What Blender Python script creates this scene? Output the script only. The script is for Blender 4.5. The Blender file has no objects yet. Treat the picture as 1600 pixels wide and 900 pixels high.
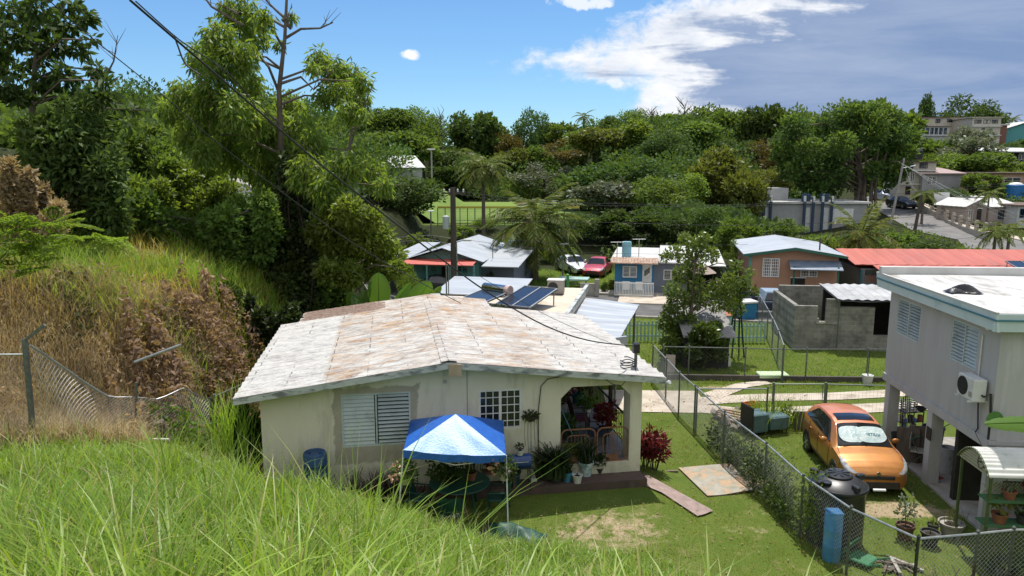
import bpy, math, random
import numpy as np
from mathutils import Vector, Matrix, Euler
R = random.Random(7)
N = np.random.default_rng(11)
rad = math.radians
sc = bpy.context.scene
COL = sc.collection
# ------------------------------------------------------------------ camera model
H = 8.6; PITCH = rad(9.34); FPX = 1155.0
CP, SP = math.cos(PITCH), math.sin(PITCH)
def ray(px, py):
    a = (px-800)/FPX; b = (450-py)/FPX
    return (a, CP+b*SP, -SP+b*CP)
def G(px, py, z=0.0):
    d = ray(px, py); t = (z-H)/d[2]
    return Vector((d[0]*t, d[1]*t, z))
def Q(px, py, Y):
    d = ray(px, py); t = Y/d[1]
    return Vector((d[0]*t, Y, H+d[2]*t))
class Frame:
    """a building's own axes: origin at its base, x along its front, y to its rear"""
    def __init__(s, o, yaw):
        s.o = Vector(o); s.yaw = yaw; s.c = math.cos(yaw); s.s = math.sin(yaw)
    def loc(s, w):
        d = Vector(w)-s.o
        return Vector((d.x*s.c+d.y*s.s, -d.x*s.s+d.y*s.c, d.z))
    def wor(s, l):
        return Vector((s.o.x+l[0]*s.c-l[1]*s.s, s.o.y+l[0]*s.s+l[1]*s.c, s.o.z+l[2]))
    def _ld(s, px, py):
        d = ray(px, py); c = s.loc((0, 0, H))
        return c, Vector((d[0]*s.c+d[1]*s.s, -d[0]*s.s+d[1]*s.c, d[2]))
    def onY(s, px, py, y=0):
        c, d = s._ld(px, py); t = (y-c.y)/d.y; return c+d*t
    def onX(s, px, py, x=0):
        c, d = s._ld(px, py); t = (x-c.x)/d.x; return c+d*t
    def onZ(s, px, py, z=0):
        c, d = s._ld(px, py); t = (z-c.z)/d.z; return c+d*t
# ------------------------------------------------------------------ object helpers
def link(o, parent=None):
    COL.objects.link(o)
    if parent is not None: o.parent = parent
    return o
def tag(o, label=None, cat=None, group=None, kind=None):
    if label: o['label'] = label
    if cat: o['category'] = cat
    if group: o['group'] = group
    if kind: o['kind'] = kind
    return o
def thing(name, label, cat, loc=(0,0,0), rotz=0, group=None):
    o = bpy.data.objects.new(name, None); o.empty_display_size = .2
    link(o); o.location = loc; o.rotation_euler = (0, 0, rotz)
    return tag(o, label, cat, group)
def tree_copy(o, loc=None, rotz=None, label=None, parent=None, scale=None):
    c = o.copy(); link(c, parent)
    if label: c['label'] = label
    if loc is not None: c.location = loc
    if rotz is not None: c.rotation_euler = (0, 0, rotz)
    if scale is not None: c.scale = scale
    for ch in list(o.children): tree_copy(ch, parent=c)
    return c
def npmesh(name, V, F, mat, parent=None, smooth=False, loc=None, rotz=0):
    """F: (n,k) int array, all faces with k corners"""
    V = np.asarray(V, dtype=np.float32); F = np.asarray(F, dtype=np.int32)
    me = bpy.data.meshes.new(name)
    k = F.shape[1]; nf = F.shape[0]
    me.vertices.add(len(V)); me.vertices.foreach_set('co', V.ravel())
    me.loops.add(nf*k); me.loops.foreach_set('vertex_index', F.ravel())
    me.polygons.add(nf)
    me.polygons.foreach_set('loop_start', np.arange(0, nf*k, k, dtype=np.int32))
    me.update(calc_edges=True)
    if smooth: me.polygons.foreach_set('use_smooth', np.ones(nf, dtype=bool))
    me.materials.append(mat)
    o = bpy.data.objects.new(name, me); link(o, parent)
    if loc is not None: o.location = loc
    o.rotation_euler = (0, 0, rotz)
    return o
class MB:
    def __init__(s): s.v = []; s.f = []
    def add(s, vs, fs):
        n = len(s.v); s.v += [tuple(v) for v in vs]; s.f += [tuple(i+n for i in f) for f in fs]; return s
    def box(s, x0, y0, z0, x1, y1, z1):
        if x0 > x1: x0, x1 = x1, x0
        if y0 > y1: y0, y1 = y1, y0
        if z0 > z1: z0, z1 = z1, z0
        return s.add([(x0,y0,z0),(x1,y0,z0),(x1,y1,z0),(x0,y1,z0),(x0,y0,z1),(x1,y0,z1),(x1,y1,z1),(x0,y1,z1)],
              [(0,3,2,1),(4,5,6,7),(0,1,5,4),(1,2,6,5),(2,3,7,6),(3,0,4,7)])
    def obox(s, c, size, rot=(0,0,0)):
        m = Euler(rot).to_matrix(); c = Vector(c); hx, hy, hz = [q/2 for q in size]
        vs = [c+m@Vector(p) for p in [(-hx,-hy,-hz),(hx,-hy,-hz),(hx,hy,-hz),(-hx,hy,-hz),(-hx,-hy,hz),(hx,-hy,hz),(hx,hy,hz),(-hx,hy,hz)]]
        return s.add(vs, [(0,3,2,1),(4,5,6,7),(0,1,5,4),(1,2,6,5),(2,3,7,6),(3,0,4,7)])
    def rbox(s, x0, y0, z0, x1, y1, z1, b=.02):
        """box with bevelled vertical edges and top"""
        P = lambda q, z: [(x0+q,y0,z),(x1-q,y0,z),(x1,y0+q,z),(x1,y1-q,z),(x1-q,y1,z),(x0+q,y1,z),(x0,y1-q,z),(x0,y0+q,z)]
        def inset(z, e): return [(min(max(p[0],x0+e),x1-e), min(max(p[1],y0+e),y1-e), z) for p in P(b+e*.4, z)]
        rings = [P(b, z0), P(b, z1-b), inset(z1, b)]
        return s.rings(rings)
    def rings(s, rings, cap=True, closed=True):
        n = len(rings[0]); vs = [p for r in rings for p in r]; fs = []
        for i in range(len(rings)-1):
            for j in range(n if closed else n-1):
                a = i*n+j; b = i*n+(j+1)%n
                fs.append((a, b, b+n, a+n))
        if cap:
            fs.append(tuple(range(n-1, -1, -1))); fs.append(tuple((len(rings)-1)*n+j for j in range(n)))
        return s.add(vs, fs)
    def beam(s, a, b, w, h=None):
        h = h or w; a = Vector(a); b = Vector(b); d = (b-a).normalized()
        up = Vector((0,0,1)) if abs(d.z) < .95 else Vector((0,1,0))
        x = d.cross(up).normalized()*w/2; y = x.cross(d).normalized()*h/2
        return s.rings([[p-x-y, p+x-y, p+x+y, p-x+y] for p in (a, b)])
    def tube(s, pts, r, n=6, cap=True):
        pts = [Vector(p) for p in pts]; m = len(pts)
        rr = r if isinstance(r, (list, tuple)) else [r]*m
        rings = []; ref = None
        for i, p in enumerate(pts):
            d = (pts[min(i+1,m-1)]-pts[max(i-1,0)])
            d = d.normalized() if d.length > 1e-9 else Vector((0,0,1))
            if ref is None: ref = Vector((1,0,0)) if abs(d.x) < .8 else Vector((0,1,0))
            x = (ref-d*ref.dot(d)).normalized(); ref = x; y = d.cross(x)
            rings.append([p+(x*math.cos(6.28318*k/n)+y*math.sin(6.28318*k/n))*rr[i] for k in range(n)])
        return s.rings(rings, cap)
    def lathe(s, prof, n=20, c=(0,0,0), sx=1, sy=1):
        return s.rings([[(c[0]+r*sx*math.cos(6.28318*k/n), c[1]+r*sy*math.sin(6.28318*k/n), c[2]+z) for k in range(n)] for r, z in prof])
    def prism(s, poly, z0, z1):
        return s.rings([[(x,y,z0) for x,y in poly], [(x,y,z1) for x,y in poly]])
    def prismY(s, poly, y0, y1):
        return s.rings([[(x,y0,z) for x,z in poly], [(x,y1,z) for x,z in poly]])
    def prismX(s, poly, x0, x1):
        return s.rings([[(x0,y,z) for y,z in poly], [(x1,y,z) for y,z in poly]])
    def slab(s, a, b, c, d, t):
        q = [Vector(p) for p in (a,b,c,d)]
        n = (q[1]-q[0]).cross(q[2]-q[0]).normalized()*t
        return s.rings([[p-n for p in q], q])
    def sheet(s, fn, nu, nv):
        vs = [fn(i/nu, j/nv) for i in range(nu+1) for j in range(nv+1)]
        fs = [(i*(nv+1)+j, (i+1)*(nv+1)+j, (i+1)*(nv+1)+j+1, i*(nv+1)+j+1) for i in range(nu) for j in range(nv)]
        return s.add(vs, fs)
    def sphere(s, c, r, n=10, m=6, sc_=(1,1,1)):
        prof = [(r*math.sin(math.pi*(i+.02)/(m+.04)), -r*math.cos(math.pi*(i+.02)/(m+.04))*sc_[2]) for i in range(m+1)]
        return s.lathe(prof, n, c, sc_[0], sc_[1])
    def wall(s, x0, x1, z0, z1, y0, y1, holes=()):
        xs = sorted({x0, x1, *[h[0] for h in holes], *[h[1] for h in holes]})
        zs = sorted({z0, z1, *[h[2] for h in holes], *[h[3] for h in holes]})
        for i in range(len(xs)-1):
            cx = (xs[i]+xs[i+1])/2; run = None
            cells = []
            for j in range(len(zs)-1):
                cz = (zs[j]+zs[j+1])/2
                if any(h[0] < cx < h[1] and h[2] < cz < h[3] for h in holes):
                    run = None
                elif run is None: run = [zs[j], zs[j+1]]; cells.append(run)
                else: run[1] = zs[j+1]
            for a, b in cells: s.box(xs[i], y0, a, xs[i+1], y1, b)
        return s
    def build(s, name, mat, parent=None, loc=None, rotz=0, smooth=False, rot=None):
        me = bpy.data.meshes.new(name); me.from_pydata(s.v, [], s.f); me.update()
        if smooth:
            me.polygons.foreach_set('use_smooth', np.ones(len(me.polygons), dtype=bool))
            try: me.set_sharp_from_angle(angle=rad(40))
            except Exception: pass
        me.materials.append(mat)
        o = bpy.data.objects.new(name, me); link(o, parent)
        if loc is not None: o.location = loc
        o.rotation_euler = rot if rot is not None else (0, 0, rotz)
        return o
# ------------------------------------------------------------------ materials
def newmat(name):
    m = bpy.data.materials.new(name); m.use_nodes = True; nt = m.node_tree; nt.nodes.clear()
    out = nt.nodes.new('ShaderNodeOutputMaterial'); b = nt.nodes.new('ShaderNodeBsdfPrincipled')
    nt.links.new(b.outputs[0], out.inputs[0]); return m, nt, b, out
def nd(nt, t, **kw):
    n = nt.nodes.new(t)
    for k, v in kw.items():
        if k.startswith('i_'): n.inputs[int(k[2:])].default_value = v
        else: setattr(n, k, v)
    return n
def rgba(c): return (c[0], c[1], c[2], 1)
def math_(nt, op, a, b=None, clamp=False):
    n = nd(nt, 'ShaderNodeMath', operation=op); n.use_clamp = clamp
    for i, q in enumerate((a, b)):
        if q is None: continue
        if isinstance(q, (int, float)): n.inputs[i].default_value = q
        else: nt.links.new(q, n.inputs[i])
    return n.outputs[0]
def mixc(nt, fac, a, b, blend='MIX'):
    n = nd(nt, 'ShaderNodeMix', data_type='RGBA', blend_type=blend)
    for i, q in ((0, fac), (6, a), (7, b)):
        if isinstance(q, (int, float)): n.inputs[i].default_value = q
        elif isinstance(q, tuple): n.inputs[i].default_value = rgba(q)
        else: nt.links.new(q, n.inputs[i])
    return n.outputs[2]
def coords(nt, scale=(1,1,1), kind='Object', loc=(0,0,0), rot=(0,0,0)):
    tc = nd(nt, 'ShaderNodeTexCoord'); mp = nd(nt, 'ShaderNodeMapping')
    mp.inputs['Scale'].default_value = scale; mp.inputs['Location'].default_value = loc; mp.inputs['Rotation'].default_value = rot
    src = nd(nt, 'ShaderNodeNewGeometry').outputs['Position'] if kind == 'World' else tc.outputs[kind]
    nt.links.new(src, mp.inputs[0]); return mp.outputs[0]
def noise(nt, vec, scale, detail=4, rough=.55, lo=.35, hi=.65, dist=0):
    n = nd(nt, 'ShaderNodeTexNoise'); n.inputs['Scale'].default_value = scale; n.inputs['Detail'].default_value = detail
    n.inputs['Roughness'].default_value = rough; n.inputs['Distortion'].default_value = dist
    if vec is not None: nt.links.new(vec, n.inputs['Vector'])
    r = nd(nt, 'ShaderNodeMapRange'); r.inputs[1].default_value = lo; r.inputs[2].default_value = hi; r.clamp = True
    nt.links.new(n.outputs[0], r.inputs[0]); return r.outputs[0]
def M(name, col, col2=None, scale=3, rough=.8, bump=0, bscale=30, metal=0, spec=.4, stretch=(1,1,1), lo=.35, hi=.65,
      stain=None, sscale=1.2, slo=.55, shi=.75, detail=5, coat=0, kind='Object', trans=0):
    m, nt, b, out = newmat(name)
    v = coords(nt, stretch, kind)
    c = col
    if col2 is not None:
        c = mixc(nt, noise(nt, v, scale, detail, .6, lo, hi), col, col2)
    if stain is not None:
        c = mixc(nt, noise(nt, v, sscale, 6, .65, slo, shi, .3), c, stain)
    if isinstance(c, tuple): b.inputs['Base Color'].default_value = rgba(c)
    else: nt.links.new(c, b.inputs['Base Color'])
    b.inputs['Roughness'].default_value = rough; b.inputs['Metallic'].default_value = metal
    b.inputs['Specular IOR Level'].default_value = spec
    if coat: b.inputs['Coat Weight'].default_value = coat; b.inputs['Coat Roughness'].default_value = .05
    if trans: b.inputs['Transmission Weight'].default_value = trans
    if bump:
        n = nd(nt, 'ShaderNodeTexNoise'); n.inputs['Scale'].default_value = bscale; n.inputs['Detail'].default_value = 5
        nt.links.new(v, n.inputs['Vector'])
        bp = nd(nt, 'ShaderNodeBump'); bp.inputs['Strength'].default_value = bump; bp.inputs['Distance'].default_value = .02
        nt.links.new(n.outputs[0], bp.inputs['Height']); nt.links.new(bp.outputs[0], b.inputs['Normal'])
    return m
def leafmat(name, dark, light, trans=.35, rough=.5, third=None, tfrac=.1, spec=.35):
    """leaves: colour differs leaf to leaf and tree to tree"""
    m, nt, b, out = newmat(name)
    g = nd(nt, 'ShaderNodeNewGeometry'); oi = nd(nt, 'ShaderNodeObjectInfo')
    c = mixc(nt, g.outputs['Random Per Island'], dark, light)
    v = coords(nt, (1,1,1), 'World')
    c = mixc(nt, noise(nt, v, .5, 2, .5, .35, .7), c, tuple(min(1, q*1.35) for q in light))
    if third is not None:
        sel = math_(nt, 'MULTIPLY', g.outputs['Random Per Island'], 91.7); sel = math_(nt, 'FRACT', sel)
        sel = math_(nt, 'LESS_THAN', sel, tfrac)
        c = mixc(nt, sel, c, third)
    hs = nd(nt, 'ShaderNodeHueSaturation')
    nt.links.new(c, hs.inputs['Color'])
    nt.links.new(math_(nt, 'ADD', math_(nt, 'MULTIPLY', oi.outputs['Random'], .035), .4825), hs.inputs['Hue'])
    nt.links.new(math_(nt, 'ADD', math_(nt, 'MULTIPLY', math_(nt, 'FRACT', math_(nt, 'MULTIPLY', oi.outputs['Random'], 17.3)), .75), .68), hs.inputs['Value'])
    nt.links.new(hs.outputs[0], b.inputs['Base Color'])
    b.inputs['Roughness'].default_value = rough; b.inputs['Specular IOR Level'].default_value = spec
    tr = nd(nt, 'ShaderNodeBsdfTranslucent')
    tc = mixc(nt, .6, hs.outputs[0], (light[0]*2.5, light[1]*2.3, light[2]*.8))
    nt.links.new(tc, tr.inputs[0])
    mx = nd(nt, 'ShaderNodeMixShader'); mx.inputs[0].default_value = trans
    nt.links.new(b.outputs[0], mx.inputs[1]); nt.links.new(tr.outputs[0], mx.inputs[2]); nt.links.new(mx.outputs[0], out.inputs[0])
    return m
# ------------------------------------------------------------------ foliage geometry
def unit(a): return a/np.maximum(np.linalg.norm(a, axis=1, keepdims=True), 1e-9)
def leaf_quads(C, A, L, W, rng, bend=.15):
    """one diamond leaf per centre C along axis A"""
    n = len(C); A = unit(A); rv = unit(rng.normal(size=(n, 3))); S = unit(np.cross(A, rv)); U = np.cross(S, A)
    L = np.broadcast_to(np.asarray(L, dtype=float).reshape(-1, 1), (n, 1)); W = np.broadcast_to(np.asarray(W, dtype=float).reshape(-1, 1), (n, 1))
    v0 = C; mid = C+A*L*.45+U*L*bend; v1 = mid+S*W*.5; v3 = mid-S*W*.5; v2 = C+A*L
    V = np.stack([v0, v1, v2, v3], 1).reshape(-1, 3)
    F = np.arange(n*4).reshape(-1, 4); return V, F
def clump_points(clumps, n, rng, shell=.45):
    """points in ellipsoid clumps, denser towards the surface; gives points and outward directions"""
    C = np.array([c[:3] for c in clumps], float)
    Rr = np.array([(c[3], c[3], c[4] if len(c) > 4 else c[3]) for c in clumps], float)
    w = (Rr[:, 0]**2)*1.0; idx = rng.choice(len(C), n, p=w/w.sum())
    d = unit(rng.normal(size=(n, 3))); r = shell+(1-shell)*rng.random(n)**.6
    r = np.where(rng.random(n) < .2, rng.random(n), r)*(1+.18*rng.normal(size=n)*.6)
    return C[idx]+d*Rr[idx]*r[:, None], d
def foliage(name, clumps, n, L, W, mat, parent=None, rng=N, droop=0., up=.15, shell=.45, jit=.9, loc=None):
    P, d = clump_points(clumps, n, rng, shell)
    A = d*.7+rng.normal(size=(n, 3))*jit*.7+np.array([0, 0, up-droop])
    l = L*(.65+.7*rng.random(n)); V, F = leaf_quads(P, A, l, l*W/L, rng)
    return npmesh(name, V, F, mat, parent, loc=loc)
def blades(P, h, w, lean, rng, segs=4, curve=1.0, dirs=None):
    """grass blades as tapering bent ribbons rooted at P"""
    n = len(P); a = rng.random(n)*6.283 if dirs is None else dirs
    D = np.stack([np.cos(a), np.sin(a), np.zeros(n)], 1); b = a+1.5708+rng.normal(size=n)*.5
    S = np.stack([np.cos(b), np.sin(b), np.zeros(n)], 1)
    V = np.zeros((n, segs+1, 2, 3))
    for i in range(segs+1):
        t = i/segs
        ang = lean*(t**(1.2))*curve
        cen = P+D*(h*t*np.sin(ang)*.8)[:, None]; cen[:, 2] += h*t*np.cos(ang*.75)
        ww = w*(1-t)**.7*(.5+.5*min(1, t*4+.4)) if i < segs else w*.02
        V[:, i, 0] = cen-S*(ww*.5)[:, None]; V[:, i, 1] = cen+S*(ww*.5)[:, None]
    base = np.arange(n)[:, None]*((segs+1)*2)
    F = np.concatenate([base+np.array([[2*i, 2*i+1, 2*i+3, 2*i+2]]) for i in range(segs)], 1).reshape(-1, 4)
    return V.reshape(-1, 3), F
# ------------------------------------------------------------------ terrain
def sstep(a, b, x): t = np.clip((x-a)/(b-a), 0, 1); return t*t*(3-2*t)
def SLOPE(s): return np.interp(s, [-.5,-.4,-.36,-.27,-.18,-.1,-.04,.05,.2,.35], [.312,.338,.366,.382,.412,.440,.463,.474,.485,.57])
def Tn(X, Y):
    X = np.asarray(X, float); Y = np.asarray(Y, float)
    s = X/np.maximum(Y, 4)
    slope = SLOPE(s)
    near = 7.0-slope*(Y-1); near = np.where(Y < 1, 7.0, near)
    left = (1.1+.33*np.clip(-8.9-X, 0, 18))*sstep(-8.2, -9.6, X)*sstep(9, 15, Y)
    left = left*(1-.0*X)
    left = left+2.5*sstep(18, 22.5, Y)*sstep(-8.4, -11.2, X)
    yard = .26*sstep(14.6, 17.4, Y)*sstep(4.9, 3.6, X)*sstep(27, 22, Y)
    z = np.maximum(yard, near); z = np.maximum(z, left)
    z = z+.12*np.sin(X*.9+1.3)*np.sin(Y*.7)*np.clip(z, 0, 1)
    lhill = sstep(-14, -40, X)*np.clip((Y-38)*.22, 0, 16)
    field = sstep(64, 80, Y)*2.5*sstep(34, 22, X)
    mid = np.clip((Y-np.where((X > -15) & (X < 15), 128, 98))*.27, 0, 13.5)*sstep(48, 28, X-.12*(Y-90))
    mid = np.where((X > -15) & (X < 15), np.maximum(mid, 0), mid)
    rt = np.clip((X-55)*.10, 0, 12)*sstep(72, 100, Y)+np.interp(Y, [74,86,97,110,122,160,190], [0,1.36,2.2,2.8,3.3,6.4,8.5])*sstep(36, 50, X)
    far = np.maximum(np.maximum(lhill, field), np.maximum(mid, rt))
    return np.maximum(z, far)+.0*X
def T(x, y): return float(Tn(x, y))
xs = np.unique(np.concatenate([np.arange(-18, 16, .3), np.arange(16, 42, 1.0), np.arange(42, 110, 2.5), np.arange(-60, -18, 1.5), np.linspace(-420, -60, 25), np.linspace(110, 480, 25)]))
ys = np.unique(np.concatenate([np.arange(-4, 34, .3), np.arange(34, 70, 1.0), np.arange(70, 180, 2.5), np.linspace(-40, -4, 10), np.linspace(180, 900, 40)]))
XX, YY = np.meshgrid(xs, ys, indexing='ij')
ZZ = Tn(XX, YY)
V = np.stack([XX, YY, ZZ], -1).reshape(-1, 3); ny = len(ys)
ii, jj = np.meshgrid(np.arange(len(xs)-1), np.arange(ny-1), indexing='ij'); a_ = (ii*ny+jj).ravel()
F = np.stack([a_, a_+ny, a_+ny+1, a_+1], 1)
def ellipse(p, rx, ry, ang, X, Y, soft=.5):
    c, s_ = math.cos(ang), math.sin(ang); dx = X-p[0]; dy = Y-p[1]
    r = np.sqrt(((dx*c+dy*s_)/rx)**2+((-dx*s_+dy*c)/ry)**2)
    return 1-sstep(1-soft, 1+soft, r)
mg, nt, b, out = newmat('lawn_and_soil')
at = nd(nt, 'ShaderNodeAttribute', attribute_name='zone'); sep = nd(nt, 'ShaderNodeSeparateColor'); nt.links.new(at.outputs['Color'], sep.inputs[0])
v = coords(nt, (1,1,1), 'World')
c = mixc(nt, noise(nt, v, .55, 5, .6, .3, .7), (.080,.125,.020), (.150,.175,.040))
c = mixc(nt, noise(nt, v, 6, 6, .7, .35, .7), c, (.085,.135,.022))
c = mixc(nt, noise(nt, v, 1.7, 6, .7, .55, .75), c, (.20,.19,.075))
def zone(ch, col_a, col_b, sc1, c, amp=.8):
    n1 = noise(nt, v, sc1, 6, .7, .2, .8)
    f = math_(nt, 'ADD', math_(nt, 'MULTIPLY', sep.outputs[ch], 1+amp), math_(nt, 'MULTIPLY', n1, -amp), True)
    f = math_(nt, 'MULTIPLY', f, 1.3, True)
    return mixc(nt, f, c, mixc(nt, noise(nt, v, sc1*3, 5, .6), col_a, col_b))
n1 = noise(nt, v, 3.6, 8, .72, .2, .8); f = math_(nt, 'MULTIPLY', math_(nt, 'SUBTRACT', math_(nt, 'MULTIPLY', sep.outputs[0], .95), n1), 3.2, True)
c = mixc(nt, math_(nt, 'MULTIPLY', f, .9), c, mixc(nt, noise(nt, v, 9, 6, .7), (.33,.245,.15), (.45,.36,.25)))      # bare soil
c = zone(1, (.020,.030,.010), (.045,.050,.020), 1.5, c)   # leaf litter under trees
c = zone(2, (.22,.155,.075), (.12,.085,.04), 2.0, c)   # dead grass
nt.links.new(c, b.inputs['Base Color']); b.inputs['Roughness'].default_value = .95; b.inputs['Specular IOR Level'].default_value = .1
bn = nd(nt, 'ShaderNodeTexNoise'); bn.inputs['Scale'].default_value = 22; bn.inputs['Detail'].default_value = 6; nt.links.new(v, bn.inputs['Vector'])
bp = nd(nt, 'ShaderNodeBump'); bp.inputs['Strength'].default_value = .8; bp.inputs['Distance'].default_value = .08
nt.links.new(bn.outputs[0], bp.inputs['Height']); nt.links.new(bp.outputs[0], b.inputs['Normal'])
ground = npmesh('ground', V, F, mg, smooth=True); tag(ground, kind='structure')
def zones(X, Y):
    soil = ellipse(G(945, 838), 1.9, 1.0, .1, X, Y, .75)*.72
    for (px, py, rx, ry, w) in ((860,822,.8,.5,.45),(1030,818,.8,.4,.4),(965,812,1.0,.45,.5),(1170,828,1.0,.35,.55),(1400,797,1.35,.55,1.0),(1460,800,.9,.35,.8),(1010,680,.7,.35,.7),(1180,755,.6,.4,.8),(1330,840,.7,.3,.4),(1195,800,.5,.25,.6),
                               (1125,606,1.2,.35,.9),(1170,600,1.0,.3,.8),(1235,700,.5,.4,.5),(1380,650,1.2,.3,.5),(1020,655,.5,.3,.5)):
        soil = np.maximum(soil, w*ellipse(G(px, py), rx, ry, 0, X, Y, .6))
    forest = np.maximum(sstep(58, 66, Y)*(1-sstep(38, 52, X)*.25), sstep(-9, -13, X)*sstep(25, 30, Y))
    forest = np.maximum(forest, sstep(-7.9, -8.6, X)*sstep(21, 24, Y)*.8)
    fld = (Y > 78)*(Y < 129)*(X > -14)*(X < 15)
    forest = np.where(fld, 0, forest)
    dry = sstep(-8.2, -9.5, X)*sstep(14, 17, Y)*(1-sstep(27, 34, Y))
    dry = np.maximum(dry, ellipse((-8.6, 20), 1.6, 4.5, .15, X, Y, .5))
    return np.stack([soil, forest, dry, np.ones_like(X)], -1)
zc_ = zones(XX, YY).reshape(-1, 4).astype(np.float32)
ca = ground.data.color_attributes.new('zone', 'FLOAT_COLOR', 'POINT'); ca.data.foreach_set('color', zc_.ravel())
# ------------------------------------------------------------------ common materials
CONC = M('concrete', (.40,.37,.32), (.30,.28,.25), 2.5, .9, .3, 25, stain=(.16,.14,.12), sscale=1.0, kind='World')
CONCW = M('pale_concrete', (.52,.46,.38), (.40,.34,.27), 1.8, .9, .3, 25, stain=(.22,.18,.13), sscale=.9, kind='World')
ASPH = M('asphalt', (.085,.083,.08), (.13,.125,.12), 1.2, .9, .3, 40, kind='World', stain=(.05,.05,.05), sscale=.4)
GALV = M('galvanised_steel', (.42,.44,.44), (.30,.32,.33), 8, .42, 0, metal=.7)
GALVD = M('weathered_steel', (.17,.19,.17), (.10,.115,.10), 10, .55, .1, 40, metal=.4, stain=(.10,.06,.03))
WIREM = M('fence_wire', (.50,.51,.50), (.38,.39,.38), 3, .45, metal=.6)
WIRED = M('dull_fence_wire', (.17,.18,.17), (.11,.12,.11), 3, .6, metal=.3)
BLACK = M('black_plastic', (.018,.018,.02), (.03,.03,.032), 4, .42, .1, 8)
RUBBER = M('tyre_rubber', (.02,.02,.02), None, rough=.85)
GLASS = M('window_glass', (.012,.014,.016), (.03,.035,.04), 2, .08, spec=.6)
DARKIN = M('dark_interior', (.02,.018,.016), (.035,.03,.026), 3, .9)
WHITE = M('white_paint', (.72,.72,.70), (.60,.60,.58), 3, .5, stain=(.35,.33,.30), sscale=2)
WHITER = M('white_roof_coat', (.57,.57,.555), (.46,.455,.43), 1.2, .6, .2, 8, stain=(.34,.31,.27), sscale=.7)
ZINC = M('zinc_roofing', (.46,.485,.51), (.36,.385,.415), .8, .45, .1, 4, metal=.25, stain=(.38,.36,.34), sscale=.9, stretch=(.4,2,2))
TERRA = M('terracotta', (.30,.12,.06), (.20,.08,.045), 5, .85, .2, 40)
BARK = M('grey_bark', (.16,.13,.10), (.085,.07,.055), 6, .95, .8, 14, stretch=(1,1,.3))
BARKD = M('dark_bark', (.07,.055,.042), (.035,.028,.022), 6, .95, .8, 14, stretch=(1,1,.3))
POLEW = M('pole_wood', (.105,.085,.068), (.055,.046,.04), 9, .95, .5, 20, stretch=(2,2,.12))
POLEC = M('pole_concrete', (.36,.34,.31), (.27,.26,.24), 3, .9)
CABLE = M('cable_sheath', (.022,.022,.022), None, rough=.7)
CABLEG = M('grey_cable', (.20,.21,.22), None, rough=.6, metal=.4)
SOILM = M('potting_soil', (.035,.025,.018), (.02,.015,.01), 20, 1, .5, 60)
# leaves
LF_DARK = leafmat('leaf_dark', (.026,.052,.014), (.064,.108,.027), .34, .6, spec=.2)
LF_MID = leafmat('leaf_mid', (.042,.080,.018), (.100,.158,.032), .4, .6, spec=.2)
LF_LITE = leafmat('leaf_light', (.058,.105,.017), (.130,.190,.032), .45)
LF_GREY = leafmat('leaf_silver', (.060,.080,.048), (.130,.155,.105), .25)
LF_YEL = leafmat('leaf_yellowish', (.046,.066,.012), (.110,.132,.026), .38)
LF_ORA = leafmat('leaf_orange', (.055,.058,.016), (.125,.100,.030), .35, third=(.03,.05,.012), tfrac=.4)
LF_BROWN = leafmat('leaf_dead', (.125,.088,.055), (.340,.245,.155), .25, .8)
LF_RED = leafmat('leaf_dark_red', (.060,.008,.014), (.150,.022,.030), .35)
LF_PALM = leafmat('palm_frond', (.050,.085,.016), (.125,.165,.040), .35, .5, third=(.26,.22,.09), tfrac=.12, spec=.25)
LF_FERN = leafmat('leaf_fern', (.095,.175,.022), (.170,.260,.040), .5)
LF_VINE = leafmat('leaf_vine', (.012,.026,.007), (.035,.060,.014), .22, .5, third=(.085,.12,.03), tfrac=.1)
LF_GRAS = leafmat('grass_blade', (.052,.115,.012), (.205,.315,.045), .4, .42, third=(.33,.33,.10), tfrac=.1, spec=.35)
LF_LAWN = leafmat('lawn_blade', (.095,.145,.018), (.195,.230,.040), .38, .6, third=(.26,.24,.09), tfrac=.16)
LF_DRY = leafmat('grass_dead', (.185,.140,.085), (.40,.325,.205), .3, .8, third=(.07,.05,.032), tfrac=.3)
LF_HAY = leafmat('grass_straw', (.20,.18,.045), (.36,.34,.085), .4, .7, third=(.42,.25,.08), tfrac=.15)
LF_AGAVE = leafmat('leaf_strap', (.010,.022,.008), (.030,.052,.020), .2, .4, third=(.09,.09,.04), tfrac=.1)
LF_BAN = leafmat('banana_leaf', (.050,.115,.014), (.095,.175,.024), .5, .4, spec=.5)
# ------------------------------------------------------------------ street, drive, paths
def ribbon(name, pts, w, dz, mat, kind='structure', thick=.0, label=None):
    mb = MB(); rings = []
    dense = []
    for i in range(len(pts)-1):
        a = Vector(pts[i][:2]); b2 = Vector(pts[i+1][:2]); k = max(1, int((b2-a).length/1.0))
        for q in range(k): dense.append(a.lerp(b2, q/k))
    dense.append(Vector(pts[-1][:2]))
    ws = w if callable(w) else (lambda t: w)
    for i, p in enumerate(dense):
        d = (dense[min(i+1, len(dense)-1)]-dense[max(i-1, 0)]).normalized(); n = Vector((-d.y, d.x)); t = i/max(1, len(dense)-1)
        row = []
        for q in (-.5, -.25, 0, .25, .5):
            s = p+n*ws(t)*q; row.append((s.x, s.y, T(s.x, s.y)+dz))
        if thick: row = [(row[0][0], row[0][1], row[0][2]-thick)]+row+[(row[-1][0], row[-1][1], row[-1][2]-thick)]
        rings.append(row)
    mb.rings(rings, cap=False, closed=False)
    o = mb.build(name, mat); return tag(o, kind=kind)
SYAW = -.2
sc0 = G(980, 478); sdx = Vector((math.cos(SYAW), math.sin(SYAW), 0)); sdy = Vector((-math.sin(SYAW), math.cos(SYAW), 0))
def ST(along, across): p = sc0+sdx*along+sdy*across; return (p.x, p.y)
ribbon('street', [ST(-30, 0), ST(60, 0)], 7.0, .02, ASPH)
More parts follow.
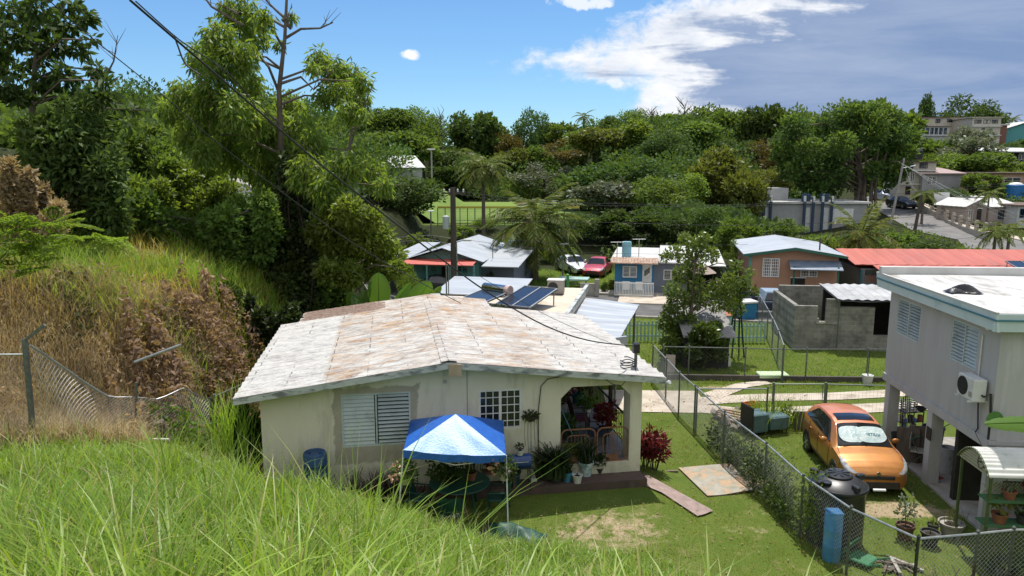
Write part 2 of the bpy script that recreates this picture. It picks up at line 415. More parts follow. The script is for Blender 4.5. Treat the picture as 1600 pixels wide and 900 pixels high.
def kerb(name, across, w, h, mat):
    return ribbon(name, [ST(-30, across), ST(60, across)], w, h, mat, thick=h+.05)
kerb('sidewalk', 4.35, 1.5, .14, CONC)
kerb('kerb', -3.6, .2, .12, CONC)
# concrete drive beside the house with its two wheel strips running to the right
d0, d1 = G(945, 626), G(1100, 628)
ribbon('driveway', [d0, d1], 2.6, .02, CONCW)
ribbon('driveway', [G(1085, 628), G(1180, 622), G(1300, 620), G(1490, 610)], lambda t: .85, .024, CONCW)
ribbon('driveway', [G(1085, 638), G(1170, 646), G(1300, 641), G(1500, 632)], lambda t: .95, .028, CONCW)
ribbon('path', [G(1110, 620), G(1160, 603), G(1200, 598)], lambda t: .8-.3*t, .032, CONCW)
PINKP = M('pink_paving', (.34,.25,.22), (.24,.18,.16), 4, .9, .4, 25, stain=(.14,.12,.10), sscale=3, kind='World')
ribbon('path', [G(1000, 762), G(1045, 780), G(1102, 806)], lambda t: .62, .055, PINKP)
# ball field behind the houses
FIELD = M('field_turf', (.10,.17,.02), (.15,.22,.035), .05, .95, kind='World')
mb = MB()
fz = Tn(0, 110)+.05
mb.sheet(lambda u, w_: (-14+28.5*u, 80+48*w_, T(-14+28.5*u, 80+48*w_)+.06), 10, 20)
tag(mb.build('ball_field', FIELD), kind='structure')
# hillside street on the right
UP = [G(1620, 420), G(1545, 385), Q(1470, 358, 86), Q(1425, 338, 97), Q(1390, 322, 110), Q(1370, 312, 122)]
ribbon('hill_street', [(p.x, p.y) for p in UP], 6.4, .06, M('worn_asphalt', (.19,.185,.18), (.14,.135,.13), .6, .9, .2, 30, kind='World'))
def offs(pts, o):
    res = []
    for i, p in enumerate(pts):
        d = (pts[min(i+1, len(pts)-1)]-pts[max(i-1, 0)]).normalized(); res.append((p.x-d.y*o*-1, p.y+d.x*o*-1))
    return res
ribbon('sidewalk', offs(UP, 3.7), 1.4, .18, CONCW, thick=.2)
# ================================================================== main house
def roofmat():
    m, nt, b, out = newmat('rusty_roof_sheet')
    tc = nd(nt, 'ShaderNodeTexCoord'); sx = nd(nt, 'ShaderNodeSeparateXYZ'); nt.links.new(tc.outputs['Object'], sx.inputs[0])
    X, Y = sx.outputs[0], sx.outputs[1]
    v1 = coords(nt, (.55, 2.2, 1)); v2 = coords(nt, (1, 1, 1)); v3 = coords(nt, (2.2, 11, 1))
    c = mixc(nt, noise(nt, v3, 1.5, 6, .7, .35, .7), (.57,.56,.53), (.43,.43,.42))
    # dark flaked streaks between the ribs
    c = mixc(nt, math_(nt, 'MULTIPLY', noise(nt, v3, 3.4, 9, .82, .54, .63), .75), c, (.17,.17,.175))
    rust = noise(nt, coords(nt, (.8, 3.0, 1)), 1.3, 8, .76, .40, .60)
    reg = noise(nt, v2, .35, 2, .5, .3, .55)
    # left sheets newer, right half paler
    lft = nd(nt, 'ShaderNodeMapRange'); lft.inputs[1].default_value = -3.35; lft.inputs[2].default_value = -3.25; nt.links.new(X, lft.inputs[0])
    rgt = nd(nt, 'ShaderNodeMapRange'); rgt.inputs[1].default_value = 4.2; rgt.inputs[2].default_value = 1.9; rgt.inputs[3].default_value = .22; nt.links.new(X, rgt.inputs[0])
    f = math_(nt, 'MULTIPLY', rust, math_(nt, 'ADD', math_(nt, 'MULTIPLY', reg, .6), .4))
    f = math_(nt, 'MULTIPLY', f, math_(nt, 'ADD', math_(nt, 'MULTIPLY', noise(nt, coords(nt, (1.2, 4, 1)), 2.0, 8, .8, .40, .58), .7), .35))
    f = math_(nt, 'MULTIPLY', f, math_(nt, 'ADD', math_(nt, 'MULTIPLY', lft.outputs[0], .92), .08)); f = math_(nt, 'MULTIPLY', f, rgt.outputs[0])
    rc = mixc(nt, noise(nt, coords(nt, (1, 3, 1)), 1.6, 7, .8, .46, .64), (.39,.25,.135), (.17,.08,.04))
    c = mixc(nt, math_(nt, 'MULTIPLY', f, 1.25, True), c, rc)
    rib = math_(nt, 'POWER', math_(nt, 'ABSOLUTE', math_(nt, 'COSINE', math_(nt, 'MULTIPLY', Y, math.pi/.46))), 14.0)
    c = mixc(nt, math_(nt, 'MULTIPLY', math_(nt, 'MULTIPLY', rib, noise(nt, v1, 2.4, 6, .7, .42, .62)), .6), c, (.15,.12,.10))
    c = mixc(nt, math_(nt, 'MULTIPLY', noise(nt, coords(nt, (1.5, 6, 1), loc=(4,2,0)), 1.3, 10, .88, .49, .58), .6), c, (.135,.13,.135))
    # overlap seams along the ridge direction, broken up
    fr = math_(nt, 'FRACT', math_(nt, 'ADD', math_(nt, 'MULTIPLY', X, 1/.98), .3))
    ln = math_(nt, 'LESS_THAN', fr, .035)
    dash = math_(nt, 'LESS_THAN', math_(nt, 'FRACT', math_(nt, 'MULTIPLY', Y, 3.4)), .62)
    brk = noise(nt, coords(nt, (.9, .5, 1)), 1.0, 3, .5, .42, .56)
    c = mixc(nt, math_(nt, 'MULTIPLY', math_(nt, 'MULTIPLY', ln, dash), math_(nt, 'MULTIPLY', brk, .85)), c, (.10,.095,.10))
    nt.links.new(c, b.inputs['Base Color']); b.inputs['Roughness'].default_value = .62; b.inputs['Specular IOR Level'].default_value = .3
    n = nd(nt, 'ShaderNodeTexNoise'); n.inputs['Scale'].default_value = 9; n.inputs['Detail'].default_value = 5; nt.links.new(v3, n.inputs['Vector'])
    bp = nd(nt, 'ShaderNodeBump'); bp.inputs['Strength'].default_value = .3; bp.inputs['Distance'].default_value = .02
    nt.links.new(n.outputs[0], bp.inputs['Height']); nt.links.new(bp.outputs[0], b.inputs['Normal'])
    return m
RUSTY = roofmat()
FASC = M('peeling_fascia', (.50,.52,.50), (.38,.41,.40), 3, .7, .2, 20, stain=(.16,.17,.17), sscale=2.2, slo=.5, shi=.62, stretch=(1,1,3))
HF = Frame((-1.37, 18.14, 0), rad(9.5))
def hw(px, py, y=0): p = HF.onY(px, py, y); return p.x, p.z
xl, xr = hw(409, 680)[0], hw(1002, 660)[0]
xp0, xp1 = hw(876, 660)[0], hw(984, 660)[0]
zp0, zp1 = hw(930, 724)[1], hw(930, 603)[1]
rx = hw(702, 565, -.5)[0]
RL, RR = hw(364, 622, -.5)[0], hw(1041, 590, -.5)[0]
ZR, ZE = 3.86, 3.2
def rz(x): return ZR-(ZR-ZE)*(abs(x-rx)/((rx-RL) if x < rx else (RR-rx)))
wa = [hw(532, 616), hw(641, 612), hw(534, 698), hw(641, 695)]
wL = (wa[0][0], wa[1][0], (wa[2][1]+wa[3][1])/2, (wa[0][1]+wa[1][1])/2)
wb = [hw(748, 609), hw(815, 608), hw(750, 671), hw(815, 670)]
wG = (wb[0][0], wb[1][0], (wb[2][1]+wb[3][1])/2, (wb[0][1]+wb[1][1])/2)
def wallmat():
    m, nt, b, out = newmat('cream_render')
    v = coords(nt); sx = nd(nt, 'ShaderNodeSeparateXYZ'); nt.links.new(v, sx.inputs[0])
    c = mixc(nt, noise(nt, v, .8, 5, .6), (.70,.66,.53), (.63,.595,.475))
    c = mixc(nt, noise(nt, coords(nt, (1.5,1.5,.35)), 1.5, 7, .7, .5, .75), c, (.42,.39,.31))
    dx = math_(nt, 'SUBTRACT', math_(nt, 'ABSOLUTE', math_(nt, 'SUBTRACT', sx.outputs[0], (wL[0]+wL[1])/2)), (wL[1]-wL[0])/2)
    dz = math_(nt, 'SUBTRACT', math_(nt, 'ABSOLUTE', math_(nt, 'SUBTRACT', sx.outputs[2], (wL[2]+wL[3])/2-.14)), (wL[3]-wL[2])/2+.1)
    d = math_(nt, 'ADD', math_(nt, 'MAXIMUM', dx, dz), math_(nt, 'MULTIPLY', noise(nt, v, 1.6, 6, .65, .3, .7), .22))
    f = nd(nt, 'ShaderNodeMapRange'); f.inputs[1].default_value = .33; f.inputs[2].default_value = .28; nt.links.new(d, f.inputs[0])
    c = mixc(nt, math_(nt, 'MULTIPLY', f.outputs[0], .85), c, mixc(nt, noise(nt, v, 3, 5, .7), (.30,.27,.21), (.38,.35,.28)))
    lo = nd(nt, 'ShaderNodeMapRange'); lo.inputs[1].default_value = 1.5; lo.inputs[2].default_value = .3; nt.links.new(sx.outputs[2], lo.inputs[0])
    c = mixc(nt, math_(nt, 'MULTIPLY', math_(nt, 'MULTIPLY', lo.outputs[0], noise(nt, v, 2.5, 7, .75, .35, .65)), .75), c, (.27,.23,.165))
    nt.links.new(c, b.inputs['Base Color']); b.inputs['Roughness'].default_value = .88
    n = nd(nt, 'ShaderNodeTexNoise'); n.inputs['Scale'].default_value = 18; n.inputs['Detail'].default_value = 5; nt.links.new(v, n.inputs['Vector'])
    bp = nd(nt, 'ShaderNodeBump'); bp.inputs['Strength'].default_value = .25; bp.inputs['Distance'].default_value = .02
    nt.links.new(n.outputs[0], bp.inputs['Height']); nt.links.new(bp.outputs[0], b.inputs['Normal'])
    return m
CREAM = wallmat()
house = thing('house', 'low cream house with a rusty white metal gable roof and an open front porch', 'house', HF.o, HF.yaw)
RLEN = 7.85; zt = 3.12; DEP = 7.2
mb = MB()
mb.wall(xl, xp0, 0, zt, 0, .16, [wL, wG])
mb.box(xp0, 0, zp1, xp1, .16, zt)                                   # lintel over the porch opening
ch = .3
mb.prismY([(xp0, zp1-ch), (xp0+ch, zp1), (xp0, zp1)], 0, .16); mb.prismY([(xp1-ch, zp1), (xp1, zp1-ch), (xp1, zp1)], 0, .16)
mb.box(xp0, 0, 0, xp1, .16, zp0)                                    # low curb under the gates
mb.box(xp1, 0, 0, xr, .55, zt)                                      # corner column
top = [(xl, zt), (xr, zt), (xr, rz(xr)-.07), (rx, rz(rx)-.07), (xl, rz(xl)-.07)]
mb.prismY(top, 0, .16)
mb.box(xl, .16, 0, xl+.15, DEP, zt+.1)                              # side wall
mb.box(xl, DEP, 0, xr, DEP+.15, zt+.1)
mb.box(xr-.18, .55, zp1+.05, xr, DEP, zt+.02)                       # porch side beam
mb.build('wall', CREAM, house)
PWALL = M('porch_green_wall', (.055,.10,.07), (.04,.07,.05), 2, .8)
mb = MB(); mb.box(xp0-.15, .16, 0, xp0, DEP, zt+.1); mb.box(xp0, DEP-.4, 0, xr-.2, DEP, zt+.1); mb.build('porch_wall', PWALL, house)
mb = MB(); mb.box(xp0, .16, 0, xr-.02, DEP-.4, zp0-.04); mb.build('porch_floor', M('porch_tile', (.24,.235,.235), (.17,.17,.17), 6, .5), house)
mb = MB()
slabF = HF.onZ(1005, 757, .30).y; slabR = HF.onY(1010, 757, slabF).x
mb.box(hw(640, 740)[0], -.55, -.1, slabR, -.005, .47)
mb.build('front_step', M('brown_step', (.105,.070,.058), (.075,.052,.045), 3, .75, .2, 15, stain=(.16,.12,.10), sscale=1.5), house)
# roof sheets with ribs running down the slope
def roofsheet(xa, xb, y0, y1, dz=0):
    mb = MB(); ny_ = int((y1-y0)/.046); nx_ = 6
    def f(u, w_):
        x = xa+(xb-xa)*u; y = y0+(y1-y0)*w_; s = abs(math.sin(y*math.pi/.46))**7
        return (x, y, rz(x)+.05*s+dz+.006*math.sin(x*5+y*3))
    mb.sheet(f, nx_, ny_); mb.sheet(lambda u, w_: (lambda p: (p[0], p[1], p[2]-.05))(f(u, w_)), nx_, 8)
    return mb
roof = roofsheet(RL, rx, -.5, RLEN).build('roof', RUSTY, house, smooth=True)
roofsheet(rx, RR, -.5, RLEN-.2).build('roof', RUSTY, house, smooth=True)
LITTER = M('leaf_litter', (.16,.10,.075), (.30,.23,.19), 14, 1, 1, 40, stain=(.07,.045,.035), sscale=7)
mb = roofsheet(RL+.55, rx, RLEN, RLEN+1.9, -.06); mb.build('rear_roof', RUSTY, house, smooth=True)
roofsheet(rx, rx+2.2, RLEN-.2, RLEN+1.9, -.05).build('rear_roof', RUSTY, house, smooth=True)
def lit(u, w_):
    x = RL+.58+(2.95)*u; y = RLEN+.02+1.8*w_; e = min(1, 6*min(u+.05, 1-u+.0, w_+.03, 1-w_+.03))
    return (x, y, rz(x)-.03+.07*max(0, e)*(.5+.5*math.sin(x*17+y*9)*math.sin(y*23-x*5)))
MB().sheet(lit, 60, 40).build('leaf_litter', LITTER, house, smooth=False)
# ridge cap, fascia boards
mb = MB(); mb.sheet(lambda u, w_: (rx-.2+.4*u, -.5+(RLEN+.5)*w_, rz(rx-.2+.4*u)+.045+.012*math.sin(w_*90)), 4, 60); mb.build('ridge_cap', RUSTY, house)
mb = MB()
for a, q in ((RL, rx), (rx, RR)):
    mb.prismY([(a, rz(a)-.17), (q, rz(q)-.17), (q, rz(q)-.012), (a, rz(a)-.012)], -.5, -.47)
mb.build('fascia', FASC, house)
mb = MB(); mb.prismY([(RL, ZE-.09), (rx, ZR-.09), (RR, ZE-.09), (RR, ZE-.06), (rx, ZR-.06), (RL, ZE-.06)], -.47, RLEN-.25); mb.build('soffit', M('soffit_wood', (.30,.28,.24), (.22,.20,.17), 4), house)
mb = MB(); mb.box(rx-.02, -.54, ZR-.36, rx+.3, -.502, ZR-.06); mb.build('ridge_plate', M('raw_wood', (.42,.33,.22), (.34,.26,.17), 5, .9), house)
mb = MB(); mb.box(RL-.02, -.47, ZE-.16, RL, RLEN, ZE-.02); mb.box(RR, -.47, ZE-.16, RR+.02, RLEN-.2, ZE-.02); mb.build('eave_board', FASC, house)
mb = MB(); mb.tube([(RL+.1+1.6*i, -.515, rz(RL+.1+1.6*i)-.02) for i in range(3)], .012, 5); 
# metal louvre window (two leaves of wide slats, the right leaf tilted open)
ALU = M('louvre_aluminium', (.50,.56,.56), (.42,.48,.48), 2, .45, stain=(.30,.32,.31), sscale=2)
def louvre(parent, x0, x1, z0, z1, y, leaves=2, n=13, tilt=(.42, 1.0), mat=ALU, rot=0):
    w = bpy.data.objects.new('louvre_window', None); link(w, parent)
    mb = MB(); t = .045
    mb.box(x0, y, z0, x1, y+.05, z0+t); mb.box(x0, y, z1-t, x1, y+.05, z1); mb.box(x0, y, z0+t, x0+t, y+.05, z1-t); mb.box(x1-t, y, z0+t, x1, y+.05, z1-t)
    lw = (x1-x0)/leaves
    for i in range(1, leaves): mb.box(x0+lw*i-.02, y-.004, z0+t, x0+lw*i+.02, y+.05, z1-t)
    mb.build('frame', mat, w)
    for i in range(leaves):
        mb = MB(); hgt = (z1-z0-2*t)/n
        for k in range(n):
            zc = z0+t+hgt*(k+.5); a = tilt[i % len(tilt)]
            mb.obox((x0+lw*(i+.5), y+.03, zc), (lw-.09, .012, hgt*(1.02 if a < .6 else .86)), (-a, 0, 0))
        mb.build('slats', mat, w)
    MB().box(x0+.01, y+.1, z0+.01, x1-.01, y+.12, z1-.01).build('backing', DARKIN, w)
    return w
louvre(house, wL[0], wL[1], wL[2], wL[3], .01)
def grille(parent, x0, x1, z0, z1, y, nx, nz, leaves=2, mat=WHITE, name='window', fr=.05, bar=.022, sill=False, glass=GLASS):
    g = MB().box(x0+.01, y+.06, z0+.01, x1-.01, y+.075, z1-.01).build(name, glass, parent)
    mb = MB(); t = fr
    mb.box(x0, y, z0, x1, y+.05, z0+t); mb.box(x0, y, z1-t, x1, y+.05, z1); mb.box(x0, y, z0+t, x0+t, y+.05, z1-t); mb.box(x1-t, y, z0+t, x1, y+.05, z1-t)
    lw = (x1-x0)/leaves
    for i in range(1, leaves): mb.box(x0+lw*i-t*.7, y-.003, z0+t, x0+lw*i+t*.7, y+.05, z1-t)
    mb.build('frame', mat, g)
    if nx or nz:
        mb = MB()
        for i in range(leaves):
            for k in range(1, nx): xx = x0+lw*(i+k/nx); mb.box(xx-bar/2, y+.012, z0+t, xx+bar/2, y+.03, z1-t)
        for k in range(1, nz): zz = z0+(z1-z0)*k/nz; mb.box(x0+t, y+.008, zz-bar/2, x1-t, y+.026, zz+bar/2)
        mb.build('grille', mat, g)
    if sill: MB().box(x0-.06, y-.06, z0-.07, x1+.06, y+.05, z0-.004).build('sill', mat, g)
    return g
grille(house, wG[0], wG[1], wG[2], wG[3], .01, 3, 5, 2)
mb = MB(); cx = hw(730, 620)[0]; mb.box(cx-.008, -.006, 1.6, cx+.008, -.001, rz(cx)-.3); mb.build('wall_joint', M('joint', (.20,.19,.16)), house)
# cable dropping down the wall
p = [hw(880, 587), hw(855, 592), hw(845, 603), hw(841, 640), hw(841, 690), hw(842, 702), hw(836, 704)]
MB().tube([(a, -.03, z) for a, z in p], .012, 5).build('wall_cable', CABLE, house)
p = [hw(945, 592, -.2), hw(958, 601, -.2), hw(972, 602, -.2), hw(982, 590, -.2)]
MB().tube([(a, -.2, z) for a, z in p], .01, 5).build('wall_cable', CABLE, house)
mb = MB(); q = hw(695, 596); mb.lathe([(.0, 0), (.05, 0), (.05, .02), (.02, .06), (.02, .1)], 10); mb.build('wall_fitting', FASC, house, loc=(q[0], 0, q[1]), rot=(rad(90), 0, 0))
# porch gates of bent copper-coloured tube, and the stair-like side railing
COPPER = M('brown_gate_paint', (.26,.12,.07), (.18,.08,.045), 4, .45, stain=(.30,.20,.12), sscale=5)
def rrect(mb, x0, x1, z0, z1, y, r, t, seg=5, n=6):
    pts = []
    for cx, cz, a0 in ((x1-r, z1-r, 0), (x0+r, z1-r, 90), (x0+r, z0+r, 180), (x1-r, z0+r, 270)):
        for k in range(seg+1):
            a = rad(a0+90*k/seg); pts.append((cx+r*math.cos(a), y, cz+r*math.sin(a)))
    pts.append(pts[0]); mb.tube(pts, t, n, cap=False)
for x0, x1 in ((xp0+.04, (xp0+xp1)/2+.02), ((xp0+xp1)/2+.08, xp1-.03)):
    z0, z1 = zp0+.02, zp0+.95; y = .08
    mb = MB(); rrect(mb, x0, x1, z0, z1, y, .17, .022); rrect(mb, x0+.16, x1-.16, z0+.16, z1-.17, y, .12, .016)
    for k in range(5):
        x = x0+.28+(x1-x0-.56)*k/4; mb.tube([(x, y, z0+.18), (x, y, z1-.19)], .01, 5)
    mb.box(x0+.25, y-.015, z0+.03, x1-.25, y+.015, z0+.15)
    mb.build('gate', COPPER, house)
RAILB = M('black_iron', (.022,.018,.018), (.05,.03,.025), 4, .5)
mb = MB(); xx = xr-.12
mb.tube([(xx, .6, zp0+.95), (xx, DEP-.5, zp0+.95)], .03, 6); mb.tube([(xx, .6, zp0+.12), (xx, DEP-.5, zp0+.12)], .02, 6)
for k in range(40):
    y = .7+k*(DEP-1.3)/39; mb.tube([(xx, y, zp0+.12), (xx, y, zp0+.95)], .009, 4)
    if k % 4 == 0: mb.sphere((xx, y+.06, zp0+.55), .05, 8, 5, (.3, 1, 1))
for y in (2.4, 4.6): mb.box(xx-.05, y-.05, zp0-.02, xx+.05, y+.05, zt-.1)
mb.build('porch_railing', RAILB, house)
# ---------------------------------------------------------------- pots and plants
POTW = M('white_pot', (.60,.60,.58), (.50,.50,.48), 6, .6, stain=(.30,.30,.26), sscale=4)
POTB = M('blue_pot', (.06,.25,.38), (.05,.19,.30), 6, .5, stain=(.25,.30,.30), sscale=4)
POTT = M('teal_pot', (.03,.22,.22), (.02,.15,.16), 6, .5)
POTG = M('lime_pot', (.42,.48,.20), (.34,.40,.16), 6, .6)
POTC = M('painted_ceramic_pot', (.50,.56,.56), (.22,.34,.36), 9, .4, lo=.45, hi=.55)
POTK = M('dark_pot', (.03,.03,.03), (.05,.05,.045), 6, .6)
POTGR = M('cement_pot', (.36,.34,.31), (.28,.26,.23), 5, .9, stain=(.16,.15,.12), sscale=4)
def pot_mesh(parent, r, h, mat, rim=True, n=18):
    mb = MB(); prof = [(r*.72, 0), (r*.80, h*.3), (r*.95, h*.86)]
    if rim: prof += [(r*1.06, h*.86), (r*1.08, h), (r*.95, h), (r*.92, h*.85)]
    else: prof += [(r, h), (r*.93, h), (r*.9, h*.85)]
    mb.lathe(prof, n); o = mb.build('pot', mat, parent, smooth=True)
    MB().lathe([(r*.88, h*.8), (r*.5, h*.86), (.001, h*.88)], n).build('soil', SOILM, o)
    return o
def plant_mesh(parent, kind, h, spread, z0, mat, n=40, w=.04, rng=N, name='foliage'):
    if kind == 'strap':
        P = np.zeros((n, 3)); P[:, 2] = z0; P[:, :2] = rng.normal(size=(n, 2))*spread*.12
        V, F = blades(P, h*(.6+.5*rng.random(n)), w*np.ones(n), .5+.9*rng.random(n)*spread/max(h, .1)*1.2, rng, 5)
        return npmesh(name, V, F, mat, parent)
    if kind == 'spiky':
        P = np.zeros((n, 3)); P[:, 2] = z0; P[:, :2] = rng.normal(size=(n, 2))*spread*.25
        V, F = blades(P, h*(.6+.4*rng.random(n)), w*np.ones(n), .1+.3*rng.random(n), rng, 3)
        return npmesh(name, V, F, mat, parent)
    if kind == 'bush':
        cl = [(0, 0, z0+h*.55, spread*.5, h*.5)]+[(spread*.35*math.cos(a), spread*.35*math.sin(a), z0+h*(.4+.35*((a*7) % 1)), spread*.33, h*.3) for a in (0.3, 1.7, 2.9, 4.2, 5.4)]
        return foliage(name, cl, n, w*2.4, w*1.2, mat, parent, rng)
def potted(loc, r, h, pmat, kind, ph, spread, lmat, label, n=45, w=.035, group=None, stem=False):
    t = thing('potted_plant', label, 'potted plant', loc, R.random()*6, group)
    pot_mesh(t, r, h, pmat); z0 = h*.85
    if stem:
        mb = MB()
        for k in range(3): a = k*2.1; mb.tube([(0, 0, z0), (.05*math.cos(a), .05*math.sin(a), z0+ph*.5), (.14*math.cos(a), .14*math.sin(a), z0+ph*.85)], .008, 4)
        mb.build('stem', BARK, t)
    plant_mesh(t, kind, ph, spread, z0, lmat, n, w)
    return t
SZ = .47
def onstep(px, py, z=SZ): return G(px, py, z)
def onporch(lx, ly): return HF.wor((lx, ly, zp0-.04))
potted(onstep(902, 754), .13, .22, POTW, 'strap', .16, .12, LF_AGAVE, 'small white pot, nearly empty, at the edge of the brown step', 8, .02)
potted(onstep(915, 742), .20, .38, POTC, 'strap', 1.0, .7, LF_AGAVE, 'large patterned ceramic pot with tall strap leaves before the porch gate', 130, .035)
potted(onstep(886, 752), .13, .26, POTB, 'strap', .4, .35, LF_VINE, 'light blue pot with arching green leaves on the brown step', 110, .03)
potted(onstep(898, 737), .17, .30, POTW, 'strap', .42, .4, LF_VINE, 'white pot with dark strap leaves below the porch gate, behind the small empty white pot', 110, .04)
potted(onstep(868, 752), .2, .2, POTK, 'strap', 1.0, .9, LF_AGAVE, 'dark pot hidden under broad dark strap leaves against the porch corner', 260, .085)
potted(onstep(853, 748), .2, .2, POTK, 'strap', .85, .7, LF_AGAVE, 'dark pot of mottled sword leaves left of the porch corner', 150, .06)
potted(onstep(832, 758, .12), .19, .26, POTT, 'bush', .55, .6, LF_GREY, 'teal pot with trailing greyish foliage at the foot of the mop handle', 260, .05)
potted(onstep(842, 745), .16, .24, POTK, 'spiky', .75, .4, LF_VINE, 'upright snake plant in a dark pot behind the teal pot', 60, .06)
potted(onstep(936, 738), .12, .14, POTK, 'bush', .42, .3, LF_AGAVE, 'low dark leafy plant at the right end of the porch gate', 130, .045)
# porch clutter
potted(onporch(xp0+.35, 1.4), .2, .3, POTT, 'bush', .7, .8, LF_DARK, 'big dark bushy plant against the green porch wall', 400, .06)
potted(onporch(xp0+.5, 3.6), .2, .35, POTW, 'bush', 1.3, .9, LF_DARK, 'tall dark plant in a white pot deep inside the porch', 500, .07)
potted(onporch(xr-.45, 3.9), .16, .25, POTW, 'bush', .4, .5, LF_MID, 'round leafy plant in a white pot standing by the porch railing', 300, .045)
potted(onporch(xr-.4, 5.2), .2, .3, POTT, 'bush', 1.1, .8, LF_VINE, 'teal pot of dense dark foliage at the far end of the porch railing', 500, .07)
potted(onporch(xr-.4, 2.0), .18, .28, POTK, 'bush', .8, .6, LF_RED, 'dark pot of reddish foliage beside the near end of the porch railing', 350, .06)
potted(onporch(xp0+1.1, 4.4), .2, .3, POTW, 'bush', 1.5, .8, LF_RED, 'tall plant with dark red leaves in the middle of the porch', 420, .08)
potted(onporch(xp0+1.0, 5.6), .2, .35, POTK, 'bush', 1.2, 1.0, LF_MID, 'broad leafy plant in a dark pot at the back of the porch', 450, .08)
potted(onporch(xp0+1.6, 6.2), .2, .35, TERRA, 'strap', 1.2, 1.0, LF_AGAVE, 'terracotta pot of long strap leaves at the rear porch wall', 70, .05)
def chair(loc, rz_, mat, label):
    t = thing('porch_chair', label, 'chair', loc, rz_)
    mb = MB(); mb.rbox(-.25, -.25, .4, .25, .25, .46, .02); mb.build('seat', mat, t)
    mb = MB()
    for k in range(7): x = -.21+.07*k; mb.tube([(x, .24, .46), (x, .33, .95)], .011, 5)
    mb.tube([(-.25, .23, .46), (-.25, .34, .98), (.25, .34, .98), (.25, .23, .46)], .017, 6); mb.build('backrest', RAILB, t)
    for x in (-.22, .22):
        for y in (-.22, .22): MB().tube([(x, y, .41), (x*1.1, y*1.1, 0)], .015, 5).build('leg', RAILB, t)
    for s in (-1, 1): MB().tube([(.25*s, .25, .66), (.27*s, -.2, .66), (.25*s, -.22, .42)], .014, 5).build('armrest', RAILB, t)
chair(onporch(xp0+1.2, 2.5), rad(100), M('maroon_cushion', (.16,.02,.05), (.12,.015,.04), 5), 'metal porch chair with a maroon seat beside the railing')
chair(onporch(xp0+1.35, 1.2), rad(80), M('navy_cushion', (.02,.025,.06), (.015,.02,.04), 5), 'metal porch chair with a dark navy seat just behind the gate')
# lime storage box with lettering behind the left gate
LIME = M('lime_plastic', (.34,.42,.03), (.28,.36,.03), 3, .5)
def text_mesh(name, s, size, mat, parent, loc, rot, depth=.003):
    cu = bpy.data.curves.new(name, 'FONT'); cu.body = s; cu.size = size; cu.extrude = depth; cu.align_x = 'CENTER'; cu.align_y = 'CENTER'
    tmp = bpy.data.objects.new(name, cu); link(tmp); dg = bpy.context.evaluated_depsgraph_get()
    me = bpy.data.meshes.new_from_object(tmp.evaluated_get(dg)); bpy.data.objects.remove(tmp)
    me.materials.clear(); me.materials.append(mat); o = bpy.data.objects.new(name, me); link(o, parent); o.location = loc; o.rotation_euler = rot
    return o
t = thing('storage_box', 'lime green plastic box with dark lettering behind the left porch gate', 'storage box', onporch(xp0+.42, .55), HF.yaw)
mb = MB(); mb.rbox(-.33, -.2, 0, .33, .2, .52, .03); mb.build('bin', LIME, t)
MB().rbox(-.35, -.22, .522, .35, .22, .6, .03).build('lid', BLACK, t)
text_mesh('lettering', 'CASE', .16, BLACK, t, (-.02, -.204, .40), (rad(90), 0, 0))
t = thing('mop', 'blue handled mop leaning on the green wall inside the porch', 'mop', onporch(xp0+.75, .7), HF.yaw)
MB().tube([(0, 0, .05), (-.72, .2, 1.75)], .014, 6).build('handle', M('mop_blue', (.10,.28,.42)), t); MB().lathe([(.05, .12), (.12, .02), (.1, 0)], 8).build('mop_head', POTGR, t)
t = thing('mop', 'light blue handled brush standing among the pots on the step', 'mop', onstep(834, 752), HF.yaw)
MB().tube([(0, 0, .05), (-.06, .25, 1.25)], .013, 6).build('handle', M('mop_pale', (.30,.45,.52)), t); MB().rbox(-.09, -.03, 0, .09, .03, .08).build('mop_head', POTW, t)
MB().rbox(-.01, .2, .75, .16, .26, .98, .02).build('hanging_cloth', M('red_cloth', (.30,.05,.07)), t)
# hanging plant in a wall basket
q = hw(828, 650); t = thing('hanging_plant', 'dark dangling plant in a round basket hung on the cream wall', 'hanging plant', HF.wor((q[0], -.12, q[1])), HF.yaw)
MB().lathe([(.05, -.1), (.16, -.02), (.19, .04), (.17, .04), (.1, 0)], 14).build('basket', BARKD, t)
foliage('foliage', [(0, 0, .05, .2, .12)], 120, .1, .05, LF_VINE, t)
mb = MB()
for k in range(5): x = -.15+.075*k; mb.tube([(x, -.03, -.05), (x*1.2, -.05, -.4-.1*(k % 3)), (x*1.1+.03, -.02, -.75-.12*((k*2) % 3))], .006, 4)
mb.build('dangling_roots', BARK, t)
# blue barrel, grill, bucket, bush at the wall
BLUEB = M('blue_barrel', (.012,.05,.13), (.02,.07,.17), 3, .45, stain=(.05,.09,.15), sscale=3)
bl = G(488, 742, 1.05); bl = HF.wor((HF.loc(Q(488, 720, 16.5)).x, -.5, 0)); bl.z = T(bl.x, bl.y)-.04
t = thing('barrel', 'dark blue plastic barrel standing against the cream wall left of the louvred window', 'barrel', bl, 0)
MB().lathe([(.25, 0), (.28, .04), (.29, .3), (.30, .32), (.29, .34), (.29, .6), (.30, .62), (.29, .64), (.28, .86), (.25, .9), (.235, .9), (.22, .87), (.001, .87)], 24).build('drum', BLUEB, t, smooth=True)
MB().lathe([(.04, 0), (.04, .03), (.001, .03)], 10, (.13, 0, .872)).build('bung', BLUEB, t); MB().lathe([(.04, 0), (.04, .03), (.001, .03)], 10, (-.13, 0, .872)).build('bung', BLUEB, t)
gb = HF.wor((HF.onY(811, 740, -.55).x, -.55, 0)); gb.z = .47
t = thing('barbecue_grill', 'small blue barrel grill on black legs beside the canopy', 'grill', gb, HF.yaw)
prof = [(-.28, .27*0+.0)]
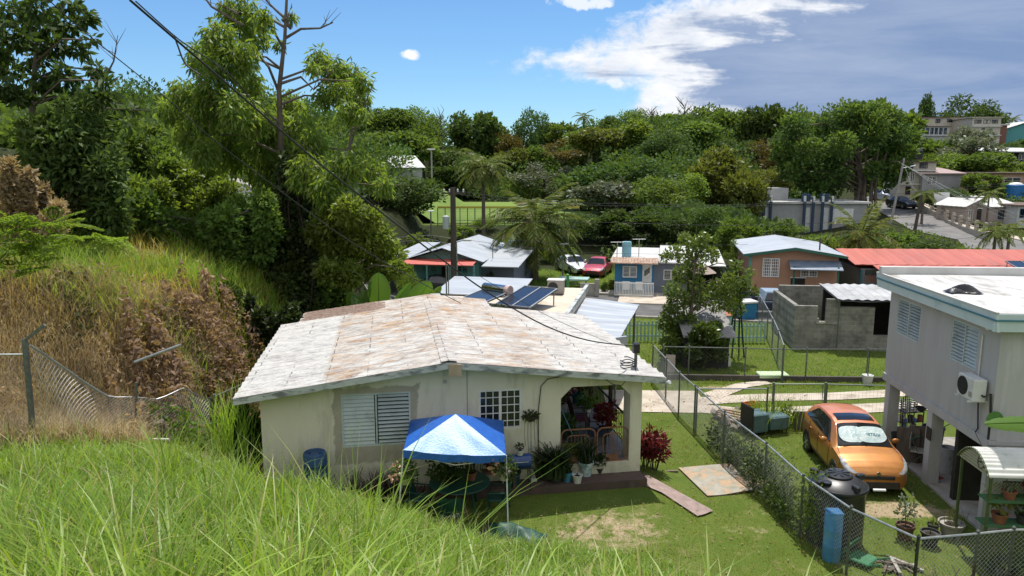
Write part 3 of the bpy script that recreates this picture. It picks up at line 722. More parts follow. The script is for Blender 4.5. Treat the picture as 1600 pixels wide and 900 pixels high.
mb = MB(); ring = lambda x, r: [(x, r*math.cos(6.283*k/14)*.9, .72+r*math.sin(6.283*k/14)) for k in range(14)]
mb.rings([ring(-.31, .12), ring(-.29, .2), ring(.29, .2), ring(.31, .12)]); mb.build('drum_lid', M('grill_blue', (.012,.045,.16), (.02,.06,.2), 4, .35, coat=.3), t, smooth=True)
MB().box(-.33, -.24, .60, .33, -.19, .63).build('shelf', BLACK, t); MB().tube([(-.2, -.2, .78), (-.2, -.25, .8), (.2, -.25, .8), (.2, -.2, .78)], .012, 5).build('handle', GALV, t)
for sx_ in (-.25, .25):
    for sy_ in (-.15, .15): MB().tube([(sx_, sy_, .56), (sx_*1.1, sy_*1.2, 0)], .014, 5).build('leg', BLACK, t)
potted(gb+Vector((.02, -.02, .905)), .1, .14, POTW, 'bush', .18, .16, LF_AGAVE, 'little white pot set on top of the blue grill', 60, .03)
bk = G(801, 792, .05)+Vector((0, .5, 0)); bk.z = T(bk.x, bk.y)
t = thing('bucket', 'tall teal plastic bin in the shade beside the right canopy leg', 'bin', bk, .3)
MB().lathe([(.16, 0), (.2, .5), (.225, .5), (.23, .54), (.2, .54), (.19, .45), (.001, .3)], 18).build('bin_body', M('teal_bin', (.02,.07,.085), (.015,.05,.06), 4, .5), t, smooth=True)
MB().tube([(-.22, 0, .5), (-.1, -.2, .46), (.1, -.2, .46), (.22, 0, .5)], .008, 5).build('handle', GALV, t)
# dark bush against the wall under the louvred window
p0 = HF.wor((HF.onY(590, 730, -.6).x, -.55, .35)); p0.z = T(p0.x, p0.y)
t = thing('wall_shrub', 'dark reddish spiky shrub against the wall below the louvred window', 'shrub', p0)
P = N.normal(size=(260, 3))*np.array([.45, .2, .05]); V, F = blades(P, .55+.5*N.random(260), .035*np.ones(260), .5+.7*N.random(260), N, 4)
npmesh('foliage', V, F, leafmat('leaf_purple', (.020,.012,.014), (.050,.030,.030), .15), t); MB().tube([(0, 0, -.1), (0, 0, .3)], .03, 6).build('stem', BARKD, t)
# ---------------------------------------------------------------- canopy tent
TARP = M('blue_tarpaulin', (.014,.095,.40), (.02,.12,.48), 5, .38, .35, 14, spec=.6, stretch=(1,1,1))
ct = thing('canopy_tent', 'blue pop up canopy with a pale sun bleached top in front of the house', 'canopy', (0, 0, 0))
fl, fr_, bl_, br_ = Q(630, 703, 15.7), Q(791, 711, 15.85), Q(641, 656, 18.0), Q(786, 657, 18.15)
ap = Q(712, 647, 16.85)
ct.location = (ap.x, ap.y, T(ap.x, ap.y)); o0 = ct.location.copy()
def L(p): return Vector(p)-o0
def panel(a, b, c, nn=14, sag=.10):
    mb = MB()
    def f(u, w_):
        p = a.lerp(b, u).lerp(c, w_); k = 4*u*(1-u)*(1-w_)
        wr = .010*math.sin(u*13+w_*7)*(1-w_)*min(1, 6*u, 6*(1-u))+.007*math.sin((u-.5)*26*(1-w_*.5))*(1-w_)**3*min(1, 8*u, 8*(1-u))
        return p+Vector((0, 0, -sag*k*(1-w_)*.6+wr))
    mb.sheet(f, 36, nn); return mb
tl, tr_, tbl, tbr = map(L, (fl, fr_, bl_, br_)); ta = L(ap)
TARPF = M('faded_tarpaulin', (.13,.28,.60), (.19,.36,.66), 30, .42, .35, 22, spec=.5, lo=.3, hi=.7)
for nm, a, q, mt in (('front_panel', tl, tr_, TARPF), ('side_panel', tr_, tbr, TARP), ('rear_panel', tbr, tbl, TARP), ('side_panel', tbl, tl, TARP)):
    panel(a, q, ta).build(nm, mt, ct, smooth=True)
    mb = MB()
    def vf(u, w_, a=a, q=q):
        p = a.lerp(q, u); k = 4*u*(1-u); n_ = (q-a).cross(Vector((0,0,1))).normalized()
        return p+Vector((0, 0, -.06*k))+n_*(.012*math.sin(u*37)+.01*math.sin(u*71))*(w_)+Vector((0, 0, -.17*w_*(1+.1*math.sin(u*19))))
    mb.sheet(vf, 40, 3); mb.build('valance', TARP, ct, smooth=True)
for a, foot in ((tl, (612, 803)), (tr_, (798, 832)), (tbl, None), (tbr, None)):
    if foot: f_ = Vector((a.x*1.0+(-.12 if a.x < 0 else .05), a.y-.05, 0))
    else: f_ = Vector((a.x, a.y, 0))
    w_ = f_+o0; f_.z = T(w_.x, w_.y)-o0.z
    lg = MB().beam(a+Vector((0, .03, -.02)), f_, .03).build('leg', WHITE, ct)
    MB().box(f_.x-.05, f_.y-.05, f_.z, f_.x+.05, f_.y+.05, f_.z+.04).build('foot', BLACK, lg)
mb = MB(); mb.beam(tl+Vector((.05, .06, -.12)), (tl+tr_)/2+Vector((0, .06, -.32)), .018).beam((tl+tr_)/2+Vector((0, .06, -.32)), tr_+Vector((-.05, .06, -.12)), .018); mb.build('cross_brace', WHITE, ct)
# string of bulbs under the canopy
t = thing('string_lights', 'string of small unlit clear bulbs hanging under the blue canopy', 'string lights', o0)
a, q = L(Q(645, 712, 16.6)), L(Q(785, 716, 16.8)); mb = MB(); pts = [a.lerp(q, i/12)+Vector((0, 0, -.05*math.sin(math.pi*i/12))) for i in range(13)]
mb.tube(pts, .006, 4); mb.build('cord', CABLE, t)
BULB = M('bulb_glass', (.55,.52,.46), None, rough=.15)
for i in range(1, 12): MB().lathe([(.012, 0), (.014, -.03), (.028, -.07), (.02, -.1), (.001, -.11)], 8, pts[i]).build('bulb', BULB, t, smooth=True)
# hanging pots with flowers at the front legs
def flower_basket(p, pmat, label, flowers):
    t = thing('hanging_basket', label, 'hanging plant', p); MB().lathe([(.1, -.24), (.15, -.02), (.17, 0), (.14, -.02)], 14).build('pot', pmat, t, smooth=True)
    foliage('foliage', [(0, 0, .12, .27, .25), (.1, 0, -.05, .15, .2)], 320, .09, .05, LF_DARK, t)
    if flowers: foliage('flowers', [(-.22, -.1, .05, .1, .22), (-.2, -.1, .3, .06, .08)], 40, .09, .08, M('faded_flower', (.55,.22,.12), (.62,.45,.36), 8), t)
    MB().tube([(-.15, 0, 0), (0, 0, .5), (.15, 0, 0)], .005, 4).build('wire_hanger', CABLE, t)
flower_basket(Q(633, 740, 15.95), POTG, 'lime hanging pot with dark leaves and faded orange flowers at the left canopy leg', True)
flower_basket(Q(788, 734, 16.0), POTGR, 'pot with orange and pink flowers hanging at the right canopy leg', True)
# table and chairs in the canopy's shade
GRN = M('green_plastic', (.012,.055,.04), (.015,.07,.05), 4, .5)
tb = Vector((ap.x+.05, ap.y+.3, 0)); tb.z = T(tb.x, tb.y)
t = thing('garden_table', 'round dark green plastic table crowded with plants under the canopy', 'table', tb)
MB().lathe([(.001, .68), (.72, .68), (.75, .7), (.74, .72), (.001, .72)], 26).build('tabletop', GRN, t)
for a in (.8, 2.4, 3.9, 5.5): MB().tube([(.45*math.cos(a), .45*math.sin(a), .68), (.55*math.cos(a), .55*math.sin(a), 0)], .03, 6).build('leg', GRN, t)
def gchair(p, rz_, label):
    p = Vector(p); p.z = T(p.x, p.y)
    t = thing('garden_chair', label, 'chair', p, rz_)
    MB().rbox(-.24, -.24, .38, .24, .24, .42, .03).build('seat', GRN, t)
    mb = MB(); mb.sheet(lambda u, w_: (-.26+.52*u, .22+.12*w_-.1*(2*u-1)**2, .42+.45*w_), 8, 4); mb.sheet(lambda u, w_: (-.26+.52*u, .245+.12*w_-.1*(2*u-1)**2, .42+.45*w_), 8, 4); mb.build('backrest', GRN, t)
    for x in (-.22, .22):
        for y in (-.22, .22): MB().beam((x, y, .4), (x*1.15, y*1.15, 0), .04).build('leg', GRN, t)
    for s in (-1, 1): MB().tube([(.26*s, .2, .62), (.28*s, -.2, .6), (.26*s, -.24, .4)], .02, 5).build('armrest', GRN, t)
gchair((tb.x+.95, tb.y-.15, 0), rad(-95), 'dark green plastic armchair at the right of the shaded round table')
gchair((tb.x-.15, tb.y-1.0, 0), rad(180), 'dark green plastic armchair on the near side of the shaded round table')
gchair((tb.x-1.0, tb.y-.2, 0), rad(80), 'dark green plastic armchair at the left of the shaded round table')
potted(tb+Vector((.28, .1, .72)), .14, .2, TERRA, 'spiky', .55, .4, LF_AGAVE, 'terracotta pot with spiky leaves on the shaded table', 40, .03)
potted(tb+Vector((-.3, -.1, .72)), .22, .12, POTK, 'bush', .35, .8, LF_DARK, 'wide bowl of spreading dark leaves on the shaded table', 350, .05)
t = thing('potting_bench', 'brown wooden bench holding small pots in the shade by the wall', 'bench', HF.wor((HF.onY(780, 740, -.35).x, -.35, .47)), HF.yaw)
MB().box(-.45, -.15, .4, .45, .15, .44).build('seat', M('bench_wood', (.16,.085,.05), (.12,.06,.04), 5), t)
for x in (-.38, .38): MB().box(x-.04, -.13, 0, x+.04, .13, .399).build('leg', POLEW, t)
for k, (x, lm) in enumerate(((-.25, LF_RED), (.05, LF_MID), (.3, LF_DARK))):
    potted(HF.wor((HF.onY(780, 740, -.35).x+x, -.35, .91)), .09, .13, (TERRA, POTW, POTK)[k], 'bush', .25, .25, lm, ('terracotta pot of dark red leaves', 'small white pot of green leaves', 'small dark pot of dark leaves')[k]+' on the brown bench', 90, .035)
t = thing('wall_plaque', 'dark rectangular welcome board on the wall behind the canopy', 'sign', HF.wor((hw(690, 722)[0], -.03, 1.25)), HF.yaw)
MB().rbox(-.42, 0, -.13, .42, .025, .13, .01).build('board', M('plaque_green', (.02,.05,.045), (.03,.07,.06), 6), t)
MB().box(-.36, -.006, -.09, -.08, -.001, .09).box(-.03, -.006, -.09, .12, -.001, .09).box(.17, -.006, -.09, .36, -.001, .09).build('painted_squares', POTGR, t)
# red cordyline beside the porch
for px, py, s, lb in ((1022, 738, 1.0, 'dark red leafy cordyline in front of the lawn right of the porch'), (1008, 735, .8, 'smaller dark red cordyline tight against the porch corner')):
    b0 = G(px, py, .12); b0.z = T(b0.x, b0.y); t = thing('cordyline', lb, 'plant', b0)
    mb = MB(); cl = []
    for k in range(6):
        a = k*1.05; ex = .24*math.cos(a)*s; ey = .22*math.sin(a)*s; hh = (.8+.3*((k*37) % 5)/5)*s
        mb.tube([(ex*.3, ey*.3, 0), (ex*.8, ey*.8, hh*.6), (ex, ey, hh)], .014, 5); cl += [(ex, ey, hh, .13*s, .16*s), (ex*.9, ey*.9, hh*.65, .13*s, .14*s)]
    mb.build('stem', BARKD, t); foliage('foliage', cl, int(420*s), .2*s, .07*s, LF_RED, t, droop=.2)
# weatherhead mast with coiled cable on the roof
p = HF.onZ(993, 572, rz(4.3)); 
t = thing('service_mast', 'short service mast with cables and a coil of wire on the rusty roof', 'utility mast', HF.wor((p.x, p.y, rz(p.x)-.02)), HF.yaw)
MB().tube([(0, 0, 0), (0, 0, .62)], .045, 8).build('pipe', GALVD, t)
MB().rbox(-.09, -.09, .45, .09, .09, .72, .03).build('weatherhead', BLACK, t)
mb = MB(); mb.tube([(-.22+.2*math.cos(a*.35), -.02+.2*math.sin(a*.35), .05+.004*a+.02*math.sin(a)) for a in range(0, 60)], .014, 5); mb.build('cable_coil', CABLE, t)
MB().tube([(0, 0, .1), (-.1, -.3, .02), (-.15, -.6, -.03)], .012, 5).build('cable', CABLE, t)
MAST = HF.wor((p.x, p.y, rz(p.x)+.6))
# flood light on the eave corner
p = HF.wor((RR-.02, -.45, ZE-.12)); t = thing('flood_light', 'small twin flood light under the right eave corner of the rusty roof', 'lamp', p, HF.yaw)
MB().lathe([(.03, 0), (.06, .08), (.055, .1)], 10).build('lamp_head', WHITE, t, loc=(.05, -.03, -.03), rot=(1.2, 0, .6)); MB().rbox(-.03, -.02, -.04, .04, .04, .03).build('bracket', WHITE, t)
# mottled metal sheet lying on the lawn
sh = [G(1060, 733), G(1142, 727), G(1178, 770), G(1105, 777)]
cs = sum(sh, Vector())/4
mm = M('mottled_sheet', (.36,.33,.27), (.20,.21,.165), 2.2, .85, .4, 20, stain=(.43,.29,.18), sscale=2.6, slo=.46, shi=.60)
mb = MB()
def shf(u, w_):
    p = sh[0].lerp(sh[1], u).lerp(sh[3].lerp(sh[2], u), w_)-cs; return (p.x, p.y, .05+.03*math.sin(u*5)*math.sin(w_*4)+.02*u)
mb.sheet(shf, 12, 12); mb.sheet(lambda u, w_: (lambda p: (p[0], p[1], p[2]-.03))(shf(u, w_)), 12, 12)
o = mb.build('metal_sheet', mm, loc=cs); tag(o, 'mottled green and rust coloured sheet lying flat on the lawn beside the fence', 'metal sheet')
o = MB().beam((-.1, .0, .05), (.95, .12, .05), .06, .08).build('timber', M('old_timber', (.20,.16,.12), (.14,.11,.09), 5), loc=G(1008, 742)); tag(o, 'weathered timber edging lying at the foot of the red plant', 'timber')
# hidden tarp-like green thing in the grass below the canopy
gp = G(800, 845); gp.z = T(gp.x, gp.y)
t = thing('garden_hose', 'dark green garden cover lying in the grass before the canopy', 'tarp', gp, -.4)
mb = MB(); mb.sheet(lambda u, w_: (-.75+1.5*u, -.35+.7*w_, .02+.28*math.sin(math.pi*u)**.6*math.sin(math.pi*w_)+.03*math.sin(u*17)*math.sin(w_*11)), 24, 12); mb.build('sheet', GRN, t, smooth=True)
t.name = 'garden_cover'
# ================================================================== chain link fences
def chain_fence(pts, h, label, group=None, sp=.075, wr=.0022, postm=GALVD, railm=GALV, wirem=WIREM, pr=.03, cat='fence', name='chain_link_fence', mesh=True, tops=None):
    pts = [Vector(p) for p in pts]; o = pts[0].copy()
    t = thing(name, label, cat, o, 0, group); rel = [p-o for p in pts]
    for p in rel:
        q = MB().tube([p-Vector((0,0,.15)), p+Vector((0,0,h+.03))], pr, 7).build('post', postm, t)
        MB().lathe([(pr*1.25, 0), (pr*1.25, .03), (pr*.5, .055)], 8, p+Vector((0,0,h+.03))).build('post_cap', postm, q)
    mb = MB(); mb.tube([p+Vector((0,0,h)) for p in rel], .024, 6); mb.build('top_rail', railm, t)
    if not mesh: return t
    VV = []; k = 0
    for a, b in zip(rel[:-1], rel[1:]):
        d = b-a; L_ = Vector((d.x, d.y, 0)).length; nrm = Vector((-d.y, d.x, 0)).normalized()
        def pt(u, v): return a+d*(u/L_)+Vector((0, 0, .03+v))
        hh = h-.05
        for sgn in (1, -1):
            for c in np.arange(-hh, L_, sp*1.414):
                u0, v0, u1, v1 = c, 0, c+hh, hh
                if u0 < 0: v0 = -u0; u0 = 0
                if u1 > L_: v1 = v1-(u1-L_); u1 = L_
                if v1-v0 < .02: continue
                if sgn < 0: v0, v1 = hh-v0, hh-v1
                VV.append((pt(u0, v0)+nrm*wr*sgn, pt(u1, v1)+nrm*wr*sgn, nrm))
    A = np.array([v[0] for v in VV]); B = np.array([v[1] for v in VV]); Nn = np.array([v[2] for v in VV])
    D = unit(B-A); S = np.cross(D, Nn)
    ring = [Nn*wr, -.5*Nn*wr+.87*S*wr, -.5*Nn*wr-.87*S*wr]
    V = np.stack([A+r for r in ring]+[B+r for r in ring], 1).reshape(-1, 3); n = len(A); base = np.arange(n)[:, None]*6
    F = np.concatenate([base+np.array([[i, (i+1) % 3, (i+1) % 3+3, i+3]]) for i in range(3)], 1).reshape(-1, 4)
    npmesh('wire_mesh', V, F, wirem, t)
    return t
def gz(p): return Vector((p.x, p.y, T(p.x, p.y)))
FH = 1.5
fx = [G(1019, 596, 0), G(1040, 622), G(1060, 648), G(1084, 673), G(1129, 721), G(1193, 779), G(1249, 839), G(1322, 898)]
fcorner = HV = None
d_ = ray(1434, 853); t_ = (FH-H)/d_[2]; fcorner = Vector((d_[0]*t_, d_[1]*t_, 0))
main_fence = chain_fence([gz(p) for p in fx]+[gz(fcorner)], FH, 'long chain link fence running between the cream house lawn and the car yard', sp=.07, wr=.0026)
def topG(px, py, z): q = G(px, py, z); return Vector((q.x, q.y, 0))
chain_fence([gz(fcorner), gz(topG(1528, 834, FH)), gz(topG(1584, 828, FH)), gz(topG(1660, 828, FH))], FH, 'near chain link fence crossing the bottom right corner', sp=.07, wr=.003)
# ------------------------------------------------------------------ gates, rear fences
GATEM = M('gate_green_grey', (.20,.24,.21), (.14,.17,.15), 6, .5, metal=.4)
def pipe_gate(a, b, h, label):
    t = thing('pipe_gate', label, 'gate', a); d = b-a; L_ = d.length
    mb = MB(); P = lambda u, z: a*0+d*u+Vector((0,0,z)); 
    mb.tube([P(.01,.12), P(.01,h), P(.99,h), P(.99,.12), P(.01,.12)], .028, 6, cap=False); mb.build('frame', GATEM, t)
    mb = MB()
    for k in range(1, 22): mb.tube([P(k/22,.13), P(k/22,h-.01)], .0022, 3)
    for k in range(1, 8): mb.tube([P(.01,.12+k*(h-.12)/8), P(.99,.12+k*(h-.12)/8)], .0022, 3)
    mb.build('wire_mesh', WIRED, t)
    MB().tube([P(-.012, -.1), P(-.012, h+.06)], .04, 8).build('post', GATEM, t)
    return t
ga, gb_, gc = G(1206, 668), G(1287, 668), G(1412, 672)
pipe_gate(ga, gb_-(gb_-ga).normalized()*.1, 1.5, 'left half of the wide pipe gate behind the orange car')
pipe_gate(gb_, gc, 1.5, 'right half of the wide pipe gate, reaching the grey house column')
chain_fence([G(1087, 672), G(1196, 672)], 1.42, 'short chain link panel joining the long fence to the pipe gate', sp=.09, wr=.0018, wirem=WIRED)
rf = [G(1035, 592), G(1075, 593), G(1163, 595), G(1221, 597), G(1258, 597), G(1353, 597), G(1420, 597)]
chain_fence(rf, 1.36, 'chain link fence on a low curb across the back of the lawns', sp=.1, wr=.0018, wirem=WIRED, railm=GALVD)
o = MB().beam(rf[0]+Vector((0,-.12,.1)), rf[-1]+Vector((0,-.12,.1)), .12, .26).build('low_curb', M('dark_curb', (.11,.095,.08), (.07,.062,.055), 2, .9)); tag(o, 'low dark concrete curb under the rear chain link fence', 'curb')
chain_fence([G(1222, 598), G(1214, 570), G(1206, 548), G(1198, 530), G(1190, 512), G(1183, 498)], 1.5, 'chain link fence running from the rear lawn back towards the street', sp=.1, wr=.0018, wirem=WIREM)
# ------------------------------------------------------------------ grey house on columns
GF = Frame((11.15, 16.45, 0), rad(-4.2))
GREY = M('grey_render', (.44,.43,.42), (.39,.38,.37), 1.0, .85, .15, 20, stain=(.45,.44,.44), sscale=1.1, slo=.5, shi=.7, stretch=(2.6,2.6,.4))
GREYL = M('grey_render_worn', (.46,.45,.435), (.40,.39,.38), 1.0, .85, .15, 20, stain=(.50,.49,.48), sscale=1.2, slo=.48, shi=.66, stretch=(2.6,2.6,.5))
LBLUE = M('pale_blue_fascia', (.58,.67,.69), (.52,.62,.65), 2, .55, stain=(.36,.47,.5), sscale=2)
TEALS = M('teal_stripe', (.07,.20,.25), None, rough=.5)
gh = thing('house', 'two storey grey house on columns with a flat white roof and pale blue fascia', 'house', GF.o, GF.yaw)
GL = GF.onX(1389, 500, 0).y; ZT = 5.35
zb = 2.3; zw = 4.98
def gx(px, py): p = GF.onX(px, py, 0); return p.y, p.z
w1 = [gx(1404, 466), gx(1439, 477), gx(1403, 522), gx(1435, 535)]; w2 = [gx(1489, 498), gx(1531, 513), gx(1484, 562), gx(1523, 578)]
def wr_(w): return (min(w[1][0], w[3][0]), max(w[0][0], w[2][0]), (w[2][1]+w[3][1])/2, (w[0][1]+w[1][1])/2)
W1, W2 = wr_(w1), wr_(w2)
# left wall (plane x=0) as a wall with window holes: built along local x then turned
def xwall(y0, y1, z0, z1, holes, th=.16): 
    mb = MB(); mb.wall(y0, y1, z0, z1, 0, th, holes); mb.v = [(v[1], v[0], v[2]) for v in mb.v]; mb.f = [tuple(reversed(f)) for f in mb.f]; return mb
xwall(0, GL, zb, zw, [W1, W2]).build('wall', GREY, gh)
mb = MB(); mb.wall(.16, 9, 0, zw, 0, .16, [(1.0, 2.4, 1.5, 1.95), (.4, 9, 0, 1.3)]); mb.box(0, 0, 0, .16, .16, zb)
mb.build('wall', GREYL, gh); MB().box(0.16, GL-.16, zb, 9, GL, zw).build('rear_wall', GREYL, gh)
MB().box(.05, .05, zb, 9, GL-.03, zb+.1).build('floor_slab', GREY, gh)
mb = MB(); mb.box(-.05, .0, zb-.22, .16, GL, zb-.001); mb.build('edge_beam', GREY, gh)
MB().box(-.03, -.035, zb-.12, 9, -.001, zb-.02).build('ledge', GREY, gh)
for y in (GL-.35, gx(1449, 700)[0], ): MB().box(-.02, y-.14, 0, .30, y+.14, zb-.22).build('column', GREYL, gh)
for x in (4.2, 8.4):
    for y in (GL-.3, GL*.5): MB().box(x, y-.15, 0, x+.3, y+.15, zb).build('column', GREYL, gh)
MB().box(.0, .16, -.1, 9, GL+.5, .06).build('carport_floor', CONC, gh)
MB().box(.16, 1.6, 0, 9, 1.76, zb).build('lower_room_wall', DARKIN, gh)  # near-black wall: the shade of the open carport is put into its colour
t = thing('hose_coil', 'dull blue coil of hose hung in the dark opening behind the plant stand', 'hose', GF.wor((1.1, .35, 1.0)), GF.yaw); mb = MB()
for r_ in (.16, .2, .24, .28): mb.tube([(r_*math.cos(a*.314), .02*math.sin(a), r_*math.sin(a*.314)) for a in range(21)], .022, 6, cap=False)
mb.build('coil', M('dull_blue_hose', (.05,.11,.14)), t); MB().tube([(0, 0, .3), (0, 0, .9)], .01, 4).build('hook', GALVD, t)
# roof: slab, sloping fascia with stripe, white coating, parapet at the far side
ov = .34; y0r, y1r = -ov, GL+ov
MB().box(-ov+.05, y0r+.05, zw, 9, y1r-.05, ZT-.02).build('roof_slab', GREY, gh)
def fas(mb, zlo, zhi, e):
    mb.prismY([(-ov-e, zhi), (-ov+.04, zhi), (-ov+.12, zlo), (-ov+.05-e, zlo)], y0r+.0, y1r)
    mb.prismX([(y0r-e, zhi), (y0r+.04, zhi), (y0r+.12, zlo), (y0r+.05-e, zlo)], -ov-e+.0, 9)
mb = MB(); fas(mb, zw-.04, ZT, 0); mb.build('fascia', LBLUE, gh)
mb = MB(); mb.box(-ov-.012, y0r-.01, ZT-.165, -ov+.02, y1r, ZT-.125); mb.box(-ov-.012, y0r-.014, ZT-.165, 9, y0r+.02, ZT-.125); mb.build('stripe', TEALS, gh)
mb = MB(); mb.sheet(lambda u, w_: (-ov+.03+(9.3)*u, y0r+.03+(y1r-y0r-.06)*w_, ZT+.012+.03*math.sin(u*9)*math.sin(w_*7)*min(1, 8*u, 8*w_)), 30, 20); mb.build('roof_coating', M('worn_roof_coat', (.58,.575,.56), (.44,.435,.42), 1.6, .7, .3, 10, stain=(.26,.24,.21), sscale=1.1, slo=.5, shi=.66, stretch=(1.6,.5,1)), gh)
MB().box(-ov+.0, y1r-.35, ZT, 9, y1r-.15, ZT+.24).build('parapet', WHITER, gh)
MB().box(-ov-.01, y0r-.01, ZT+.001, -ov+.05, y1r, ZT+.045).build('roof_edge', WHITER, gh)
for W_ in (W1, W2):
    lw = louvre(gh, 0, W_[1]-W_[0], W_[2], W_[3], .01, 2, 11, (1.05, 1.05) if W_ is W1 else (.95, .7), ALU); lw.location = (0, W_[1], 0); lw.rotation_euler = (0, 0, rad(-90))
g = grille(gh, 1.0, 2.4, 1.5, 1.95, .02, 3, 0, 2, RAILB)
# AC condenser on the wall
AW = M('ac_white', (.66,.66,.63), (.60,.60,.57), 3, .45, stain=(.45,.43,.40), sscale=3)
p = GF.onX(1520, 604, -.2); t = thing('air_conditioner', 'white air conditioner condenser on brackets on the grey wall below the right louvred window', 'air conditioner', GF.wor((-.22, p.y, p.z)), GF.yaw+rad(-90))
AWW = .72; AHH = .52
MB().rbox(-AWW/2, -.15, -AHH/2, AWW/2, .15, AHH/2, .02).build('casing', AW, t)
mb = MB()
for r in (.05, .1, .15, .2): mb.tube([(-.12+r*math.cos(a*.314), -.165, r*math.sin(a*.314)) for a in range(21)], .005, 4, cap=False)
for k in range(8): a = k*.785; mb.tube([(-.12, -.165, 0), (-.12+.22*math.cos(a), -.165, .22*math.sin(a))], .005, 4)
mb.build('fan_grille', BLACK, t)
MB().lathe([(.225, 0), (.225, .012), (.001, .012)], 24).build('fan_opening', DARKIN, t, loc=(-.12, -.151, 0), rot=(rad(90), 0, 0))
for x in (-.28, .28): MB().box(x-.02, -.22, -AHH/2-.04, x+.02, .22, -AHH/2-.002).build('bracket', AW, t)
MB().rbox(AWW/2-.2, -.157, -.18, AWW/2-.06, -.1502, -.06, .004).build('service_cover', POTGR, t)
MB().tube([(.3, .05, -.1), (.44, .05, -.12), (.5, .16, -.02), (.52, .2, -.6), (.52, .2, -1.2)], .025, 6).tube([(.1, .12, -.3), (.1, .18, -1.0), (.02, .18, -1.12), (.3, .18, -1.3), (.62, .18, -1.5)], .016, 6).build('hose', CABLE, t)
pp = gx(1537, 530); MB().tube([(-.03, pp[0], pp[1]+.1), (-.03, pp[0], p.z+.1)], .02, 6).build('conduit', AW, gh)
q = GF.onX(1558, 523, -.1); t = thing('flood_light', 'small white twin flood light under the grey house roof corner', 'lamp', GF.wor((-.08, .22, 4.93)), 0)
MB().lathe([(.02, 0), (.06, .08), (.055, .1)], 10).build('lamp_head', WHITE, t, loc=(-.05, 0, 0), rot=(.3, -1.5, 0)); MB().lathe([(.02, 0), (.06, .08), (.055, .1)], 10).build('lamp_head', WHITE, t, loc=(.0, -.08, 0), rot=(1.6, 0, 0)); MB().rbox(-.04, -.04, 0, .06, .06, .05).build('bracket', WHITE, t)
# dark cloth on the flat roof
q = GF.onZ(1505, 456, ZT+.05); t = thing('discarded_cloth', 'crumpled dark cloth lying on the flat white roof', 'cloth', GF.wor((q.x, q.y, ZT+.02)))
MB().sheet(lambda u, w_: (-.4+.8*u, -.2+.45*w_+.1*math.sin(u*6), .03+.22*abs(math.sin(u*5+w_*3))*math.sin(math.pi*u)*math.sin(math.pi*w_)), 18, 10).build('cloth', BLACK, t)
# ------------------------------------------------------------------ clutter in the carport
def bucket(loc, r, h, mat, label, cat='bucket', top=None):
    t = thing('bucket', label, cat, loc); MB().lathe([(r*.85, 0), (r, h*.95), (r*1.06, h*.95), (r*1.06, h), (r*.95, h), (r*.85, h*.5), (.001, h*.45)], 16).build('bucket_body', mat, t, smooth=True)
    MB().tube([(-r, 0, h*.93), (-r*.5, -r*.7, h*.75), (r*.5, -r*.7, h*.75), (r, 0, h*.93)], .007, 4).build('handle', GALV, t); return t
def GP(px, py, z=.06): return G(px, py, z)
WB = M('white_bucket', (.50,.51,.52), (.42,.43,.44), 4, .5, stain=(.25,.25,.25), sscale=3)
bucket(GP(1462, 728), .19, .55, WB, 'tall white bucket standing beside the middle column of the grey house')
bucket(GP(1478, 738), .2, .75, WB, 'taller white plastic drum in front of the carport column', 'drum')
bucket(GP(1484, 742)+Vector((.25,-.15,0)), .26, .22, POTW, 'low wide white basin on the carport floor', 'basin')
bucket(GP(1465, 716)+Vector((0,.35,0)), .3, .85, M('dark_red_drum', (.10,.03,.03), (.06,.05,.05), 3, .6, stain=(.25,.03,.03)), 'dark drum with a red rim behind the white buckets', 'drum')
bucket(GP(1512, 735), .26, .5, POTT, 'dark teal tub under the grey house beside the walker', 'tub')
bucket(GP(1530, 742), .22, .4, POTK, 'black tub near the lower wall of the grey house', 'tub')
cr = GP(1415, 690, .06)
t = thing('milk_crate', 'pale plastic crate on top of the heap at the far column', 'crate', cr+Vector((.1, .2, .95)), .2); mb = MB()
for k in range(5):
    z = k*.075; mb.box(-.2, -.16, z, .2, -.14, z+.03).box(-.2, .14, z, .2, .16, z+.03).box(-.2, -.14, z, -.18, .14, z+.03).box(.18, -.14, z, .2, .14, z+.03)
for x in (-.19, -.06, .06, .17): mb.box(x, -.155, 0, x+.02, -.145, .33)
mb.build('crate_body', M('pale_crate', (.36,.37,.36), (.30,.30,.30), 5), t)
t = thing('shelf_rack', 'dark metal shelf rack loaded with tins by the far column', 'shelf', cr+Vector((.15, .25, 0)), .2)
for z in (.3, .6, .92): MB().box(-.4, -.22, z, .4, .22, z+.02).build('shelf', RAILB, t)
for x in (-.39, .37):
    for y in (-.21, .19): MB().box(x, y, 0, x+.025, y+.025, .95).build('leg', RAILB, t)
for k in range(5):
    o = MB().lathe([(.001, 0), (.075, 0), (.075, .2), (.07, .21), (.001, .21)], 12).build('tin', (WB, POTB, POTK, POTGR, TERRA)[k], loc=cr+Vector((-.1+.15*k-.05, .12+.05*(k % 2), .322 if k % 2 else .622)))
    tag(o, ('white tin', 'blue tin', 'dark tin', 'grey tin', 'reddish tin')[k]+' standing on the dark shelf rack by the column', 'tin')
for k, (px, py, c, s, lb) in enumerate(((1418, 722, BARK, (.62, .05, 1.0), 'worn brown board leaning on the far clutter under the house'), (1436, 722, M('tan_board', (.20,.15,.115), (.15,.11,.09), 4), (.5, .05, 1.05), 'tan padded board leaning beside the middle column'), (1408, 716, POTK, (.5, .04, .8), 'black panel leaning behind the orange car'))):
    o = MB().rbox(-s[0]/2, -s[1]/2, 0, s[0]/2, s[1]/2, s[2], .02).build('leaning_board', c, loc=GP(px, py), rot=(rad(-16), 0, rad(-20+14*k))); tag(o, lb, 'board')
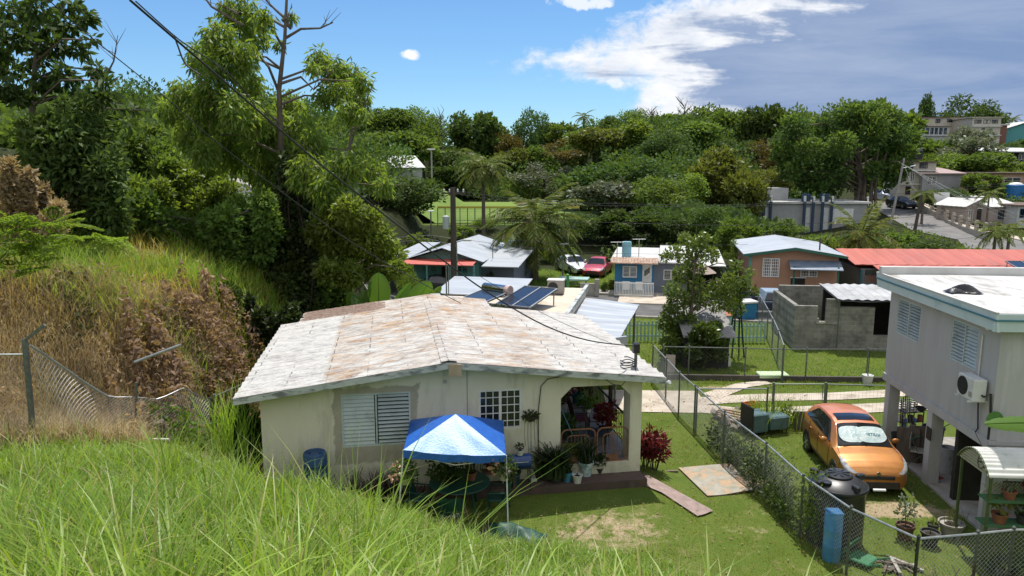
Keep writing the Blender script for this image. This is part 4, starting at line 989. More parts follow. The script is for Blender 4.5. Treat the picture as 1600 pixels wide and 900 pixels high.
for k in range(5):
    bx = GP(1404+5*k, 700+2*k); t = thing('garden_tool', ('rake with a wooden handle leaning on the far grey column', 'long dark pole leaning on the far grey column', 'hoe leaning just right of the far column', 'broom with a pale handle beside the far column', 'spade with a grey handle by the heaped shelf')[k], 'garden tool', bx)
    MB().tube([(0, 0, 0), (.1-.05*k, .25, 1.5+.08*k)], .014, 5).build('handle', (POLEW, RAILB, BARK, POTGR, GALVD)[k], t); MB().rbox(-.12+.02*k, -.02, 0, .12-.02*k, .02, .1, .005).build('tool_head', RAILB, t)
t = thing('walker', 'folded black metal walker frame standing in the carport', 'walker', GP(1512, 725)); mb = MB()
for x in (-.25, .25): mb.tube([(x, -.25, 0), (x, -.15, .85), (x, .15, .85), (x, .25, 0)], .014, 5)
mb.tube([(-.25, -.2, .45), (.25, -.2, .45)], .012, 5).tube([(-.25, -.16, .8), (.25, -.16, .8)], .012, 5); mb.build('frame', RAILB, t)
t = thing('folding_chair', 'dark folding chair leaning open under the grey house', 'chair', GP(1425, 728)+Vector((.2,.1,0)), 1.0)
MB().rbox(-.22, -.2, .42, .22, .2, .46).build('seat', POTGR, t); MB().rbox(-.22, .2, .5, .22, .23, .9).build('backrest', POTGR, t)
for x in (-.2, .2): MB().tube([(x, -.22, 0), (x, .22, .9)], .012, 5).build('leg', GALVD, t); MB().tube([(x, .25, 0), (x, -.2, .45)], .012, 5).build('leg', GALVD, t)
t = thing('hanging_pot', 'black hanging pot in the gap left of the middle column', 'hanging pot', GF.wor((.1, gx(1433, 640)[0], gx(1433, 636)[1])))
MB().lathe([(.06, -.12), (.17, 0), (.15, 0), (.001, -.05)], 14).build('pot', BLACK, t); MB().tube([(-.16, 0, 0), (0, 0, .35), (.16, 0, 0)], .005, 4).build('wire_hanger', CABLE, t)
o = MB().rbox(-.13, -.01, -.17, .13, .01, .17, .005).build('wall_panel', BLACK, loc=GF.wor((-.035, gx(1451, 700)[0], 1.45)), rotz=GF.yaw+rad(-90)); o.name = 'meter_box'; tag(o, 'dark box fixed on the middle column of the grey house', 'meter box')
o = MB().prism([(-.3, -.15), (.3, 0), (.0, .35)], 0, .02).build('red_flag', M('red_sheet', (.30,.06,.06), (.24,.05,.05), 4), loc=GP(1463, 748), rot=(.15, .1, 0)); tag(o, 'red triangular sheet lying at the edge of the carport floor', 'sheet')
a, q = GP(1417, 717)+Vector((-.2,-.4,.75)), GP(1493, 700)+Vector((0,0,.9)); o = MB().tube([a, (a+q)/2-Vector((0,0,.06)), q], .012, 5).build('rope', M('green_rope', (.06,.30,.22))); tag(o, 'green rope stretched across the carport from the orange car', 'rope')
a, q = GP(1480, 745)+Vector((0,0,.5)), GP(1525, 706)+Vector((0,0,1.0)); o = MB().tube([a, q], .009, 5).build('rope', CABLEG); tag(o, 'grey cord stretched across the carport floor before the teal tub', 'rope')
# round green leaf sign and banana leaf entering at the right edge
q = GF.onY(1541, 655, -.05); o = MB().lathe([(.001, 0), (.19, 0), (.2, .015), (.001, .03)], 18).build('round_green_disc', M('green_disc', (.06,.17,.03), (.10,.22,.05), 5), loc=GF.wor((.02, -.05, q.z)), rot=(rad(90), 0, 0)); o.name = 'wall_disc'; tag(o, 'round green disc on the near corner of the grey house', 'disc')
def banana_leaf(mb, base, tip, w, sag=.25, up=Vector((0,0,1)), tear=True, n=26, roll=0):
    """wide leaf blade along base->tip, notched at the margin"""
    d = tip-base; s = d.cross(up).normalized(); nrm = s.cross(d).normalized()
    s, nrm = s*math.cos(roll)+nrm*math.sin(roll), nrm*math.cos(roll)-s*math.sin(roll)
    for sg in (-1, 1):
        def f(u, v):
            prof = (math.sin(math.pi*min(1, u*.93+.07))**.55)*w/2
            if tear and (int(u*n) % 5 == 3): prof *= .86
            p = base+d*u-Vector((0,0,1))*sag*(u*u)*d.length*.5
            return p+s*sg*prof*v-nrm*(.22*prof*v*v)*1.0
        mb.sheet(f, n, 3)
    mb.tube([base+d*u-Vector((0,0,1))*sag*u*u*d.length*.5+nrm*.005 for u in [i/8 for i in range(9)]], [.02*(1-.8*i/8) for i in range(9)], 5)
t = thing('banana_plant', 'banana leaf hanging into view at the right edge before the grey house', 'banana plant', gz(Vector((12.3, 14.2, 0))))
b0 = Q(1662, 662, 13.6)-t.location; e0 = Q(1538, 655, 13.5)-t.location; mb = MB(); banana_leaf(mb, b0, e0, .42, .12, roll=.5); mb.build('leaf_blade', LF_BAN, t)
MB().tube([(0, 0, 0), (0, 0, b0.z*.7), b0], [.12, .1, .03], 8).build('stem', BARK, t)
# ------------------------------------------------------------------ orange car
def carpaint(name, c1, c2, roofc=None, zr=1.25):
    m, nt, b, out = newmat(name); v = coords(nt)
    c = mixc(nt, noise(nt, v, 2.5, 5, .65, .4, .7), c1, c2)
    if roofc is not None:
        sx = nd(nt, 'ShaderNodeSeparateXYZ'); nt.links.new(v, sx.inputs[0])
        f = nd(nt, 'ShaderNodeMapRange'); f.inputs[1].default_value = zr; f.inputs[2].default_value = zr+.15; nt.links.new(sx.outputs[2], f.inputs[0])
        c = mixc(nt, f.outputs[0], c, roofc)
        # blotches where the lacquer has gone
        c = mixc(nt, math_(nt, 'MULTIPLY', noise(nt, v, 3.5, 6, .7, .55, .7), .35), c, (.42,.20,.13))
    nt.links.new(c, b.inputs['Base Color']); b.inputs['Metallic'].default_value = .35; b.inputs['Roughness'].default_value = .44
    b.inputs['Coat Weight'].default_value = .5; b.inputs['Coat Roughness'].default_value = .06
    return m
CARGLASS = M('car_glass', (.012,.014,.016), None, rough=.04, spec=.8)
LAMPG = M('headlamp_glass', (.55,.56,.55), (.25,.26,.27), 6, .12, spec=.8, metal=.3)
TAILG = M('tail_lamp', (.30,.01,.012), None, rough=.15)
RIM = M('alloy_rim', (.42,.43,.44), None, rough=.35, metal=.8)
CHROME = M('chrome', (.65,.65,.66), None, rough=.12, metal=1)
def make_car(name, label, loc, rotz, paint, st, scale=(1,1,1), sedan=False, detail=True, group=None, cat='car'):
    """st: list of stations (y, halfwidth, z_bottom, z_belt, half roof width, z_top); front towards -y"""
    t = thing(name, label, cat, loc, rotz, group); t.scale = scale
    S = np.array(st, float)
    def sec(y):
        w, zb_, zl, wr2, zt2 = [float(np.interp(y, S[:, 0], S[:, k])) for k in range(1, 6)]
        zm = zb_+(zl-zb_)*.55
        return [(w*.90, zb_), (w*.985, zb_+(zl-zb_)*.22), (w*1.0, zm), (w*.965, zl), (wr2, zt2-.035*(1 if zt2-zl > .12 else .6)), (wr2*.72, zt2), (0, zt2+.02)]
    def P_(y, s, e=0.0, side=1):
        c = sec(y); i = min(int(s), 5); f = s-i; a, b2 = c[i], c[i+1]
        x, z = a[0]+(b2[0]-a[0])*f, a[1]+(b2[1]-a[1])*f
        if e:
            dx, dz = b2[0]-a[0], b2[1]-a[1]; L_ = math.hypot(dx, dz) or 1; x += e*dz/L_; z += -e*dx/L_ if dx < 0 else e
        return (x*side, y, z)
    ysmp = sorted(set(list(S[:, 0])+list(np.linspace(S[0, 0], S[-1, 0], 46))))
    ss = [0, .5, 1, 1.5, 2, 2.5, 3, 3.33, 3.66, 4, 4.5, 5, 5.5, 6]
    mb = MB(); rings = []
    for y in ysmp:
        r = [P_(y, s) for s in ss]; rings.append(r+[(-x, yy, z) for x, yy, z in reversed(r[:-1])])
    mb.rings(rings, cap=True, closed=True); body = mb.build('body', paint, t, smooth=True)
    def patch(nm, mat, ya, yb, sa, sb, e, sides=(1, -1), nu=10, nv=6, par=None, shape=None):
        for sd in sides:
            mb = MB()
            def f(u, v):
                y = ya+(yb-ya)*u; s = sa+(sb-sa)*v
                if shape: y, s = shape(u, v)
                return P_(y, s, e, sd)
            mb.sheet(f, nu, nv)
            mb.build(nm, mat, par or t, smooth=True)
    def top(nm, mat, ya, yb, s0, e, nu=8, zoff=0):
        mb = MB()
        def f(u, v):
            s = s0+(6-s0)*2*v if v <= .5 else s0+(6-s0)*2*(1-v); x, y, z = P_(ya+(yb-ya)*u, s, 0, 1 if v <= .5 else -1)
            return (x, y-e*.6, z+e)
        mb.sheet(f, nu, 12); return mb.build(nm, mat, t, smooth=True)
    wsf, wsb, rwf, rwb, y_a, y_b = (-1.08, -.40, 1.62, 1.98, -.72, 1.6) if not sedan else (-.78, -.22, 1.0, 1.55, -.5, 1.12)
    top('windscreen', CARGLASS, wsf, wsb, 4.06, .012)
    top('rear_window', CARGLASS, rwf, rwb, 4.1, .010)
    def swin(u, v):
        y = y_a+(y_b-y_a)*u; lo = 3.1; hi = 3.9
        hi = lo+(hi-lo)*min(1, u*3.2+.12)*min(1, (1-u)*4+.25); return y, lo+(hi-lo)*v
    patch('side_window', CARGLASS, 0, 0, 0, 0, .010, shape=swin, nu=18)
    wy = (-1.30, 1.32) if not sedan else (-1.36, 1.32)
    for y in wy:
        for sd in (1, -1):
            w0 = float(np.interp(y, S[:, 0], S[:, 1])); x = sd*(w0+.004)
            MB().prismX([(y+.375*math.cos(a*.2618), max(.2, .32+.375*math.sin(a*.2618))) for a in range(24)], sd*(w0-.25), x).build('wheel_arch', BLACK, t)
            wh = bpy.data.objects.new('wheel', None); link(wh, t); wh.location = (x+sd*.004, y, .315)
            MB().lathe([(.19, -.2), (.29, -.2), (.315, -.17), (.315, -.03), (.29, 0), (.2, .0)], 22).build('tyre', RUBBER, wh, rot=(0, sd*rad(90), 0), smooth=True)
            mb = MB(); mb.lathe([(.001, .004), (.04, .004), (.05, -.01), (.205, -.03), (.2, .003), (.21, .003), (.21, -.1)], 22)
            for k in range(6): a = k*1.047; mb.obox((.11*math.cos(a), .11*math.sin(a), -.008), (.17, .045, .02), (0, 0, a))
            mb.build('rim', RIM, wh, rot=(0, sd*rad(90), 0))
    y0 = S[0, 0]
    patch('headlight', LAMPG, 0, 0, 0, 0, .012, nu=8, shape=lambda u, v: (y0+.045+.60*u, 2.45+.75*u+(1.75-1.25*u)*v))
    patch('tail_light', TAILG, S[-1, 0]-.35, S[-1, 0]-.06, 2.4, 3.2, .012)
    mb = MB(); w = .42; zg = .545 if not sedan else .52
    mb.rbox(-w, y0-.018, zg-.045, w, y0+.12, zg+.05, .015); mb.build('grille', BLACK, t)
    mb = MB(); mb.rbox(-.56, y0-.02, .25, .56, y0+.22, .43, .02); mb.build('lower_intake', BLACK, t)
    MB().lathe([(.001, .02), (.05, .02), (.055, 0)], 14).build('badge', CHROME, t, loc=(0, y0+.02, zg+.10), rot=(rad(70), 0, 0))
    for sd in (1, -1):
        ym = -.62 if not sedan else -.42; zbelt = float(np.interp(ym, S[:, 0], S[:, 3])); ww = float(np.interp(ym, S[:, 0], S[:, 1]))
        MB().sphere((sd*(ww+.09), ym, zbelt+.07), .1, 10, 6, (1.1, .6, .75)).build('mirror', paint, t, smooth=True)
        if detail:
            for yd in (-.05, .85):
                zd = zbelt-.1; wd = float(np.interp(yd, S[:, 0], S[:, 1])); MB().rbox(sd*(wd)-.015, yd, zd, sd*wd+.015, yd+.16, zd+.03, .006).build('door_handle', paint, t)
            mb = MB()
            for yd in (-.78, .22, 1.12): mb.tube([P_(yd, s, .003, sd) for s in (.3, 1, 2, 3)], .005, 4)
            mb.build('door_seam', BLACK, t)
            MB().tube([P_(y, 4.02, .004, sd) for y in (-1.08, -1.4, -1.7, -1.95, -2.08)], .006, 4).build('bonnet_seam', BLACK, t); MB().tube([P_(-1.75+.02*k, 3.2-.32*k, .004, sd) for k in range(7)], .005, 4).build('bumper_seam', BLACK, t); MB().tube([P_(y, .62, .004, sd) for y in (-.85, 0, .8)], .012, 4).build('sill_trim', BLACK, t)
    return t, P_, top
HATCH = [(-2.2,.46,.26,.58,.40,.60),(-2.18,.58,.24,.60,.50,.63),(-2.12,.71,.22,.645,.60,.68),(-2.0,.805,.22,.72,.69,.765),(-1.8,.868,.22,.81,.75,.86),(-1.5,.883,.22,.90,.79,.945),(-1.12,.883,.22,.95,.765,1.00),(-1.04,.883,.22,.95,.735,1.05),
         (-.75,.883,.22,.97,.67,1.25),(-.40,.883,.22,.985,.60,1.465),(0,.883,.22,1.0,.59,1.535),(.6,.883,.22,1.02,.585,1.55),(1.2,.88,.22,1.05,.57,1.51),(1.6,.87,.24,1.08,.55,1.45),(1.78,.86,.26,1.08,.56,1.40),(2.0,.82,.28,1.0,.60,1.08),(2.12,.76,.32,.80,.60,.86),(2.18,.66,.36,.66,.5,.7)]
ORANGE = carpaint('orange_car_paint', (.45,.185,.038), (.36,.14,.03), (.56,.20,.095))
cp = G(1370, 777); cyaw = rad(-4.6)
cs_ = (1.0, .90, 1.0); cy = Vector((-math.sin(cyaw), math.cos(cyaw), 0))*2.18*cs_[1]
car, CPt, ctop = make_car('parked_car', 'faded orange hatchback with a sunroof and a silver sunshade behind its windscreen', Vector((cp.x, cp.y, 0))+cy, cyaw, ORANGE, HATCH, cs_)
ctop('sunroof', CARGLASS, -.22, .28, 4.55, .012)
# sunshade seen through the windscreen: two overlapping oval panels, lettered
SHADE = M('silver_sunshade', (.66,.74,.73), (.46,.58,.58), 5, .3, .5, 16, metal=.2)
for cx, w, e, tone in ((-.27, .36, .018, 0), (.24, .40, .022, 1)):
    mb = MB()
    def f(u, v):
        a = u*6.28318; r = v; x = cx+w*r*math.copysign(abs(math.cos(a))**.7, math.cos(a)); y = -.76+.24*r*math.copysign(abs(math.sin(a))**.7, math.sin(a))
        hw2 = float(np.interp(y, [s[0] for s in HATCH], [s[4] for s in HATCH])); zt2 = float(np.interp(y, [s[0] for s in HATCH], [s[5] for s in HATCH]))
        return (max(-hw2*.93, min(hw2*.93, x)), y-e*.6, zt2+.012+e+.006*math.sin(x*60)*(1-tone))
    mb.sheet(f, 40, 5); mb.build('sunshade', SHADE, car, smooth=True)
sl = math.atan2(1.465-1.05, .64)
text_mesh('lettering', 'METRIX', .125, M('teal_print', (.02,.16,.20)), car, (.27, -.795, 1.275), (sl, 0, rad(-7)), .002)
mb = MB(); mb.tube([(-.58, -1.09, 1.04), (.02, -1.03, 1.085)], .012, 4).tube([(.0, -1.09, 1.045), (.55, -1.0, 1.09)], .012, 4); mb.build('wiper', BLACK, car)
# ------------------------------------------------------------------ tank, barrel and things by the fence
TANK = M('black_tank', (.018,.019,.021), (.028,.029,.031), 3, .38, .05, 6, spec=.5)
tp = Vector((7.52, 16.1, 0)); t = thing('water_tank', 'big round black water tank with a ribbed lid standing before the orange car', 'water tank', tp); t.scale = (1.08, 1.08, .88)
r = .58; MB().lathe([(r*.97, 0), (r*.97, 1.42), (r, 1.5), (r*1.04, 1.52), (r*1.06, 1.56), (r*1.03, 1.6)], 40).build('tank_body', TANK, t, smooth=True)
MB().lathe([(r*1.03, 1.58), (r*.97, 1.63), (r*.7, 1.72), (.3, 1.79), (.001, 1.8)], 40).build('dome', TANK, t, smooth=True)
lid = MB().lathe([(.27, 1.76), (.28, 1.84), (.25, 1.87), (.2, 1.86), (.001, 1.885)], 28).build('lid', TANK, t, smooth=True)
mb = MB()
for k in range(8): a = k*.785; mb.obox((.13*math.cos(a), .13*math.sin(a), 1.875), (.2, .03, .03), (0, 0, a))
mb.build('lid_rib', TANK, lid)
for a in (.2, 2.3, 3.6, 5.0): MB().rbox(-.07, -.05, 0, .12, .05, .14, .02).build('lug', TANK, t, loc=(.5*math.cos(a), .5*math.sin(a), 1.64), rotz=a)
MB().lathe([(.09, 0), (.1, .05), (.001, .06)], 12).build('vent_cap', TANK, t, loc=(-.35, -.25, 1.71))
MB().tube([(.66, -.2, 1.5), (.9, -.25, 1.52)], .035, 8).build('pipe', WHITE, t)
B2 = M('light_blue_barrel', (.06,.20,.42), (.09,.28,.52), 3, .5, stain=(.22,.34,.42), sscale=3, slo=.55)
t = thing('barrel', 'slim light blue barrel with a ribbed lid tight behind the chain link fence', 'barrel', (7.07, 15.2, 0)); t.scale = (.88, .88, .96)
MB().lathe([(.2, 0), (.215, .05), (.215, .35), (.222, .37), (.215, .39), (.215, .74), (.222, .76), (.215, .78), (.215, 1.1), (.2, 1.16), (.001, 1.18)], 28).build('drum', B2, t, smooth=True)
mb = MB()
for k in range(10): mb.box(-.17, -.18+.036*k, 1.165, .17, -.165+.036*k, 1.2)
mb.build('lid_rib', B2, t)
# potted plants on the right lawn
potted(gz(G(1413, 842)), .2, .36, M('brown_ceramic', (.14,.075,.05), (.10,.05,.035), 4, .45), 'bush', .75, .4, LF_GREY, 'brown glazed pot with a wispy grey green seedling on the lawn', 110, .05, stem=True)
potted(gz(G(1452, 852)), .2, .34, POTK, 'strap', .12, .1, LF_AGAVE, 'black plastic pot with an empty top on the lawn right of the brown glazed pot', 6, .02)
potted(gz(G(1485, 838)), .27, .36, POTGR, 'spiky', .5, .5, LF_YEL, 'wide cement pot with thin yellowish shoots by the plant stand', 40, .02)
potted(gz(G(1462, 842))+Vector((0,.15,0)), .12, .3, POTK, 'spiky', .3, .3, LF_MID, 'narrow dark pot half hidden between the black pot and the cement pot', 20, .02)
# plant stand with an arched roof
PSM = M('green_post_paint', (.09,.12,.04), (.06,.09,.03), 5, .6)
psO = Vector((10.2, 14.9, 0)); ps = thing('plant_stand', 'plant stand with an arched corrugated roof and a lattice shelf at the right edge', 'plant stand', psO, rad(-4))
BEIGE = M('beige_slats', (.44,.42,.28), (.36,.34,.22), 4, .7); CORR = M('white_corrugated', (.66,.66,.63), (.56,.56,.53), 3, .5, stain=(.30,.28,.25), sscale=2)
x1, dp = 2.6, 1.25; zA, rise = 2.05, .40
def arch(v): return (dp*v-.12, zA+rise*math.sin(math.pi*min(1, max(0, v))))
mb = MB()
mb.sheet(lambda u, v: (.0+(x1)*u-.08, dp*v-.05, zA+.02+rise*math.sin(math.pi*v)**.8+.014*math.sin(v*95)), 4, 90)
mb.build('arched_roof', CORR, ps, smooth=True)
mb = MB()
mb.prismX([(dp*v-.05, zA+rise*math.sin(math.pi*v)**.8) for v in [i/16 for i in range(17)]], -.02, .0)
for k in range(6): zz = zA+.03+k*.065; ww = math.asin(min(1, ((zz-zA)/rise)**1.25))/math.pi; mb.box(-.045, dp*ww-.02, zz, -.021, dp*(1-ww)-.08, zz+.03)
mb.build('end_panel', BEIGE, ps)
mb = MB(); mb.tube([(-.06, dp*v-.05, zA+rise*math.sin(math.pi*v)**.8+.015) for v in [i/16 for i in range(17)]], .022, 6); mb.build('end_trim', PSM, ps)
for x, y in ((.02, 0), (.02, dp-.1), (1.3, 0), (x1-.1, 0), (x1-.1, dp-.1)): MB().box(x-.025, y-.025, 0, x+.025, y+.025, zA).build('post', PSM, ps)
for z in (1.5, .95): MB().box(-.02, -.06, z, x1, .35, z+.03).build('shelf', M('shelf_green', (.07,.17,.07), (.05,.13,.05), 4), ps)
mb = MB()
for k in range(40):
    x = -.3+k*.085
    for sg in (1, -1):
        a = (x, .37, 1.53); q = (x+sg*.26, .37, 1.79); 
        if 0 <= min(a[0], q[0]) and max(a[0], q[0]) < x1: mb.beam((a[0], .37+.008*sg, 1.53), (q[0], .37+.008*sg, 1.79), .042, .012)
mb.build('lattice', BEIGE, ps)
mb = MB(); mb.tube([(-.05, .3+.12*math.cos(a*.5), zA+.2+.012*a*math.sin(a*.5)) for a in range(16)], .01, 4); mb.build('iron_scroll', RAILB, ps)
psF = Frame(psO, rad(-4))
for k, (x, z, r, h, kind, ph, lm, lb) in enumerate(((.5, 1.53, .14, .2, 'strap', .3, LF_GREY, 'terracotta pot with a pale curling plant on the left of the lattice shelf'), (.98, 1.53, .11, .16, 'bush', .2, LF_RED, 'small terracotta pot with reddish leaves at the middle of the lattice shelf'), (1.65, 1.53, .13, .2, 'bush', .25, LF_MID, 'terracotta pot with green leaves on the right of the lattice shelf'),
      (.35, .98, .16, .22, 'bush', .4, LF_YEL, 'terracotta pot with yellowish leaves on the lower shelf beside the green post'), (.85, .98, .15, .2, 'bush', .4, LF_DARK, 'dark leafy pot on the lower shelf of the plant stand'), (1.35, .98, .15, .2, 'strap', .4, LF_AGAVE, 'pot of strap leaves on the lower shelf of the plant stand'))):
    potted(psF.wor((x, .12, z)), r, h, TERRA if k != 4 else POTK, kind, ph, .35, lm, lb, 80 if kind == 'bush' else 18, .045)
for k, (x, y, lm, s, lb) in enumerate(((.2, -.5, LF_VINE, .5, 'dark weeds at the foot of the plant stand'), (.9, -.45, LF_DARK, .6, 'dense dark plants below the lower shelf'), (1.7, -.5, LF_RED, .55, 'dark reddish plants at the right edge under the plant stand'))):
    b0 = psF.wor((x, y, 0)); t = thing('border_plant', lb, 'plant', b0); foliage('foliage', [(0, 0, s*.5, s*.6, s*.5), (.3, .1, s*.4, s*.4, s*.35)], 500, .12, .06, lm, t); MB().tube([(0,0,0),(0,0,s*.5)], .01, 4).build('stem', BARKD, t)
# debris near the fence corner
for k in range(9):
    o = MB().beam((-.35, 0, 0), (.35, 0, .02), .05+.02*(k % 3), .03).build('wood_scrap', (BARK, POTGR, BARK)[k % 3], loc=gz(G(1398+7*(k % 3), 876+4*k))+Vector((.1*math.sin(k*2), .08*k-.2, .03+.02*(k % 4))), rotz=1.9+k*.37); tag(o, 'splintered grey timber scrap in the heap by the fence corner', 'timber', 'timber scraps heaped by the fence corner')
t = thing('plastic_chair', 'overturned green plastic chair behind the slim blue barrel', 'chair', gz(G(1346, 880)), .7); MB().rbox(-.25, -.25, .1, .25, .25, .15, .02).build('seat', M('leaf_green_plastic', (.03,.14,.06), (.04,.18,.08), 4, .5), t); MB().obox((0, .3, .25), (.5, .04, .45), (.5, 0, 0)).build('backrest', t.children[0].data.materials[0], t)
for x in (-.22, .22): MB().beam((x, -.2, .1), (x, -.5, .25), .035).build('leg', t.children[0].data.materials[0], t)
for k, (x, y, lb) in enumerate(((8.6, 13.1, 'dark dry brushwood heaped behind the near fence'), (9.7, 13.0, 'reddish dry brushwood at the bottom right behind the near fence'))):
    t = thing('brush_heap', lb, 'brushwood', gz(Vector((x, y, 0)))); mb = MB()
    for j in range(60):
        a = R.random()*6.28; r_ = R.random()*.6; l = .3+R.random()*.6; e = R.random()*.5
        p0 = Vector((r_*math.cos(a), r_*.7*math.sin(a), R.random()*.35)); mb.tube([p0, p0+Vector((math.cos(a*3)*l, math.sin(a*3)*l, e*l))], .008, 4)
    mb.build('twigs', BARKD, t); foliage('dead_leaves', [(0, 0, .2, .7, .25)], 260, .1, .06, (LF_BROWN, LF_RED)[k], t)
# debris and teal bench further up the fence
PL = M('stacked_plank', (.44,.33,.26), (.34,.25,.19), 4, .85)
for k in range(5):
    o = MB().box(-.8, -.09, 0, .8, .09, .035).build('plank', PL, loc=G(1160, 668)+Vector((.07*k-.2, .12*k-.2, .25+.045*k)), rotz=2.2+.09*k); tag(o, 'weathered pinkish plank stacked on the junk pile along the fence', 'plank', 'planks on the junk pile')
t = thing('plastic_crate', 'bright orange plastic crate on the junk pile by the fence', 'crate', G(1172, 656)+Vector((0,0,.4)), .4); OR = M('orange_plastic', (.55,.12,.03), (.45,.10,.03), 4, .5)
MB().box(-.24, -.16, 0, .24, .16, .02).box(-.24, -.16, .02, -.22, .16, .22).box(.22, -.16, .02, .24, .16, .22).box(-.22, -.16, .02, .22, -.14, .22).box(-.22, .14, .02, .22, .16, .22).build('crate_body', OR, t)
t = thing('rubble_pile', 'low pile of pale rags and rubble along the fence', 'rubble', G(1150, 662)); mb = MB()
for k in range(40): mb.obox((R.uniform(-.6, .6), R.uniform(-.8, .7), .05+R.random()*.25), (R.uniform(.1,.4), R.uniform(.1,.3), R.uniform(.05,.15)), (R.random(), R.random(), R.random()*3))
mb.build('rubble', M('rags', (.40,.35,.30), (.20,.18,.17), 2.5, .95, lo=.45, hi=.55), t)
t = thing('old_appliance', 'teal grey appliance shells heaped in the weeds by the fence', 'appliance', G(1192, 676), .3); TG = M('teal_grey_metal', (.10,.17,.18), (.07,.12,.13), 4, .5, stain=(.05,.05,.05))
MB().rbox(-.6, -.3, .15, 0, .3, .75, .04).build('cabinet', TG, t); MB().rbox(.05, -.35, .2, .75, .25, .62, .05).build('tub', TG, t); MB().rbox(-.66, -.35, .1, -.62, .35, 1.0, .02).build('panel', BLACK, t)
for x in (.1, .68): MB().tube([(x, -.3, 0), (x, -.3, .6)], .02, 5).build('leg', BLACK, t)
o = MB().rbox(-.5, -.04, 0, .5, .04, .62, .01).build('board', M('grey_brown_board', (.105,.10,.085), (.08,.075,.065), 3, .8), loc=G(1263, 672), rot=(-.12, 0, -.05)); o.name = 'grey_board'; tag(o, 'dark grey board standing on the lawn left of the orange car', 'panel')
t = thing('white_bucket', 'white bucket with a stake under the rear chain link fence', 'bucket', G(1355, 601), 0); MB().lathe([(.16, 0), (.21, .38), (.22, .4), (.19, .4), (.001, .3)], 16).build('bucket_body', POTW, t); MB().tube([(0, 0, .3), (0, 0, 1.4)], .015, 5).build('stake', RAILB, t)
o = MB().rbox(-.6, -.3, 0, .6, .3, .14, .03).build('pale_cushion', M('lime_cushion', (.50,.62,.40), (.42,.54,.33), 4), loc=G(1205, 592)+Vector((0,-.1,.14))); o.name = 'cushion'; tag(o, 'pale lime cushion lying on the curb at the fence corner', 'cushion')
# weeds and vines on the long fence
def fence_vine(px0, py0, px1, py1, n, label, lm, hh=.9, ln=.09, k=7, spread=.28, offs_=.15):
    a, q = G(px0, py0), G(px1, py1); t = thing('fence_vine', label, 'vine', a); cl = []
    for i in range(k):
        p = (q-a)*((i+.5)/k); f = .6+.7*R.random(); cl.append((p.x+offs_+R.uniform(-.1,.15), p.y, hh*f*.5, spread*(.8+.5*R.random()), hh*f*.55))
    foliage('foliage', cl, n, ln, ln*.55, lm, t, shell=.2); mb = MB()
    for i in range(k): p = (q-a)*((i+.5)/k); mb.tube([p+Vector((offs_, 0, -.05)), p+Vector((offs_+R.uniform(-.1,.1), R.uniform(-.2,.2), hh*.8))], .008, 4)
    mb.build('stem', BARKD, t)
fence_vine(1104, 692, 1136, 727, 1100, 'dark weeds growing through the fence behind the mottled sheet', LF_VINE, .95)
fence_vine(1136, 727, 1190, 778, 1500, 'thick dark vine covering the fence beside the mottled metal sheet', LF_VINE, 1.05)
fence_vine(1195, 782, 1245, 836, 1400, 'dark green vine along the fence left of the black tank', LF_DARK, 1.1)
fence_vine(1248, 838, 1266, 855, 900, 'leafy light green vine topping the fence post beside the black tank', LF_MID, 1.75, .1, 4, .3)
fence_vine(1160, 735, 1200, 770, 500, 'grey flowering weeds behind the fence near the black tank', LF_GREY, .8, .08, 5, .35, .6)
b0 = G(1196, 668); t = thing('tall_weeds', 'clump of tall green grass growing out of the appliance heap', 'weeds', b0); P = N.normal(size=(420, 3))*np.array([.5, .3, 0]); V, F = blades(P, .7+.7*N.random(420), .02*np.ones(420), .3+.5*N.random(420), N, 4); npmesh('blades', V, F, LF_GRAS, t)
foliage('foliage', [(.7, .1, .4, .4, .4)], 400, .1, .05, LF_MID, t)
# ================================================================== buildings across the street and on the hill
def wallc(name, c, s=.8): return M(name, c, tuple(q*.85 for q in c), 1.2, .85, .15, 15, stain=tuple(q*.6 for q in c), sscale=.7, slo=.58, shi=.8)
PEACH = wallc('peach_wall', (.42,.235,.15)); BLUEW = wallc('blue_wall', (.045,.20,.36)); BGREY = wallc('slate_wall', (.165,.19,.235)); TEALW = wallc('teal_wall', (.13,.31,.29))
GREYW = wallc('plain_grey_wall', (.36,.36,.36)); CREAMW = wallc('far_cream_wall', (.52,.48,.40)); PINKW = wallc('far_pink_wall', (.42,.35,.31)); PEACHW = wallc('far_peach_wall', (.50,.32,.21)); WHITEW = wallc('far_white_wall', (.55,.55,.53))
BLOCK = None
TRIMG = M('green_trim', (.03,.13,.09), None, rough=.6); REDAW = M('red_awning', (.55,.13,.10), (.45,.10,.08), 3, .6); NAVYT = M('navy_trim', (.02,.05,.09), None, rough=.6)
SLATB = M('slate_awning', (.16,.21,.29), (.11,.15,.21), 3, .5, stain=(.28,.30,.32), sscale=1.5)
REDROOF = M('red_metal_roof', (.47,.125,.085), (.39,.10,.07), .9, .5, .2, 3, stain=(.30,.10,.075), sscale=.8, stretch=(1.2,.3,1))
def pane_rect(fr, rect, y=0):
    a = fr.onY(rect[0], rect[1], y); b2 = fr.onY(rect[2], rect[3], y); return a.x, b2.x, min(a.z, b2.z), max(a.z, b2.z)
